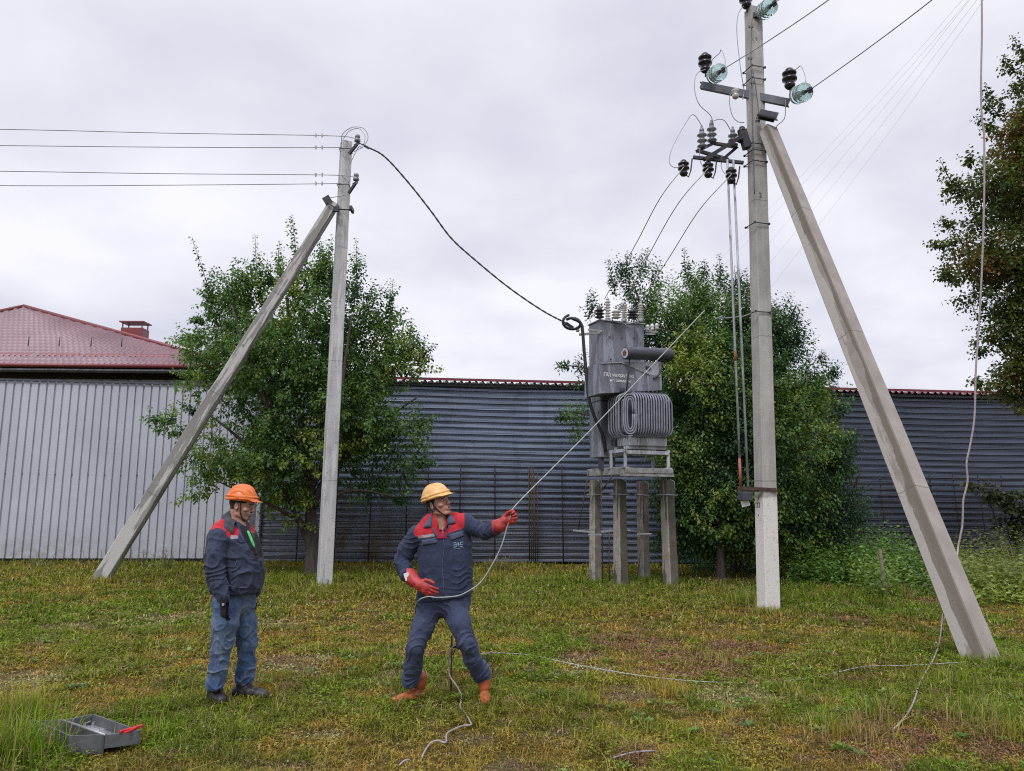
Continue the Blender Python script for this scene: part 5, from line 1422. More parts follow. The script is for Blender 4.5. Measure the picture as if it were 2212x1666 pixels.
    for px, py, r, n, h in tall:
        g = gr(px, py); x = rng.normal(g.x, r*.5, n); y = rng.normal(g.y, r*.5, n)
        col = turf(x, y)[0]*rng.uniform(.8, 1.6, (n, 1))*np.array([1.0, 1.12, .9])
        col = np.where((rng.random(n) < .22)[:, None], np.array([.30, .25, .13])*rng.uniform(.7, 1.2, (n, 1)), col)
        add_blades(x, y, h*rng.uniform(.4, 1.2, n), (.0045+.0006*y)*rng.uniform(.7, 1.2, n), col, .38, .8)
    # thin dry stalks scattered everywhere
    x, y = area(3200, 4.2, 19); n = len(x)
    add_blades(x, y, rng.uniform(.1, .28, n), .002+.0004*y, np.array([.33, .27, .15])*rng.uniform(.6, 1.1, (n, 1)), .6, .6)
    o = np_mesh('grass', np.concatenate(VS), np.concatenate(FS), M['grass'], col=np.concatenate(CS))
    tag(o, 'short uneven meadow grass, green and browning in patches', 'grass', kind='stuff')
    # clover heads and seed heads
    VS, FS, CS = [], [], []; off = 0
    x, y = area(1300, 4.3, 17); k = n2(x*.6+50, y*.6) > .56; x, y = x[k], y[k]; n = len(x); r = .004+.0009*y; z = ground_height(x, y)+turf(x, y)[1]*1.25
    base = np.array([[1, 0, 0], [.5, .87, 0], [-.5, .87, 0], [-1, 0, 0], [-.5, -.87, 0], [.5, -.87, 0], [0, 0, .9], [0, 0, -.9]], np.float32)
    fc = np.array([[i, (i+1) % 6, 6] for i in range(6)]+[[(i+1) % 6, i, 7] for i in range(6)])
    V = np.stack([x, y, z], 1)[:, None]+base[None]*(r*rng.uniform(.6, 1.25, n))[:, None, None]
    dark = rng.random(n) < .28
    c = np.where(dark[:, None], np.array([.045, .018, .02]), np.array([.42, .39, .26])*rng.uniform(.5, 1.1, (n, 1)))
    pk = (rng.random(n) < .06)[:, None]; c = np.where(pk, np.array([.50, .30, .38]), c)
    o = np_mesh('clover_flower', V.reshape(-1, 3), (fc[None]+np.arange(n)[:, None, None]*8).reshape(-1, 3), M['grass'], col=np.repeat(c, 8, axis=0))
    tag(o, 'scattered clover heads and dark seed heads in the grass', 'flowers', kind='stuff')
make_grass()
# ------------------------------------------------------------------ implicit surfaces for figures and gloves
class SDF:
    def __init__(s, xs, ys, zs):
        s.xs, s.ys, s.zs = [np.asarray(a, np.float32) for a in (xs, ys, zs)]
        s.D = np.full((len(xs), len(ys), len(zs)), 1e3, np.float32)
    def sub(s, lo, hi, m=.05):
        r = []
        for a, l, h in zip((s.xs, s.ys, s.zs), lo, hi):
            i0 = np.searchsorted(a, l-m); i1 = np.searchsorted(a, h+m); r.append(slice(max(i0-1, 0), min(i1+1, len(a))))
        r = tuple(r)
        X, Y, Z = np.meshgrid(s.xs[r[0]], s.ys[r[1]], s.zs[r[2]], indexing='ij')
        return r, np.stack([X, Y, Z], -1)
    def comb(s, r, d, k, op):
        o = s.D[r]
        if op == 'u':
            if k > 0:
                h = np.clip(.5+.5*(o-d)/k, 0, 1); v = o*(1-h)+d*h-k*h*(1-h)
            else: v = np.minimum(o, d)
        else:
            d = -d
            if k > 0:
                h = np.clip(.5-.5*(o-d)/k, 0, 1); v = o*(1-h)+d*h+k*h*(1-h)
            else: v = np.maximum(o, d)
        s.D[r] = v
    def cap(s, a, b, ra, rb, k=.02, op='u', flat=None):
        """tapered capsule; flat=(dir, factor) squashes it along dir"""
        a = np.array(a, np.float32); b = np.array(b, np.float32); R_ = max(ra, rb)
        r, P = s.sub(np.minimum(a, b)-R_, np.maximum(a, b)+R_, k+.03)
        if P.size == 0: return
        ab = b-a; t = np.clip(((P-a)@ab)/max(ab@ab, 1e-9), 0, 1); q = P-a-t[..., None]*ab
        if flat is not None:
            f = np.array(flat[0], np.float32); f /= np.linalg.norm(f); q = q+f*((q@f)*(1/flat[1]-1))[..., None]
        d = np.linalg.norm(q, axis=-1)-(ra+(rb-ra)*t)
        if flat is not None: d = d*min(1, flat[1]+.15)
        s.comb(r, d, k, op)
    def chain(s, pts, rad, k=.02, op='u', flat=None):
        for i in range(len(pts)-1): s.cap(pts[i], pts[i+1], rad[i], rad[i+1], k, op, flat)
    def ell(s, c, rad, Mx=None, k=.01, op='u'):
        """ellipsoid; Mx columns = its axes"""
        c = np.array(c, np.float32); rad = np.array(rad, np.float32); R_ = rad.max()
        r, P = s.sub(c-R_, c+R_, k+.02)
        if P.size == 0: return
        q = P-c
        if Mx is not None: q = q@np.array(Mx, np.float32)
        k0 = np.linalg.norm(q/rad, axis=-1); k1 = np.linalg.norm(q/(rad*rad), axis=-1)
        s.comb(r, k0*(k0-1)/np.maximum(k1, 1e-6), k, op)
    def plane(s, p, n, k=.004):
        """keep the side away from n"""
        n = np.array(n, np.float32); n /= np.linalg.norm(n)
        X, Y, Z = np.meshgrid(s.xs, s.ys, s.zs, indexing='ij'); P = np.stack([X, Y, Z], -1)
        d = (P-np.array(p, np.float32))@n; s.D = np.maximum(s.D, d)
    def mesh(s):
        D = s.D; ins = D < 0
        nx, ny, nz = D.shape
        acc = np.zeros((nx-1, ny-1, nz-1, 3), np.float32); cnt = np.zeros((nx-1, ny-1, nz-1), np.float32)
        G = (s.xs, s.ys, s.zs); edges = []
        for ax in range(3):
            sl0 = [slice(None)]*3; sl1 = [slice(None)]*3; sl0[ax] = slice(0, -1); sl1[ax] = slice(1, None)
            a, b = D[tuple(sl0)], D[tuple(sl1)]; ch = ins[tuple(sl0)] != ins[tuple(sl1)]
            I = np.argwhere(ch); av, bv = a[ch], b[ch]; t = av/(av-bv)
            p = np.empty((len(I), 3), np.float32)
            for c in range(3):
                if c == ax: g = G[c]; p[:, c] = g[I[:, c]]+t*(g[I[:, c]+1]-g[I[:, c]])
                else: p[:, c] = G[c][I[:, c]]
            o = [c for c in range(3) if c != ax]
            for d0 in (0, -1):
                for d1 in (0, -1):
                    J = I.copy(); J[:, o[0]] += d0; J[:, o[1]] += d1
                    ok = np.all((J >= 0) & (J < np.array(acc.shape[:3])), axis=1)
                    np.add.at(acc, tuple(J[ok].T), p[ok]); np.add.at(cnt, tuple(J[ok].T), 1)
            edges.append((ax, o, I, ins[tuple(sl0)][ch]))
        m = cnt > 0; idx = np.full(cnt.shape, -1, np.int64); idx[m] = np.arange(m.sum())
        V = acc[m]/cnt[m][:, None]
        Fs = []
        for ax, o, I, inside in edges:
            ok = np.all((I[:, o] > 0), axis=1) & (I[:, o[0]] < cnt.shape[o[0]]) & (I[:, o[1]] < cnt.shape[o[1]])
            I = I[ok]; inside = inside[ok]
            def cell(a, b):
                J = I.copy(); J[:, o[0]] += a; J[:, o[1]] += b; return idx[tuple(J.T)]
            q = np.stack([cell(-1, -1), cell(0, -1), cell(0, 0), cell(-1, 0)], 1)
            fl = inside if ax != 1 else ~inside
            q = np.where(fl[:, None], q, q[:, ::-1]); Fs.append(q)
        Fc = np.concatenate(Fs); Fc = Fc[(Fc >= 0).all(1)]
        return V, Fc

def vnormals(V, Fc):
    a, b, c, d = (V[Fc[:, i]] for i in range(4)); n = np.cross(c-a, d-b); N = np.zeros_like(V)
    for i in range(4): np.add.at(N, Fc[:, i], n)
    return nrmz(N)
def smooth(V, Fc, it=1, lam=.5):
    E = np.concatenate([Fc[:, [0, 1]], Fc[:, [1, 2]], Fc[:, [2, 3]], Fc[:, [3, 0]]]); n = len(V)
    for _ in range(it):
        S = np.zeros_like(V); C = np.zeros(n, np.float32)
        np.add.at(S, E[:, 0], V[E[:, 1]]); np.add.at(S, E[:, 1], V[E[:, 0]]); np.add.at(C, E[:, 0], 1); np.add.at(C, E[:, 1], 1)
        V = V*(1-lam)+lam*S/np.maximum(C, 1)[:, None]
    return V
def creases(V, seed, regions, amp=.0075):
    """cloth relief: broad billow, sharp wandering folds, finer ones near the joints"""
    W_ = np.stack([n3(V*4+seed), n3(V*4+seed+9), n3(V*4+seed+21)], 1)-.5
    Q = V+W_*.16
    f1 = 1-2*np.abs(n3(Q*np.array([11, 11, 7])+seed*1.3)-.5)*2.2
    f2 = 1-2*np.abs(n3(Q*np.array([21, 21, 15])+seed*2.1)-.5)*2.4
    d = (n3(V*np.array([8, 8, 5])+seed)-.5)*.014+np.clip(f1, 0, 1)**2*amp+np.clip(f2, 0, 1)**2*amp*.45
    for c, rd, ax_, fr, am in regions:
        x = V-np.array(c); ax_ = np.array(ax_, dtype=float); ax_ = ax_/np.linalg.norm(ax_)
        w = np.exp(-(x**2).sum(1)/(rd*rd)*1.6); t = x@ax_; per = x-t[:, None]*ax_
        ph = 7*(n3(V*7+seed)-.5)*2+per[:, 0]*22-per[:, 2]*14
        g = np.sin(t*fr+ph); d += am*w*(np.clip(1-np.abs(g)*1.7, 0, 1))*1.6
    return d
def grid(lo, hi, h):
    return [np.arange(l, h_+h, h) for l, h_ in zip(lo, hi)]
def finegrid(lo, hi, flo, fhi, hc, hf):
    out = []
    for l, h, a, b in zip(lo, hi, flo, fhi):
        out.append(np.concatenate([np.arange(l, a, hc), np.arange(a, b, hf), np.arange(b, h+hc, hc)]))
    return out
def in_poly(P, poly):
    x, y = P[:, 0], P[:, 1]; r = np.zeros(len(x), bool); n = len(poly)
    for i in range(n):
        x0, y0 = poly[i]; x1, y1 = poly[(i+1) % n]
        if y0 == y1: continue
        r ^= ((y0 > y) != (y1 > y)) & (x < (x1-x0)*(y-y0)/(y1-y0)+x0)
    return r
def sdf_obj(name, s, mats, parent, smooth_it=1, wrinkle=None, paint=None):
    V, Fc = s.mesh()
    if smooth_it: V = smooth(V, Fc, smooth_it)
    if wrinkle is not None:
        N = vnormals(V, Fc); V = V+N*wrinkle(V, N)[:, None]
    mi = None
    if paint is not None:
        mi = paint(V[Fc].mean(1))
        # straighten the seams between differently coloured cloth
        nf = len(Fc); E = np.concatenate([Fc[:, [0, 1]], Fc[:, [1, 2]], Fc[:, [2, 3]], Fc[:, [3, 0]]]); fid = np.tile(np.arange(nf), 4)
        E = np.sort(E, 1); key = E[:, 0]*len(V)+E[:, 1]; o_ = np.argsort(key, kind='stable'); ks = key[o_]; same = ks[1:] == ks[:-1]
        a_ = o_[:-1][same]; b_ = o_[1:][same]; df = mi[fid[a_]] != mi[fid[b_]]; SE = E[a_[df]]
        if len(SE):
            for _ in range(6):
                S_ = np.zeros_like(V); C_ = np.zeros(len(V), np.float32)
                np.add.at(S_, SE[:, 0], V[SE[:, 1]]); np.add.at(S_, SE[:, 1], V[SE[:, 0]]); np.add.at(C_, SE[:, 0], 1); np.add.at(C_, SE[:, 1], 1)
                m_ = C_ >= 2; V[m_] = V[m_]*.4+.6*S_[m_]/C_[m_][:, None]
    return np_mesh(name, V, Fc, mats, parent, midx=mi, smooth=True)

def cloth(name, c, rough=.85, var=.15, fade=None, weave=300, dirt=None, fs=7):
    t = NT(name)
    k = t.mix(t.ramp(t.noise(9, 5, .6), [(.3, 0.), (.7, 1.)]), mul(c, 1-var), mul(c, 1+var))
    if fade: k = t.mix(t.ramp(t.noise(fs, 5, .65, loc=(7, 1, 3)), [(.42, 0.), (.66, .85)]), k, fade)
    if dirt: k = t.mix(t.ramp(t.noise(12, 6, .7, loc=(2, 8, 3)), [(.56, 0.), (.68, .6)]), k, dirt)
    t.base(k); t.rough(rough, 0, .25); t.b.inputs['Sheen Weight'].default_value = .08; t.b.inputs['Sheen Roughness'].default_value = .5
    t.bump(t.mth('ADD', t.noise(weave, 2), t.mth('MULTIPLY', t.noise(30, 4), 1.5)), .3, .003)
    return t.m
M['navy'] = cloth('navy_work_cloth', (.030, .038, .075))
M['navy_light'] = cloth('greyish_navy_cloth', (.075, .088, .14))
M['red_cloth'] = cloth('red_work_cloth', (.43, .022, .035), fade=None)
M['maroon'] = cloth('maroon_shirt_cloth', (.27, .014, .035))
M['strip'] = plain('reflective_strip', (.34, .28, .31), .4)
M['jeans'] = cloth('faded_denim', (.050, .090, .185), fade=(.17, .215, .29), dirt=(.15, .145, .13))
M['black_cloth'] = cloth('black_knit', (.014, .014, .018))
M['hoodie'] = cloth('dark_grey_fleece', (.050, .052, .068))
M['hivis'] = plain('bright_green_print', (.10, .62, .16), .7)
M['rubber_red'] = plain('red_rubber', (.40, .040, .038), .5, 0, .2, 12, spec=.4, dirt=(.16, .05, .04), dirt_amt=.6, ds=16)
M['rubber_orange'] = plain('orange_rubber', (.42, .10, .035), .5, 0, .15, 10, dirt=(.10, .06, .035), dirt_amt=.6, ds=14)
M['boot_black'] = plain('black_boot_leather', (.016, .016, .019), .5, 0, .3, 14, dirt=(.06, .05, .035), dirt_amt=.5)
M['helmet_orange'] = plain('bright_orange_plastic', (.66, .15, .025), .38, 0, .08, 6, spec=.4, dirt=(.30, .10, .04), dirt_amt=.45, ds=14)
M['helmet_yellow'] = plain('faded_yellow_orange_plastic', (.70, .40, .14), .4, 0, .08, 6, dirt=(.35, .2, .07), dirt_amt=.4, ds=16)
def skin():
    t = NT('weathered_skin')
    k = t.mix(t.ramp(t.noise(28, 4, .6), [(.35, 0.), (.7, 1.)]), (.36, .175, .125), (.46, .245, .18))
    t.base(k); t.rough(.5, 0, .4); t.b.inputs['Subsurface Weight'].default_value = .12; t.b.inputs['Subsurface Radius'].default_value = (.012, .005, .003)
    t.bump(t.noise(260, 3), .15, .001); return t.m
M['skin'] = skin()
M['lip'] = plain('lip_skin', (.32, .13, .11), .45)
M['mouth'] = plain('mouth_dark', (.05, .015, .015), .5)
M['eye'] = plain('eye_white', (.45, .40, .37), .3)
M['iris'] = plain('dark_iris', (.025, .02, .018), .1)
M['hair'] = cloth('dark_brown_hair', (.030, .022, .018), weave=500)
M['stubble'] = plain('dark_stubble', (.235, .125, .10), .7, var=.25, vs=120)
M['tooth'] = plain('tooth', (.6, .55, .48), .3)

def frame(fwd, up):
    f = Vector(fwd).normalized(); u = Vector(up); u = (u-f*u.dot(f)).normalized(); r = f.cross(u)
    return Matrix((r, f, u)).transposed()          # columns: subject's right, forward, up

def head_prims(s, c, Rm, sc=1.0, open_mouth=.0):
    def T(x, y, z): return c+Rm @ Vector((x, y, z))*sc
    E = lambda p, r, k=.012, op='u', Mx=None: s.ell(T(*p), [q*sc for q in r], Mx if Mx is not None else Rm, k, op)
    C = lambda a, b, ra, rb, k=.01, op='u': s.cap(T(*a), T(*b), ra*sc, rb*sc, k, op)
    E((0, -.012, .035), (.076, .095, .083)); E((0, .012, -.01), (.066, .082, .085), .02)
    E((0, .030, -.060), (.052, .060, .052), .02); E((0, .072, -.098), (.024, .020, .017), .018)          # jaw and chin
    for q in (-1, 1):
        C((q*.048, -.0, -.068), (q*.022, .070, -.100), .018, .014, .015)                                    # jaw edge
        E((q*.045, .062, -.022), (.022, .022, .018), .014)                                                 # cheekbone
        E((q*.033, .096, .010), (.019, .013, .012), .008, 's')                                             # eye socket
        E((q*.032, .079, .009), (.0135, .0135, .0125), .002)                                               # eyeball
        C((q*.018, .094, .027), (q*.050, .078, .026), .0065, .005, .008)                                   # brow
        E((q*.050, .060, -.058), (.014, .02, .022), .012, 's') if False else None
        E((q*.078, -.012, -.002), (.007, .018, .031), .004); E((q*.083, -.008, .003), (.006, .009, .016), .004, 's')
    E((0, .083, .045), (.050, .022, .032), .02)                                                            # forehead
    C((0, .094, .014), (0, .118, -.022), .008, .0105, .008); E((0, .114, -.027), (.0135, .012, .009), .006)
    for q in (-1, 1): E((q*.012, .106, -.030), (.008, .010, .0075), .004)
    E((0, .086, -.060), (.030, .020, .026), .012)                                                          # mouth mound
    if open_mouth: E((0, .107, -.059), (.020, .012, .0035+open_mouth), .002, 's')
    else: E((0, .110, -.060), (.022, .008, .0018), .002, 's')
    E((0, .103, -.052), (.019, .006, .0042), .004); E((0, .101, -.069-open_mouth), (.017, .007, .005), .004)
    return T

def helmet(parent, c, Rm, mat, ridges, name='helmet', sc=1.0, visor=.06, tilt=0.0):
    Hc = c+Rm @ Vector((0, -.004, .060))
    lo = np.array(Hc)-.23; hi = np.array(Hc)+.23
    s = SDF(*grid(lo, hi, .0032))
    Rt = Rm @ Matrix.Rotation(tilt, 3, 'X')
    def T(x, y, z): return Hc+Rt @ Vector((x, y, z))*sc
    s.ell(T(0, 0, 0), [.110*sc, .136*sc, .118*sc], Rt, 0)
    def onshell(x, y, z, k=1.0):
        q = Vector((x/.110, y/.136, z/.118)); q.normalize(); return T(q.x*.110*k, q.y*.136*k, q.z*.118*k)
    if ridges == 'central':
        for q in (-.028, .028):
            pts = [T(q, .122*math.cos(a), .116*math.sin(a)) for a in np.linspace(.35, 2.6, 12)]
            s.chain(pts, [.007]*12, .010)
    else:
        for q in (-1, 1):
            pts = [onshell(q*.060*(1-.2*t), .095-.20*t, .045+.075*math.sin(math.pi*(.12+.80*t))) for t in np.linspace(0, 1, 12)]
            s.chain(pts, [.006]*12, .010)
            pts = [onshell(q*.095, .075-.16*t, .022+.060*math.sin(math.pi*(.1+.8*t))) for t in np.linspace(0, 1, 10)]
            s.chain(pts, [.0045]*10, .008)
        pts = [T(0, .125*math.cos(a), .112*math.sin(a)) for a in np.linspace(.8, 2.3, 10)]; s.chain(pts, [.016]*10, .02)
    # rim
    pts = []
    for k in range(41):
        a = 2*math.pi*k/40; wav = .006*math.sin(2*a+.6) if ridges != 'central' else 0
        pts.append(T(.110*math.cos(a), .137*math.sin(a), .002+wav))
    s.chain(pts, [.0065]*41, .010)
    pts2 = [T(.108*math.cos(2*math.pi*k/40), .134*math.sin(2*math.pi*k/40), .026) for k in range(41)]
    s.chain(pts2, [.004]*41, .012)
    # visor
    s.ell(T(0, .118, -.006), [.082*sc, (.03+visor)*sc, .009*sc], Rt @ Matrix.Rotation(-.16, 3, 'X'), .012)
    for q in (-1, 1): s.ell(T(q*.112, .0, .02), [.008, .018, .014], Rt, .004)
    s.ell(T(0, -.0, -.004), [.103*sc, .129*sc, .110*sc], Rt, .003, 's')
    s.plane(T(0, 0, -.012), Rt @ Vector((0, 0, -1)))
    sdf_obj(name, s, [M[mat]], parent, 1)

def hand_prims(s, w, y, x, curls, thumb, sc=1.0, k=.006, spread=(-.12, -.04, .04, .12), g=1.0):
    """w wrist, y along the palm, x towards the thumb; z = back of the hand"""
    y = Vector(y).normalized(); x = Vector(x); x = (x-y*x.dot(y)).normalized(); z = Vector(curls[4]) if len(curls) > 4 else x.cross(y)
    z = (z-y*z.dot(y)-x*z.dot(x)).normalized()
    def T(a, b, c): return w+(x*a+y*b+z*c)*sc
    Mx = Matrix((x, y, z)).transposed()
    s.cap(T(.014, .02, 0), T(.018, .082, 0), .024*g*sc, .021*g*sc, .015, flat=(z, .72)); s.cap(T(-.016, .02, 0), T(-.022, .078, 0), .024*g*sc, .020*g*sc, .015, flat=(z, .72))
    s.cap(T(0, .015, 0), T(0, .07, 0), .028*g*sc, .028*g*sc, .015, flat=(z, .7))
    bases = [(.032, .090), (.011, .096), (-.011, .092), (-.031, .082)]; lens = [(.044, .027, .021), (.048, .031, .022), (.045, .029, .022), (.036, .022, .019)]
    for i in range(4):
        p = T(bases[i][0], bases[i][1]-.012, 0); d = y+x*(-spread[i]); a = 0
        for j, l in enumerate(lens[i]):
            a += curls[i]*(.8, 1.1, .8)[j]
            dd = (d.normalized()*math.cos(a)-z*math.sin(a)).normalized()
            q = p+dd*l*sc*(1.15 if j == 0 else 1)
            r0 = (.0100, .0093, .0086)[j]*g*sc; r1 = (.0095, .0088, .0075)[j]*g*sc
            s.cap(p, q, r0, r1, k if j == 0 else .002); p = q
    p = T(.030, .025, -.006)
    for (a, b, c), r0, r1 in zip(thumb, (.0145, .0115, .0105), (.012, .0105, .0085)):
        q = p+(x*a+y*b+z*c)*sc; s.cap(p, q, r0*g*sc, r1*g*sc, .006); p = q

def fold_noise(P, f, ax=None):
    return n3(P*f+11.1)-.5

# ================================================================== worker pulling the rope
def worker_rope():
    Y0 = 6.72
    def J(px, py, dy=0): return at(px, py, Y0+dy)
    feet = gr(955, 1500); feet.z = 0
    root_loc = Vector((feet.x, Y0, 0))
    hip_c = J(952, 1292, .04); chest = J(950, 1170, .05); neckb = J(950, 1131, .06)
    hc = J(947, 1089, .0)
    Rm = frame((.76, -.57, .30), (-.36, .06, .93))
    shR = J(906, 1151, .02); shL = J(1003, 1131, .02)
    elR = J(868, 1213, .06); wrR = J(882, 1246, -.12)
    elL = J(1048, 1149, -.04); wrL = J(1082, 1139, -.12)
    # ---- body: one continuous figure
    lo = np.array([min(elR.x, wrR.x)-.1, Y0-.45, -.02]); hi = np.array([wrL.x+.25, Y0+.35, 1.95])
    hcn = np.array(hc)
    s = SDF(*finegrid(lo, hi, hcn-.135, hcn+.145, .011, .0029))
    T = head_prims(s, hc, Rm, 1.0, .002)
    s.cap(T(0, -.030, -.060), neckb, .050, .058, .02); s.cap(T(0, .012, -.085), J(956, 1138, -.0), .030, .034, .02)
    s.chain([neckb, chest, J(951, 1230, .04), hip_c], [.075, .10, .09, .085], .04)
    s.chain([neckb, shR, elR, wrR], [.06, .05, .04, .026], .03); s.chain([neckb, shL, elL, wrL], [.06, .05, .04, .026], .03)
    hR, kR, aR = J(930, 1306, .03), J(898, 1398, -.05), J(888, 1474, .08); hL, kL, aL = J(978, 1303, .03), J(1008, 1388, -.08), J(1040, 1466, .14)
    s.chain([hip_c, hR, kR, aR], [.085, .06, .045, .03], .03); s.chain([hip_c, hL, kL, aL], [.085, .06, .045, .03], .03)
    s.cap(wrR, J(925, 1276, -.2), .024, .018, .01); s.cap(wrL, J(1098, 1121, -.13), .024, .02, .01)
    s.cap(aR, aR+Vector((0, .0, -.05)), .026, .022, .01); s.cap(aL, aL+Vector((.01, 0, -.05)), .026, .022, .01)
    RmT = np.array(Rm)
    def paint(Pc):
        q = (Pc-hcn)@RmT; x, y, z = q.T; m = np.zeros(len(q), int)
        e = (np.abs(np.abs(x)-.032) < .0115) & (np.abs(z-.009) < .0045) & (y > .081); m[e] = 1
        # the gaze goes up and to the left of the figure's nose
        ir = (np.hypot(np.abs(np.abs(x)-.032)*1, (z-.0105)) < .0058) & (y > .083); m[ir] = 2
        lp = (np.abs(x) < .018) & (y > .095) & (((z < -.047) & (z > -.0565)) | ((z < -.0635) & (z > -.076))); m[lp] = 3
        mo = (np.abs(x) < .014) & (y > .085) & (z < -.0565) & (z > -.0625); m[mo] = 4
        br = (np.abs(np.abs(x)-.034) < .019) & (np.abs(z-.0275-.1*(.034-np.abs(x))) < .0038) & (y > .07); m[br] = 5
        hr = (z > -.02) & (y < .012+.5*(z-.0)) & (z > -.045+.0*x) & (np.abs(x) > .03) & ~((np.abs(x) > .0735) & (y < .012) & (y > -.035) & (z < .034)); m[hr & (z > .012)] = 5
        side = (y < .014) & (y > -.02) & (z > -.03) & (np.abs(x) < .0745) & (np.abs(x) > .055) & (z > -.012); m[side] = 5
        back = (y < -.035) & (z > -.055); m[back] = 5
        return m
    body = sdf_obj('person', s, [M['skin'], M['eye'], M['iris'], M['lip'], M['mouth'], M['hair']], None, 1, None, paint)
    body.data.transform(Matrix.Translation(-root_loc)); body.location = root_loc
    tag(body, 'worker in yellow helmet leaning back to pull a rope with red gloves', 'person')
    # upper teeth
    # ---- jacket
    lo = np.array([elR.x-.14, Y0-.42, .60]); hi = np.array([wrL.x+.1, Y0+.32, 1.62])
    s = SDF(*grid(lo, hi, .0056))
    Ft = lambda k: (Vector((.25, -1, .05)), k)
    tors = [(906, 998, 1140, .05), (903, 1012, 1155, .05), (905, 1016, 1180, .05), (907, 1016, 1210, .045), (909, 1017, 1245, .04), (906, 1017, 1275, .035), (903, 1014, 1296, .03)]
    pr = None
    for (xl, xr, py, dy) in tors:
        a = J(xl, py, dy); b = J(xr, py, dy); w = (b-a).length/2; c = (a+b)/2
        rr = .118 if py < 1150 else .135
        l_, r_ = c-Vector((w-rr, 0, 0)), c+Vector((w-rr, 0, 0))
        if pr is not None:
            for A, B, ra in ((pr[0], l_, pr[2]), (pr[1], r_, pr[2]), ((pr[0]+pr[1])/2, (l_+r_)/2, pr[2])): s.cap(A, B, ra, rr, .05, flat=(Vector((0, 1, 0)), .92))
        pr = (l_, r_, rr)
    s.cap(J(928, 1143, .06), J(985, 1128, .06), .075, .075, .05)
    s.chain([J(916, 1157, .03), shR+Vector((-.01, 0, -.02)), J(880, 1185, .05), elR, J(877, 1242, -.07)], [.095, .078, .068, .060, .050], .02)
    s.chain([J(992, 1140, .03), shL, J(1028, 1142, -.01), elL, J(1075, 1140, -.10)], [.090, .074, .064, .058, .050], .025)
    # arm cuff ends
    # loose back hem and open collar
    s.cap(J(944, 1128, .09), J(968, 1124, .09), .045, .045, .03)
    s.cap(T(0, -.02, -.05)*1.0, J(956, 1133, -.02), .050, .050, .012, 's')     # neck opening
    s.ell(J(957, 1140, -.08), (.045, .07, .07), None, .02, 's')
    # sloped hem: lower on his right
    P_ = J(900, 1303, 0); Q_ = J(1016, 1284, 0); n_ = (Q_-P_).cross(Vector((0, 1, 0))); n_ = n_ if n_.z < 0 else -n_
    s.plane(P_, n_)
    def wr(V, N):
        return creases(V, 3, [(elR, .14, (elR-shR), 70, .011), (J(873, 1230, 0), .11, (wrR-elR), 85, .012), (J(1062, 1143, -.05), .13, (wrL-elL), 75, .012), (J(1025, 1140, 0), .12, (elL-shL), 60, .008), (J(890, 1170, 0), .13, (elR-shR), 50, .008), (J(925, 1270, -.1), .16, Vector((.5, 0, 1)), 40, .008), (J(1000, 1260, -.1), .16, Vector((-.5, 0, 1)), 40, .008)], .008)
    Y_yoke_R = [(893, 1165), (885, 1140), (905, 1100), (945, 1100), (951, 1140), (944, 1160), (938, 1156), (903, 1166)]
    red_poly = [[(893, 1152), (897, 1140), (915, 1118), (936, 1100), (948, 1128), (947, 1164), (940, 1156), (904, 1164)], [(966, 1120), (962, 1102), (1003, 1104), (1003, 1140), (996, 1143), (968, 1152), (958, 1140)]]
    strip_poly = [(902, 1158), (942, 1152), (946, 1158), (904, 1163.5)]
    def paint(Pc):
        p = proj(Pc); m = np.zeros(len(Pc), int)
        for rp in red_poly: m[in_poly(p, rp)] = 1
        m[in_poly(p, strip_poly)] = 2
        return m
    jk = sdf_obj('jacket', s, [M['navy'], M['red_cloth'], M['strip']], body, 1, wr, paint)
    # body-surface helper: first hit of the picture ray on the jacket
    from mathutils.bvhtree import BVHTree
    bv = BVHTree.FromPolygons([v.co+root_loc for v in jk.data.vertices], [tuple(p.vertices) for p in jk.data.polygons])
    def on(px, py, off=.004, dflt=.0):
        d = ray(px, py).normalized(); h = bv.ray_cast(Vector((0, 0, CAMZ)), d)
        return (h[0]-d*off) if h[0] is not None else J(px, py, -.13)-d*off
    def patch(name, poly, mat, off=.006, th=.005, n=7, label=None, dark=None):
        """a flap that follows the cloth: quad corners tl, tr, br, bl"""
        m = MB(); g = []
        for i in range(n+1):
            for j in range(n+1):
                a, b = i/n, j/n
                q = [poly[0][k]*(1-a)*(1-b)+poly[1][k]*a*(1-b)+poly[2][k]*a*b+poly[3][k]*(1-a)*b for k in (0, 1)]
                e = 1 if 0 < i < n and 0 < j < n else 0
                g.append(on(q[0], q[1], off+(.001 if e else -.003)))
        m.v = g
        for i in range(n):
            for j in range(n): a = i*(n+1)+j; m.face((a, a+1, a+n+2, a+n+1), 0, smooth=True)
        o = m.build(name, M[mat] if isinstance(mat, str) else mat, body, label=label)
        sm_ = o.modifiers.new('thickness', 'SOLIDIFY'); sm_.thickness = th; sm_.offset = 0
        return o
    patch('pocket_flap', [(911, 1168), (942, 1162), (945, 1173), (913, 1178)], 'navy_light'); patch('pocket_flap', [(970, 1156), (999, 1147), (1002, 1158), (974, 1168)], 'navy_light')
    # lapels / collar
    patch('collar', [(930, 1114), (933, 1108), (932, 1139), (914, 1140)], 'navy_light', .012, .006, 5); patch('collar', [(968, 1112), (975, 1112), (985, 1129), (968, 1134)], 'navy_light', .014, .006, 5)
    patch('lapel', [(932, 1140), (936, 1142), (948, 1164), (940, 1157)], 'navy_light', .008, .004, 4); patch('lapel', [(968, 1135), (974, 1134), (962, 1158), (957, 1157)], 'navy_light', .008, .004, 4)
    # front placket seam
    m = MB(); m.tube([on(958-.1*i+2*math.sin(i*.5), 1162+i*6.5, .002) for i in range(20)], .0035, 5); m.build('front_seam', M['navy_light'], body)
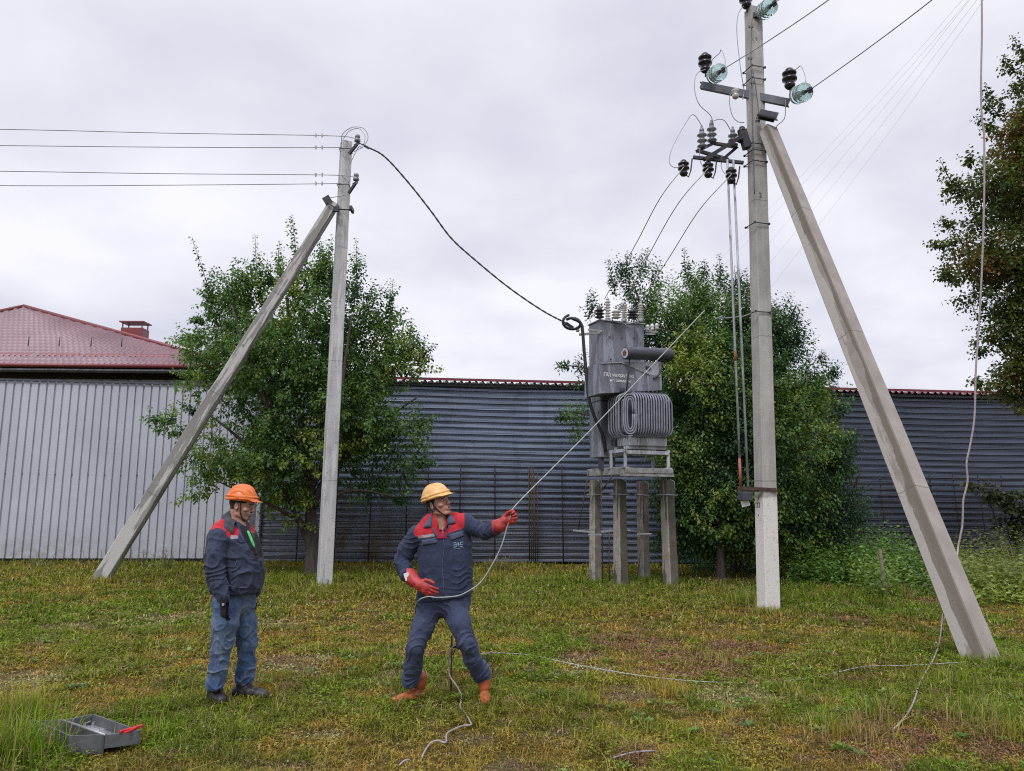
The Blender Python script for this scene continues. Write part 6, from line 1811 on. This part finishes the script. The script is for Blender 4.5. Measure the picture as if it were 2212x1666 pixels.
    # shirt in the neck opening
    lo = np.array(J(925, 1165, -.2)); hi = np.array(J(985, 1105, .2)); s2 = SDF(*grid(np.minimum(lo, hi), np.maximum(lo, hi), .005))
    s2.cap(J(949, 1132, .035), J(955, 1165, -.03), .068, .075, .02); s2.cap(J(942, 1127, .06), J(962, 1124, .06), .05, .05, .02)
    s2.cap(J(935, 1126, .0), J(952, 1144, -.075), .018, .014, .01); s2.cap(J(970, 1124, -.0), J(958, 1143, -.075), .018, .014, .01)
    s2.cap(T(0, -.02, -.05), J(954, 1136, -.055), .050, .040, .008, 's')
    sdf_obj('shirt', s2, [M['maroon']], body, 1)
    m = MB(); m.tube([J(956, 1138, -.115), J(957, 1150, -.12), J(957, 1160, -.125)], .003, 5); m.build('zip', M['galv'], body)
    # logo on the chest: two facing E-like marks round a disc, with a line of small text below
    lg = plain('pale_blue_embroidery', (.24, .36, .46), .7)
    m = MB()
    def stroke(pts, r=.0028): m.tube([on(px, py, .003) for px, py in pts], r, 5)
    ox, oy = 990.0, 1177.0
    for sgn in (-1, 1):
        for dy in (-4.6, 0, 4.6):
            sk = -.10
            stroke([(ox+sgn*(10.5), oy+dy+sk*sgn*10.5), (ox+sgn*6, oy+dy+sk*sgn*6), (ox+sgn*4.2, oy+dy*.8+sk*sgn*4)], .0042)
        stroke([(ox+sgn*5, oy-4.6), (ox+sgn*3.4, oy), (ox+sgn*5, oy+4.6)], .003)
    stroke([(ox, oy-5), (ox, oy+5)], .0045); stroke([(ox-1.6, oy), (ox+1.6, oy)], .004)
    for k in range(9): stroke([(ox-9.5+2.4*k, oy+9.5-.25*k-.1*k), (ox-8.2+2.4*k, oy+9.3-.35*k)], .0026)
    m.build('chest_emblem', lg, body)
    # ---- trousers
    lo = np.array([J(872, 1450).x-.05, Y0-.4, .02]); hi = np.array([J(1052, 1450).x+.06, Y0+.35, 1.0])
    s = SDF(*grid(lo, hi, .0056))
    s.cap(J(932, 1284, .05), J(986, 1276, .05), .112, .112, .05, flat=(Vector((0, 1, 0)), .9)); s.cap(J(930, 1296, .05), J(988, 1290, .05), .114, .114, .05, flat=(Vector((0, 1, 0)), .9)); s.cap(J(932, 1306, .04), J(983, 1302, .04), .110, .110, .05)
    s.chain([J(931, 1308, .03), J(914, 1352, -.0), kR, J(892, 1440, .02), J(888, 1466, .07)], [.106, .090, .068, .070, .062], .03)
    s.chain([J(982, 1306, .03), J(993, 1345, -.04), kL, J(1022, 1424, .0), J(1036, 1452, .10)], [.102, .087, .065, .068, .066], .03)
    s.cap(J(888, 1464, .06), J(887, 1476, .07), .064, .058, .02); s.cap(J(1035, 1446, .10), J(1040, 1460, .13), .076, .060, .02)
    s.plane(J(888, 1482, .07), (.0, .0, -1)); 
    def wr2(V, N):
        return creases(V, 13, [(kR, .16, kR-hR+Vector((.1, 0, 0)), 38, .010), (aR+Vector((0, 0, .06)), .13, aR-kR, 60, .015), (kL, .15, kL-hL, 42, .012), (aL+Vector((0, 0, .08)), .14, aL-kL, 60, .016), (J(958, 1318, 0), .17, Vector((.6, 0, 1)), 40, .010)], .009)
    def paint2(Pc):
        p = proj(Pc); m = np.zeros(len(Pc), int)
        m[in_poly(p, [(860, 1409), (920, 1413), (925, 1445), (860, 1450)])] = 1; return m
    sdf_obj('trousers', s, [cloth('blue_grey_work_cloth', (.050, .062, .115)), cloth('dark_knee_cloth', (.036, .044, .08))], body, 1, wr2, paint2)
    # ---- boots
    def boot(pts, rad, toe, nm='boot'):
        lo = np.min([np.array(p) for p in pts+toe], axis=0)-.14; hi = np.max([np.array(p) for p in pts+toe], axis=0)+.14
        s = SDF(*grid(lo, hi, .005)); s.chain(pts, rad, .02)
        s.chain(toe, [.046, .046, .038, .030][:len(toe)], .025, flat=(Vector((0, 0, 1)), .9)); s.plane((0, 0, .002), (0, 0, -1))
        sdf_obj(nm, s, [M['rubber_orange']], body, 1, lambda V, N: (n3(V*30)-.5)*.005)
    boot([J(908, 1464, .17), J(906, 1474, .17), J(906, 1484, .17)], [.058, .054, .048], [Vector((J(908, 1490, .12).x, Y0+.17, .048)), Vector((J(888, 1494, .06).x, Y0+.12, .050)), Vector((J(868, 1494, 0).x, Y0+.08, .042)), Vector((J(852, 1496, -.0).x, Y0+.05, .034))])
    tz = J(1042, 1458, .14)
    boot([tz, J(1045, 1470, .13), J(1047, 1484, .12)], [.060, .056, .048], [Vector((J(1046, 1490, 0).x, Y0+.17, .048)), Vector((J(1047, 1490, 0).x, Y0+.09, .05)), Vector((J(1049, 1490, 0).x, Y0+.01, .046)), Vector((J(1050, 1490, 0).x, Y0-.04, .038))])
    # ---- gauntlets
    lo = np.array(J(868, 1300, -.36)); hi = np.array(J(962, 1225, .06)); s = SDF(*grid(np.minimum(lo, hi), np.maximum(lo, hi), .0036))
    w = J(902, 1261, -.20); yd = (J(945, 1288, -.26)-w)
    hand_prims(s, w, yd, Vector((.35, -.1, .9)), (.20, .28, .35, .40, Vector((0, -1, .1))), ((.030, .022, 0), (.012, .040, .002), (.002, .036, .0)), 1.0, .010, g=1.22)
    s.chain([J(884, 1243, -.11), J(890, 1251, -.14), w+yd.normalized()*.02], [.066, .055, .036], .02)
    s.cap(J(866, 1222, -.03), J(882, 1240, -.1), .055, .052, .004, 's')
    sdf_obj('glove', s, [M['rubber_red']], body, 1, lambda V, N: (n3(V*38)-.5)*.005+(n3(V*90)-.5)*.0015)
    m = MB(); c = J(879, 1246, -.182); m.box(c, (.042, .006, .062), Matrix.Rotation(-.35, 3, 'Y') @ Matrix.Rotation(.1, 3, 'Z'), 0, .003); m.build('glove_tag', M['white_paint'], body)
    lo = np.array(J(1060, 1160, -.32)); hi = np.array(J(1125, 1085, .08)); s = SDF(*grid(np.minimum(lo, hi), np.maximum(lo, hi), .0034))
    w2 = J(1087, 1127, -.12); rp = (J(1111, 1094, -.14)-J(1097, 1135, -.14)).normalized()
    hand_prims(s, w2, Vector((.93, -.05, .38)), rp, (.88, .92, .95, .98, Vector((-.15, 1, .1))), ((.022, .034, -.014), (.004, .032, -.022), (-.006, .026, -.014)), 1.0, .007, g=1.22)
    s.chain([J(1072, 1139, -.08), J(1079, 1136, -.1), w2+Vector((.01, 0, .004))], [.066, .056, .036], .02)
    s.cap(J(1060, 1142, -.06), J(1073, 1139, -.08), .056, .054, .004, 's')
    sdf_obj('glove', s, [M['rubber_red']], body, 1, lambda V, N: (n3(V*38)-.5)*.005+(n3(V*90)-.5)*.0015)
    helmet(body, hc, Rm, 'helmet_yellow', 'central', tilt=-.05)
    m = MB(); q = T(.078, .012, .02); m.tube(catm([T(.082, .005, .05), T(.080, .015, -.0), T(.066, .030, -.055), T(.030, .055, -.108), T(0, .062, -.122), T(-.03, .055, -.108), T(-.066, .03, -.055), T(-.082, .005, .04)]), .0055, 6)
    m.tube(catm([T(.082, -.035, .05), T(.080, -.02, .0), T(.070, .018, -.045)]), .0045, 6)
    m.build('chin_strap', M['black_cloth'], body)
    return body, J
WR, WJ = worker_rope()

# ================================================================== worker watching, in profile
def worker_watch():
    Y0 = 6.78
    def J(px, py, dy=0): return at(px, py, Y0+dy)
    root_loc = Vector((J(500, 1490).x, Y0, 0))
    hc = J(521, 1094, .0); Rm = frame((.99, -.05, -.10), (.10, 0, 1))
    neckb = J(504, 1136, .02); hip_c = J(505, 1292, .04); chest = J(502, 1180, .04)
    shR = J(478, 1158, -.15); elR = J(465, 1226, -.23); wrR = J(482, 1296, -.26)
    shL = J(510, 1158, .22); elL = J(536, 1225, .24); wrL = J(549, 1285, .20)
    hR, kR, aR = J(492, 1300, -.06), J(480, 1390, -.08), J(466, 1478, -.06); hL, kL, aL = J(522, 1300, .13), J(534, 1392, .12), J(529, 1470, .16)
    lo = np.array([J(440, 1200).x-.05, Y0-.35, -.02]); hi = np.array([J(590, 1200).x+.05, Y0+.45, 1.95]); hcn = np.array(hc)
    s = SDF(*finegrid(lo, hi, hcn-.135, hcn+.145, .011, .0029))
    T = head_prims(s, hc, Rm, 1.0, 0)
    s.cap(T(0, -.030, -.055), neckb, .056, .066, .02); s.cap(T(0, .01, -.085), J(522, 1140, .0), .036, .04, .02)
    s.chain([neckb, chest, J(502, 1240, .04), hip_c], [.08, .10, .10, .09], .04)
    s.chain([neckb, shR, elR, wrR], [.06, .05, .04, .024], .03); s.chain([neckb, shL, elL, wrL, J(551, 1300, .18)], [.06, .05, .04, .028, .02], .03)
    s.chain([hip_c, hR, kR, aR, aR-Vector((0, 0, .04))], [.09, .06, .045, .03, .025], .03); s.chain([hip_c, hL, kL, aL, aL-Vector((0, 0, .03))], [.09, .06, .045, .03, .025], .03)
    RmT = np.array(Rm)
    def paint(Pc):
        q = (Pc-hcn)@RmT; x, y, z = q.T; m = np.zeros(len(q), int)
        e = (np.abs(np.abs(x)-.032) < .012) & (np.abs(z-.008) < .004) & (y > .082); m[e] = 1
        lp = (np.abs(x) < .018) & (y > .095) & (z < -.054) & (z > -.076); m[lp] = 2
        br = (np.abs(np.abs(x)-.034) < .019) & (np.abs(z-.0275) < .004) & (y > .07); m[br] = 3
        nz = n3(Pc*70)
        st = (y > .030) & (z < -.052-.3*(y-.06)*0) & (z > -.125) & ~lp & (np.abs(x) < .062); m[st] = 4
        mu = (np.abs(x) < .024) & (y > .090) & (z < -.040) & (z > -.048); m[mu] = 3
        gt = (np.abs(x) < .018) & (y > .070) & (z < -.084) & (z > -.108); m[gt] = 4
        back = (y < -.030) & (z > -.030); m[back] = 3; m[(z > .03) & (np.abs(x) > .03) & (y < .06)] = 3
        sd = (y < .010) & (y > -.03) & (z > .0) & (np.abs(x) < .0745) & (np.abs(x) > .05); m[sd] = 3
        return m
    body = sdf_obj('person', s, [M['skin'], M['iris'], M['lip'], M['hair'], M['stubble']], None, 1, None, paint)
    body.data.transform(Matrix.Translation(-root_loc)); body.location = root_loc
    tag(body, 'worker in orange helmet, navy jacket and blue jeans standing with arms hanging, seen in profile', 'person')
    # ---- jacket
    lo = np.array([J(440, 1200).x-.08, Y0-.36, .72]); hi = np.array([J(572, 1200).x+.06, Y0+.42, 1.62]); lo[1] -= .05
    s = SDF(*grid(lo, hi, .0056))
    tors = [(468, 532, 1146, .10), (460, 546, 1165, .12), (457, 553, 1190, .13), (457, 558, 1215, .13), (460, 558, 1240, .13), (464, 556, 1262, .125), (468, 552, 1277, .12)]
    pr = None
    for (xl, xr, py, hw) in tors:
        a = J(xl, py, .04); b = J(xr, py, .04); w = (b-a).length/2; c = (a+b)/2; rr = min(w, .135 if py > 1150 else .10)
        fb = max(w-rr, 0); cs = [c+Vector((sx*fb, sy*hw*.6, 0)) for sx in (-1, 1) for sy in (-1, 1)]
        if pr is not None:
            for A, B in zip(pr[0], cs): s.cap(A, B, pr[1], rr, .05)
        pr = (cs, rr)
    s.cap(J(482, 1147, -.10), J(500, 1147, .18), .078, .075, .05)
    s.chain([J(484, 1152, -.08), J(478, 1158, -.15), J(467, 1190, -.21), J(465, 1226, -.23), J(473, 1262, -.25), J(482, 1292, -.26)], [.088, .080, .074, .068, .060, .050], .012)
    s.chain([J(510, 1156, .18), J(524, 1170, .24), elL, J(548, 1272, .21)], [.08, .08, .07, .052], .03)
    P_ = J(470, 1279, 0); s2p = (P_, Vector((0, 0, -1)))
    # hem cut only for the body, sleeves reach lower
    X, Yg, Z = np.meshgrid(s.xs, s.ys, s.zs, indexing='ij')
    armR = np.array(J(479, 1287, -.255)); armL = np.array(J(549, 1274, .21))
    dR = np.hypot(X-armR[0], Yg-armR[1]); dL = np.hypot(X-armL[0], Yg-armL[1])
    hem = J(480, 1280, 0).z; cuff = J(480, 1300, -.22).z
    s.D = np.where((dR < .068) | (dL < .06), np.maximum(s.D, cuff-Z), np.maximum(s.D, hem-Z))
    s.cap(J(517, 1120, .0), J(523, 1134, .0), .050, .045, .02, 's')
    def wr(V, N):
        return creases(V, 23, [(elR, .16, elR-shR, 42, .014), (J(477, 1270, -.2), .12, wrR-elR, 60, .014), (shR, .14, Vector((.3, 0, 1)), 40, .008), (J(530, 1235, -.1), .20, Vector((.5, 0, 1)), 34, .010)], .011)
    def paint2(Pc):
        p = proj(Pc); m = np.zeros(len(Pc), int)
        m[in_poly(p, [(450, 1146), (456, 1136), (470, 1118), (492, 1120), (504, 1135), (516, 1144), (515, 1156), (498, 1164), (490, 1158), (488, 1148), (472, 1140)])] = 1
        m[in_poly(p, [(497, 1156), (513, 1157), (516, 1163), (499, 1165)])] = 2
        m[in_poly(p, [(517, 1136), (534, 1136), (552, 1150), (566, 1176), (566, 1206), (550, 1206), (536, 1180), (525, 1158)])] = 3
        m[in_poly(p, [(533, 1146), (538, 1147), (550, 1174), (550, 1184), (544, 1174), (538, 1160)])] = 4
        m[in_poly(p, [(541, 1120), (549, 1130), (551, 1152), (543, 1150), (538, 1130)])] = 1
        return m
    jk = sdf_obj('jacket', s, [cloth('slate_navy_jacket_cloth', (.036, .044, .078)), M['red_cloth'], M['strip'], M['black_cloth'], M['hivis']], body, 1, wr, paint2)
    from mathutils.bvhtree import BVHTree
    bv = BVHTree.FromPolygons([v.co+root_loc for v in jk.data.vertices], [tuple(p.vertices) for p in jk.data.polygons])
    def on(px, py, off=.003):
        d = ray(px, py).normalized(); h = bv.ray_cast(Vector((0, 0, CAMZ)), d)
        return (h[0]-d*off) if h[0] is not None else J(px, py, -.1)
    m = MB(); m.tube([on(x, y, .001) for x, y in ((515, 1146), (524, 1162), (534, 1180), (545, 1196), (552, 1210))], .005, 5); m.build('jacket_seam', M['navy_light'], body); m = MB(); m.tube([on(x, y, .001) for x, y in ((503, 1228), (508, 1222), (512, 1212))], .004, 5)
    m.build('pocket_seam', M['navy_light'], body); m = MB(); m.tube([on(x, y, 0) for x, y in ((492, 1264), (510, 1270), (530, 1270), (552, 1262))], .004, 5); m.build('jacket_seam', M['navy_light'], body)
    m = MB()
    q = [on(511, 1167, .004), on(521, 1163, .004), on(532, 1171, .004), on(519, 1173, .004)]; m.v = q; m.face((0, 1, 2, 3)); o = m.build('pocket_flap', M['navy'], body); k = o.modifiers.new('t', 'SOLIDIFY'); k.thickness = .006
    # hood and collar bunched round the neck
    lo = np.array(J(460, 1160, -.25)); hi = np.array(J(548, 1090, .3)); s3 = SDF(*grid(np.minimum(lo, hi), np.maximum(lo, hi), .0045))
    ring = [(498, 1112, .0), (489, 1120, -.06), (494, 1130, -.12), (510, 1139, -.14), (526, 1142, -.10), (533, 1140, .02), (528, 1134, .12), (508, 1124, .16), (494, 1114, .10), (498, 1112, .0)]
    s3.chain([J(*r) for r in ring], [.036, .038, .036, .032, .032, .030, .032, .034, .036, .036], .02)
    ring2 = [(484, 1124, .02), (478, 1134, -.08), (490, 1142, -.15), (508, 1150, -.15), (520, 1154, -.12)]
    s3.chain([J(*r) for r in ring2], [.034, .036, .032, .026, .02], .02); s3.cap(J(490, 1124, .02), J(500, 1130, .08), .05, .04, .03)
    s3.cap(T(0, -.0, -.05), J(516, 1134, .01), .056, .050, .008, 's')
    sdf_obj('hood', s3, [M['hoodie']], body, 1, lambda V, N: (n3(V*22)-.5)*.010)
    # ---- jeans
    lo = np.array([J(440, 1400).x-.02, Y0-.34, .03]); hi = np.array([J(575, 1400).x+.02, Y0+.42, .96])
    s = SDF(*grid(lo, hi, .0056))
    s.cap(J(490, 1275, -.02), J(489, 1300, -.03), .108, .108, .04); s.cap(J(518, 1275, .09), J(522, 1300, .10), .115, .112, .04); s.cap(J(500, 1282, .04), J(506, 1305, .04), .13, .13, .04)
    s.chain([J(492, 1304, -.06), J(486, 1345, -.09), kR, J(472, 1440, -.06), J(466, 1478, -.05)], [.112, .098, .080, .072, .072], .03)
    s.chain([J(520, 1304, .11), J(528, 1345, .12), kL, J(531, 1440, .14), J(529, 1466, .16)], [.102, .090, .076, .066, .070], .03)
    s.plane((0, 0, J(466, 1489, -.05).z), (0, 0, -1))
    def wr3(V, N):
        return creases(V, 33, [(kR, .16, kR-hR+Vector((.2, 0, 0)), 36, .011), (aR+Vector((0, 0, .06)), .14, aR-kR, 55, .016), (kL, .16, kL-hL+Vector((.1, 0, 0)), 36, .012), (aL+Vector((0, 0, .06)), .14, aL-kL, 55, .018)], .010)
    jn = sdf_obj('jeans', s, [M['jeans']], body, 1, wr3)
    # ---- boots
    def boot(ank, toe, rad=.05):
        pts = ank+toe; lo = np.min([np.array(p) for p in pts], axis=0)-.1; hi = np.max([np.array(p) for p in pts], axis=0)+.1
        s = SDF(*grid(lo, hi, .005)); s.chain(ank, [.064, .060, .054][:len(ank)], .02); s.chain(toe, [.054, .054, .050, .043][:len(toe)], .02, flat=(Vector((0, 0, 1)), .95)); s.plane((0, 0, .002), (0, 0, -1))
        o = sdf_obj('boot', s, [M['boot_black']], body, 1, lambda V, N: (n3(V*36)-.5)*.006+(n3(V*110)-.5)*.002)
    a = J(466, 1470, .02); boot([a, Vector((a.x, a.y, .09)), Vector((a.x-.01, a.y+.02, .045))], [Vector((a.x-.02, a.y+.03, .045)), Vector((a.x+.05, a.y-.06, .046)), Vector((a.x+.10, a.y-.12, .04))])
    a = J(528, 1468, .16); boot([a, Vector((a.x, a.y, .10)), Vector((a.x-.03, a.y, .045))], [Vector((a.x-.05, a.y, .045)), Vector((a.x+.07, a.y-.03, .052)), Vector((a.x+.15, a.y-.05, .042)), Vector((a.x+.195, a.y-.06, .036))])
    # ---- gloves
    lo = np.array(J(462, 1350, -.40)); hi = np.array(J(514, 1280, -.05)); s = SDF(*grid(np.minimum(lo, hi), np.maximum(lo, hi), .0036))
    w = J(484, 1301, -.275); hand_prims(s, w, Vector((.20, 0, -1)), Vector((.92, -.38, 0)), (.55, .6, .65, .7, Vector((-.5, -.85, 0))), ((.008, .030, -.012), (-.004, .034, -.010), (-.006, .026, -.010)), 1.12, .010, g=1.38)
    s.cap(w+Vector((-.008, 0, .05)), w+Vector((.004, 0, -.02)), .044, .040, .012)
    sdf_obj('glove', s, [M['black_cloth']], body, 1, lambda V, N: (n3(V*40)-.5)*.004)
    m = MB(); m.lathe([(0, .012), (.003, .011)], J(482, 1306, -.330), (-.2, -1, 0), 10); m.build('glove_badge', M['strip'], body)
    lo = np.array(J(536, 1322, .04)); hi = np.array(J(566, 1272, .32)); s = SDF(*grid(np.minimum(lo, hi), np.maximum(lo, hi), .004))
    w = J(549, 1284, .2); s.cap(w+Vector((-.01, 0, .09)), w, .036, .034, .01); hand_prims(s, w, Vector((.06, 0, -1)), Vector((.9, -.3, 0)), (.4, .5, .5, .6, Vector((.4, .9, 0))), ((.014, .026, -.01), (.004, .03, -.012), (-.002, .025, -.01)), .95, .010, g=1.15)
    sdf_obj('glove', s, [M['black_cloth']], body, 1, lambda V, N: (n3(V*40)-.5)*.004)
    helmet(body, hc, Rm, 'helmet_orange', 'side', tilt=.02, visor=.055)
    m = MB(); m.tube(catm([T(.083, .022, .05), T(.078, .024, .0), T(.068, .030, -.06), T(.036, .055, -.112), T(0, .05, -.125), T(-.036, .055, -.112), T(-.068, .03, -.06), T(-.083, .02, .05)]), .005, 6)
    m.build('chin_strap', M['hair'], body)
    return body
worker_watch()
# ------------------------------------------------------------------ rope, earthing cables, rods, tool box
def small_things():
    Y0 = 6.72
    def J(px, py, dy=0): return at(px, py, Y0+dy)
    def tubeobj(name, pts, r, mat, lab, cat, grp=None, n=10, k=8):
        m = MB(); m.tube(catm(pts, n), r, k); o = m.build(name, M[mat], loc=pts[0]); tag(o, lab, cat, grp); return o
    tubeobj('rope', [J(896, 1335, .18), J(898, 1310, .0), J(906, 1296, -.19), J(925, 1289, -.225), J(945, 1291, -.24), J(985, 1288, -.24), J(1010, 1278, -.22), J(1038, 1258, -.18), J(1062, 1222, -.16), J(1083, 1180, -.15), J(1095, 1140, -.14), J(1103, 1115, -.145), J(1112, 1094, -.14),
                     J(1190, 1015, .2), J(1270, 935, .5), J(1400, 799, 1.1), J(1522, 671, 1.7)], .0052, 'rope', 'pale grey rope held by the worker and rising past the transformer', 'rope')
    # earthing stake with clamp
    g = gr(974, 1508)
    root = empty('earthing_stake', (g.x, g.y, 0), 'dark steel stake with a clamp in the grass between the rope puller legs', 'stake')
    t = at(976, 1374, g.y)
    m = MB(); m.tube([(g.x, g.y, -.1), t], .0085, 8); m.build('stake_rod', M['rust'], root)
    m = MB(); c = at(984, 1397, g.y); m.box(c, (.05, .025, .03), None, 0, .004); m.tube([c+Vector((-.04, -.01, .005)), c+Vector((.075, -.01, .005))], .006, 6); m.tube([c+Vector((.0, 0, -.02)), c+Vector((-.02, 0, -.07))], .006, 6)
    m.build('stake_clamp', M['black_metal'], root)
    Yg = g.y
    def Q(px, py, dy=0): return at(px, py, Yg+dy)
    tubeobj('earthing_cable', [Q(990, 1398, -.01), Q(984, 1394, -.03), Q(975, 1402, -.04), Q(968, 1430, -.03), Q(972, 1460, -.05), Q(985, 1480, -.1), Q(995, 1498, -.12), gr(996, 1512, .05), gr(994, 1528, .035), gr(1005, 1540, .03), gr(1014, 1556, .035), gr(1017, 1566, .03), gr(1000, 1568, .03), gr(980, 1576, .035), gr(965, 1586, .03), gr(963, 1604, .03), gr(945, 1600, .035), gr(930, 1606, .03), gr(918, 1622, .025), gr(908, 1645, .01)],
            .0068, 'cable_pink', 'pinkish earthing cable winding down from the stake clamp to the near grass', 'cable', 'earthing cables')
    tubeobj('earthing_cable', [gr(1010, 1418, .12), gr(1045, 1412, .09), gr(1078, 1411, .05), gr(1120, 1413, .04), gr(1160, 1418, .03), gr(1205, 1428, .025), gr(1250, 1437, .02), gr(1310, 1448, .03), gr(1400, 1462, .02), gr(1520, 1473, .02), gr(1640, 1474, .015), gr(1740, 1466, .02), gr(1810, 1452, .03), gr(1870, 1440, .04), gr(1950, 1438, .04), gr(2030, 1434, .045), gr(2085, 1430, .04)],
            .0052, 'rope', 'pale cable lying across the grass from the rope puller to the strut foot', 'cable', 'earthing cables')
    tubeobj('earthing_cable', [gr(2036, 1318, .02), gr(2034, 1350, .06), gr(2028, 1392, .06), gr(2016, 1425, .06), gr(1998, 1455, .055), gr(1985, 1480, .05), gr(1976, 1510, .055), gr(1962, 1540, .05), gr(1940, 1566, .04), gr(1925, 1580, .02)],
            .0075, 'cable_pink', 'cable curving across the grass in front of the strut foot', 'cable', 'earthing cables')
    Yh = 10.0
    def K(px, py, dy=0): return at(px, py, Yh+dy)
    tubeobj('hanging_cable', [K(2120, -60), K(2121, 60), K(2119, 200), K(2122, 262), K(2126, 300), K(2126, 420), K(2122, 560), K(2116, 680), K(2108, 800), K(2105, 900), K(2096, 960), K(2088, 1000), K(2090, 1040), K(2081, 1080), K(2080, 1110), K(2078, 1140), K(2070, 1180), K(2062, 1230), gr(2036, 1318, .01)],
            .0125, 'cable_pink', 'long pinkish cable hanging down from above in front of the browning tree', 'cable')
    # thin spike with a white head to the right of the worker
    g = gr(1066, 1470)
    root = empty('thin_spike', (g.x, g.y, 0), 'thin dark spike with a small pale head standing right of the rope puller', 'spike')
    m = MB(); t = at(1061, 1412, g.y); m.tube([(g.x, g.y, -.05), t], .004, 6); m.build('spike_rod', M['rust'], root)
    m = MB(); m.lathe([(0, .006), (.015, .014), (.02, .013)], t, (0, 0, 1), 8); m.build('spike_head', M['galv'], root)
    # wooden stake in the weeds
    g = gr(1938, 1300); g2 = at(1924, 1190, g.y)
    m = MB(); m.prism(Vector((g.x, g.y+.4, -.05)), g2+Vector((0, .4, 0)), (.06, .05), (.055, .045), (0, -1, 0), seg=5); o = m.build('wooden_stake', plain('weathered_wood', (.22, .18, .145), .9, 0, .35, 20, bump=.5), loc=(g.x, g.y, 0))
    tag(o, 'short weathered wooden stake standing in the weeds behind the strut', 'stake')
    # sticks in the foreground grass
    for (a, b, lb) in (((1325, 1637), (1415, 1622), 'short pinkish stick lying in the grass at the lower right, nearer the picture centre'), ((862, 1654), (885, 1642), 'short cable end lying in the grass at the bottom edge left of centre')):
        p = gr(*a, .03); q = gr(*b, .045); mm = MB(); mm.tube(catm([p, p.lerp(q, .5)+Vector((0, 0, .012)), q]), .006, 6); o = mm.build('stick', M['cable_pink'], loc=p); tag(o, lb, 'stick', 'sticks lying in the near grass')

    # ---- open steel tool box
    A = gr(68, 1568, .17); B = gr(128, 1596, .0)
    # corner points of the rims on the picture, at rim height
    zr = .135
    TL, ML, TR_ = gr(74, 1556, zr), gr(136, 1556, zr), gr(202, 1542, zr)
    BR, BM, BL = gr(304, 1578, zr), gr(228, 1588, zr), gr(150, 1590, zr)
    root = empty('tool_box', ((TL.x+BR.x)/2, (TL.y+BR.y)/2, 0), 'open grey steel tool box with its lid folded out, lying in the grass', 'tool box')
    grey = plain('worn_grey_enamel', (.10, .11, .12), .5, .2, .3, 8, dirt=(.22, .21, .19), dirt_amt=.5, ds=10); inner = plain('scuffed_galvanised_sheet', (.30, .31, .34), .45, .4, .3, 14, dirt=(.12, .11, .1)); rusty = plain('rusty_brown_enamel', (.12, .085, .06), .75, .1, .3, 9)
    def tray(name, c4, depth, mats, lift=0.0):
        """c4 rim corners in order; walls down by depth, floor inside"""
        m = MB(); cx = sum((q for q in c4), Vector())/4; t = .012
        for i in range(4):
            a, b = c4[i], c4[(i+1) % 4]; d = (b-a).normalized(); n = Vector((-d.y, d.x, 0)); n = n if (cx-a).dot(n) > 0 else -n
            p = [a, b, b+n*t, a+n*t]; k = len(m.v)
            m.v += [Vector((q.x, q.y, q.z)) for q in p]+[Vector((q.x, q.y, q.z-depth)) for q in p]
            m.face((k, k+1, k+2, k+3), 0); m.face((k+4, k+7, k+6, k+5), 0)
            for j in range(4): e = (j+1) % 4; m.face((k+j, k+j+4, k+e+4, k+e), 0)
        k = len(m.v); m.v += [Vector((q.x, q.y, q.z-depth+.012)) for q in c4]; m.face((k, k+1, k+2, k+3), 1)
        return m.build(name, mats, root)
    tray('tray', [ML, TR_, BR, BM], .085, [grey, inner]); tray('lid', [TL, ML+Vector((-.004, 0, .004)), BM+Vector((-.006, 0, .002)), BL], .12, [grey, rusty])
    m = MB(); m.tube([ML, BM], .008, 6); m.build('hinge', M['galv'], root)
    for f in (.25, .6):
        c = TL.lerp(BL, f); m = MB(); n = Vector((-.8, -.6, 0)); m.box(c+n*.01+Vector((0, 0, -.06)), (.03, .03, .06), Matrix.Rotation(.9, 3, 'Z')); m.tube([c+n*.03+Vector((0, 0, -.05)), c+n*.05+Vector((.03, -.02, -.07)), c+n*.03+Vector((.05, -.05, -.06))], .005, 5); m.build('latch', M['galv'], root)
    # things in the tray
    def q2(px, py, z): return gr(px, py, z)
    m = MB(); p = q2(184, 1566, .075)
    for k in range(3): m.box(p+Vector((.05*k, .02*k, 0)), (.02, .02, .03)); m.tube([p+Vector((.05*k, .02*k, .01)), p+Vector((.05*k+.03, .02*k+.02, .02))], .006, 5)
    o = m.build('fittings', M['galv'], loc=p); tag(o, 'few small metal fittings lying in the open tool box', 'fittings')
    p = q2(200, 1574, .062); m = MB(); m.box(p, (.18, .10, .012), Matrix.Rotation(-.7, 3, 'Z'), 0, .004); o = m.build('aluminium_plate', plain('bare_aluminium', (.5, .51, .54), .35, .6), loc=p); tag(o, 'bright bare metal plate lying on the tray floor of the tool box', 'plate')
    # red handled pliers on the corner
    a, b = q2(264, 1582, .145), q2(296, 1571, .145); d = (b-a).normalized(); n = Vector((-d.y, d.x, 0))
    root2 = empty('pliers', a, 'red handled pliers lying on the near corner of the tool box', 'pliers')
    for s_ in (-1, 1):
        m = MB(); m.tube(catm([a+n*s_*.022, a+d*.05+n*s_*.02, a+d*.11+n*s_*.005]), .0085, 8); m.build('handle', plain('bright_red_handle', (.60, .02, .025), .35), root2)
    m = MB(); m.bar(a+d*.10, a+d*.17, .022, .012); m.bar(a+d*.115-n*.012, a+d*.115+n*.012, .02, .016); m.build('jaw', plain('red_painted_jaw', (.5, .03, .03), .4), root2)
small_things()
